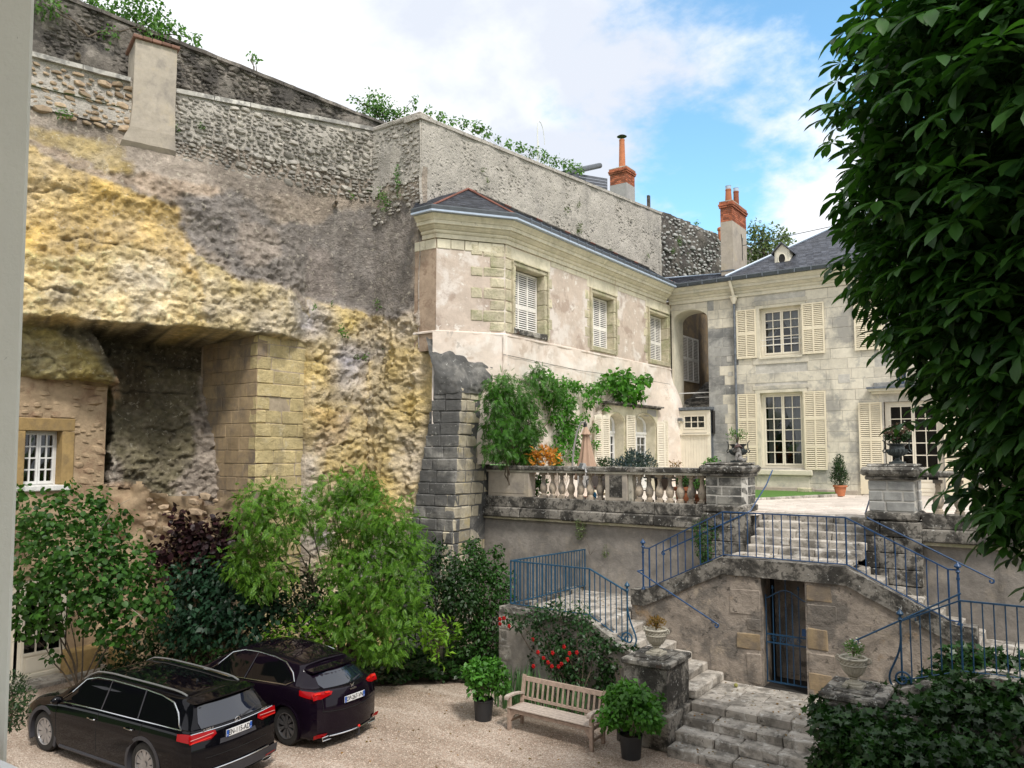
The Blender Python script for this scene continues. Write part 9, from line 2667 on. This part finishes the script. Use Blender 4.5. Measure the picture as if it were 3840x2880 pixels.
plant('wall_moss', 'small olive weeds hanging below the terrace cornice', 'weed', 'hangmoss', SIM, 'leaf_olive', .045, 2.0, squash=1.2, trunk_r=.006)
def ball_bush(name, label, x, y, z, r, mat, size, tpls=SIM, dens=2.4, cat='bush', sq=.9, root=None, **k):
  r_ = random.Random(int(x*77)); cl = [(x, y, z, r*.7)]
  for i in range(9):
    a = i*.7+r_.random(); e = r_.uniform(-.2, 1.2); cl.append((x+r*.62*math.cos(a)*math.cos(e), y+r*.62*math.sin(a)*math.cos(e), z+r*.62*math.sin(e)*sq, r*r_.uniform(.3, .42)))
  return plant(name, label, cat, cl, tpls, mat, size, dens, root=root, trunk_r=.012, squash=sq, **k)
NW = [tpl_simple(.15, -.1), tpl_simple(.18, -.05)]
ball_bush('orange_shrub', 'glowing orange-leaved shrub above the balustrade', -11.60, 17.8, 5.02, .50, 'leaf_orange', .16, NAR, 2.2, up=.55, droop=-.4, root=(-11.9, 18.3, ZT))
ball_bush('lavender_bush', 'wide dark lavender-blue bush above the right balusters', -9.85, 19.9, 4.80, .68, 'leaf_lavender', .10, NW, 3.0, droop=-.7, sq=.75, root=(-9.8, 19.9, ZT))
ball_bush('dark_terrace_bush', 'small dark bush right of the closed parasol', -10.75, 19.8, 4.85, .30, 'leaf_dark', .09, NW, 2.6, droop=-.6, root=(-10.7, 19.8, ZT))
ball_bush('leafy_shrub', 'leafy green shrub between the first balusters at the left', -11.9, 17.95, 4.30, .38, 'leaf_hedge', .09, SIM, 2.2, root=(-11.9, 17.9, ZT))
ball_bush('round_pot_plant', 'clipped round green plant in the large clay pot', -7.66, 18.15, 4.55, .22, 'leaf_hedge', .05, SIM, 2.6, cat='plant', root=(-7.66, 18.15, 4.3))
ball_bush('leafy_pot_plant', 'loose leafy plant in the smaller clay pot', -7.15, 18.0, 4.45, .22, 'leaf_hydrangea', .07, SIM, 1.8, cat='plant', root=(-7.15, 18.0, 4.2))
ball_bush('upright_pot_plant', 'bright green upright plant rising above the coping left of the pier', -6.93, 18.2, 4.95, .20, 'leaf_hydrangea', .08, SIM, 2.2, cat='plant', sq=1.3, root=(-6.9, 18.2, 4.2))
ball_bush('rusty_tuft', 'sparse rusty seedling tuft showing above the coping before the boarded porch', -8.0, 18.5, 4.95, .2, 'leaf_rust', .09, NW, .9, cat='plant', sq=.6, root=(-8.0, 18.5, 4.3))
cl = [(-5.85*1.027, 27.3, 4.15+.95*t_, .30*(1-.62*t_)+.02*math.sin(t_*30)) for t_ in np.linspace(.15, 1, 12)]
plant('clipped_conifer', 'clipped conical conifer in the terracotta pot by the house', 'shrub', cl, NW, 'leaf_dark', .07, 2.6, root=(-6.0, 27.3, 4.1), droop=-.8, up=.2)
def urnplant(x, y, z, r, mat, size, label, tp=NW, n=2.0, fl=None, **k):
  t = ball_bush('urn_plant', label, x, y, z, r, mat, size, tp, n, cat='plant', root=(x, y, z-r*.6), **k)
  if fl:
    mb = MB()
    for i in range(fl[1]):
      a, q = random.uniform(0, 6.28), random.uniform(.3, 1.15)*r
      mb.ball((x+q*math.cos(a), y+q*math.sin(a), z+random.uniform(.3, 1.15)*r), .016, 6, 4, sq=(1, 1, .6))
    mb.build('blossoms', M[fl[0]], t, smooth=True)
  return t
urnplant(-6.29, 13.5, 2.06, .20, 'leaf_rust', .06, 'rusty brown heather growing in the left stone urn', sq=.7, droop=-.8)
urnplant(-2.85, 13.5, 2.10, .18, 'leaf_weed', .055, 'fine green plant with small white flowers in the right stone urn', fl=('petal_white', 9), sq=.8, droop=-.8)
urnplant(-6.10, 17.62, 5.62, .26, 'leaf_weed', .08, 'airy grey-green foliage sprouting from the left iron urn', n=1.0, sq=.8, droop=-.6)
urnplant(-2.74, 17.62, 5.66, .25, 'leaf_bronze', .06, 'clipped bronze-green plant in the right iron urn', SIM, 1.5, fl=('petal_white', 6), sq=.9)
_d = urnplant(-2.74, 17.62, 5.60, .25, 'leaf_dark', .06, 'dark green growth among the bronze leaves in the right iron urn', SIM, 2.2, sq=.85)
# dark tub plant at the kerb
ball_bush('tub_shrub', 'dark bush spilling over the green tub at the cliff foot', -17.5, 11.3, 1.2, .55, 'leaf_dark', .08, SIM, 2.2, root=(-18.1, 11.4, .7))
# vegetation along the wall tops
plant('walltop_bush', 'leafy bush growing along the crest of the dark upper wall at the far left', 'bush', 'topleft1', SIM, 'leaf_weed', .13, 1.9, shell=.3)
plant('walltop_bush', 'green tuft bush on the wall beside the square rendered chimney', 'bush', 'topleft2', SIM, 'leaf_weed', .10, 1.7, shell=.3)
plant('sapling', 'lone small sapling standing on the crest of the dark upper wall', 'sapling', 'sapling', SIM, 'leaf_weed', .12, 1.3, shell=.2, root=(-18.6, 13.2, 15.6))
plant('corner_bush', 'bright green bush at the notch where the two wall tops meet', 'bush', 'saddle', SIM, 'leaf_weed', .10, 2.2, shell=.4)
plant('walltop_hedge', 'long line of weeds and hedge along the tall retaining wall top', 'hedge', 'walltop', SIM, 'leaf_weed', .11, 2.6, shell=.3, nt=14, trunk_r=.01)
plant('distant_tree', 'loose green tree beyond the twin-pot chimney', 'tree', 'chimtree', SIM, 'leaf_olive', .17, 2.0, shell=.3, trunk_r=.1)
plant('vertical_ivy', 'narrow upright ivy strand on the pale wall left of the slate roof', 'ivy', 'vertivy', SIM, 'leaf_hydrangea', .06, 3.0, squash=1.6, trunk_r=.006)
WL = {
 'tuftsA': ['dark weed clump on the pale rubble wall near the left edge', 'smaller weed touching the dark clump on the pale rubble wall', 'tiny weed on the dark upper wall left of the square chimney', 'round green tuft on the rubble wall right of the square chimney', 'weed at the lower right foot of the square chimney', 'small round weed just below the drain pipe in the grey cliff'],
 'tuftsB': ['bushy grey-green plant in the angle of wall and cliff, foot of the ivy strand', 'pinkish-topped weed above the bushy plant in the wall angle', 'small weed at the left of the bushy plant in the wall angle'],
 'tuftsC': ['upper of two dry tufts near the left end of the tall retaining wall', 'lower of two dry tufts near the left end of the tall retaining wall', 'largest dark tuft halfway along the tall retaining wall', 'dark tuft hanging just under the largest one on the retaining wall', 'small tuft above and left of the largest on the retaining wall', 'small tuft straight above the largest on the retaining wall', 'small tuft right above the slate roof, middle of the retaining wall', 'small green tuft above the slate roof near the rough wall', 'tiny tuft between the largest and the rough wall, low on the retaining wall'],
 'tuftsD': ['round grey-green tuft high on the rough rubble wall', 'weed low on the rough rubble wall above the roof', 'thin weed left of the round tuft on the rough wall', 'sprig standing on the crest of the rough rubble wall'],
 'tuftsE': ['small tuft at the right lip of the rock overhang', 'hanging tuft left of the dark streaked rock', 'large dark tuft where grey cliff meets yellow rock', 'weed touching the large tuft where grey cliff meets rock', 'tuft at the lower left corner of the wing plaster', 'tuft in the middle of the pale rock face', 'left of two tufts on the pale rock face', 'faint weed beside the left tuft on the pale rock face', 'tuft between the large dark one and the wing plaster', 'narrow moss streak right of the overhang']}
for key, lb in WL.items():
  for i, q in enumerate(CL[key]):
    cl = [(q[0]+random.uniform(-.4, .4)*q[3], q[1]+random.uniform(-.4, .4)*q[3], q[2]+random.uniform(-.9, .4)*q[3], q[3]*.6) for _ in range(4)]
    plant('wall_weed', lb[i], 'weed', cl, SIM, 'leaf_olive' if key == 'tuftsC' else 'leaf_weed', .05 if q[3] < .12 else .07, .7, group='weeds rooted in the walls', trunk_r=.004, nt=2, shell=.2)
# ================================================================== the chestnut at the right
def chestnut():
  ch = empty('horse_chestnut', (1.6, 8.6, 0), 'large dark horse chestnut with broad drooping hand-shaped leaves filling the right side', 'tree')
  cx_, cy_ = 1.42, 8.5
  prof = [(3.5, .2), (3.9, .9), (4.3, 1.55), (5.0, 1.95), (5.6, 2.2), (6.4, 2.68), (7.2, 3.08), (7.8, 3.12), (8.6, 2.9), (9.4, 2.6), (10.2, 2.3), (11, 1.9), (11.8, 1.2)]
  R_ = lambda z: np.interp(z, [p[0] for p in prof], [p[1] for p in prof])
  # lumps: a few hundred twig ends, each carrying a rosette of leaves
  n = 3900
  z = rng.uniform(4.1, 11.6, n); a = rng.uniform(0, 2*math.pi, n)
  lump = 1+.11*fbm(np.cos(a)*1.6, np.sin(a)*1.6, z*.75, 3, 5)
  depth = rng.choice([0, .0, .15, .3, .6, 1.0, 1.4], n)+rng.uniform(0, .15, n)
  r = np.maximum(R_(z)*lump-depth, .2)
  tip = np.stack([cx_+r*np.cos(a), cy_+r*np.sin(a), z], 1); outw = np.stack([np.cos(a), np.sin(a), np.full(n, .1)], 1)
  k = 5
  P = np.repeat(tip, k, 0); O = np.repeat(outw, k, 0); m = len(P)
  jit = rng.normal(size=(m, 3)); jit[:, 2] *= .55
  P = P+jit*.15
  D = O*.75+jit*.55; D[:, 2] -= .35
  N = UP*1.0+O*.55+rng.normal(size=(m, 3))*.22
  S = rng.uniform(.19, .33, m)
  vis = np.linalg.norm(P-np.array((0, 0, 5.3)), axis=1)
  front = (P[:, 1] < cy_+.6) & (P[:, 0] < 2.6) & (P[:, 2] < 10.2)
  score = np.where(front & (np.repeat(depth, k) < .16), vis-4*S, 99)
  order = np.argsort(score); first, rest = order[:300], order[300:]
  me = leafmesh('crown', M['leaf_chestnut'], PAL, P[rest], D[rest], N[rest], S[rest]); obj('crown', me, ch, kind='stuff')
  ms = [leafmesh('leaf', M['leaf_chestnut'], [t_], np.zeros((1, 3)), np.array([[1., 0, 0]]), np.array([[0, 0, 1.]]), np.ones(1)) for t_ in PAL]
  for i in first:
    d = Vector(D[i]).normalized(); nn_ = Vector(N[i]); nn_ = (nn_-d*nn_.dot(d)).normalized(); b = nn_.cross(d)
    Mx = Matrix((d, b, nn_)).transposed()
    o = obj('leaf', ms[random.randrange(5)], ch, Vector(P[i]), Mx.to_euler(), (float(S[i]),)*3)
  # trunk, limbs and twigs
  mb = MB(); mb.tube([(1.8, 8.9, -.1), (1.75, 8.8, 1.2), (1.65, 8.7, 3.0), (1.5, 8.6, 5.5), (1.3, 8.5, 8.5), (1.3, 8.5, 10.8)], [.36, .28, .25, .20, .12, .04], 14); mb.build('trunk', M['bark'], ch, smooth=True)
  mb = MB(); r_ = random.Random(4)
  for i in range(70):
    j = r_.randrange(n); tz = tip[j]; b0 = Vector((1.5, 8.6, max(3.2, tz[2]-r_.uniform(.3, 1.4))))
    twigs(mb, b0, [tuple(tz)], .045, .008, .25, i)
  mb.build('branches', M['bark'], ch)
  for i in range(5):
    j = first[i*37]; p = Vector(P[j])+Vector((0, 0, .12)); mb = MB()
    for q in range(46):
      t_ = q/46; aa = q*2.4; rr = .05*(1-t_)+.012; c = p+Vector((rr*math.cos(aa), rr*math.sin(aa), .22*t_)); mb.ball(c, .008, 5, 3)
    mb.tube([p, p+Vector((0, 0, .22))], .004, 4); mb.build('flower_spike', M['blossom_cream'], ch, smooth=True)
plain('blossom_cream', (.45, .33, .22), .8, .2)
chestnut()
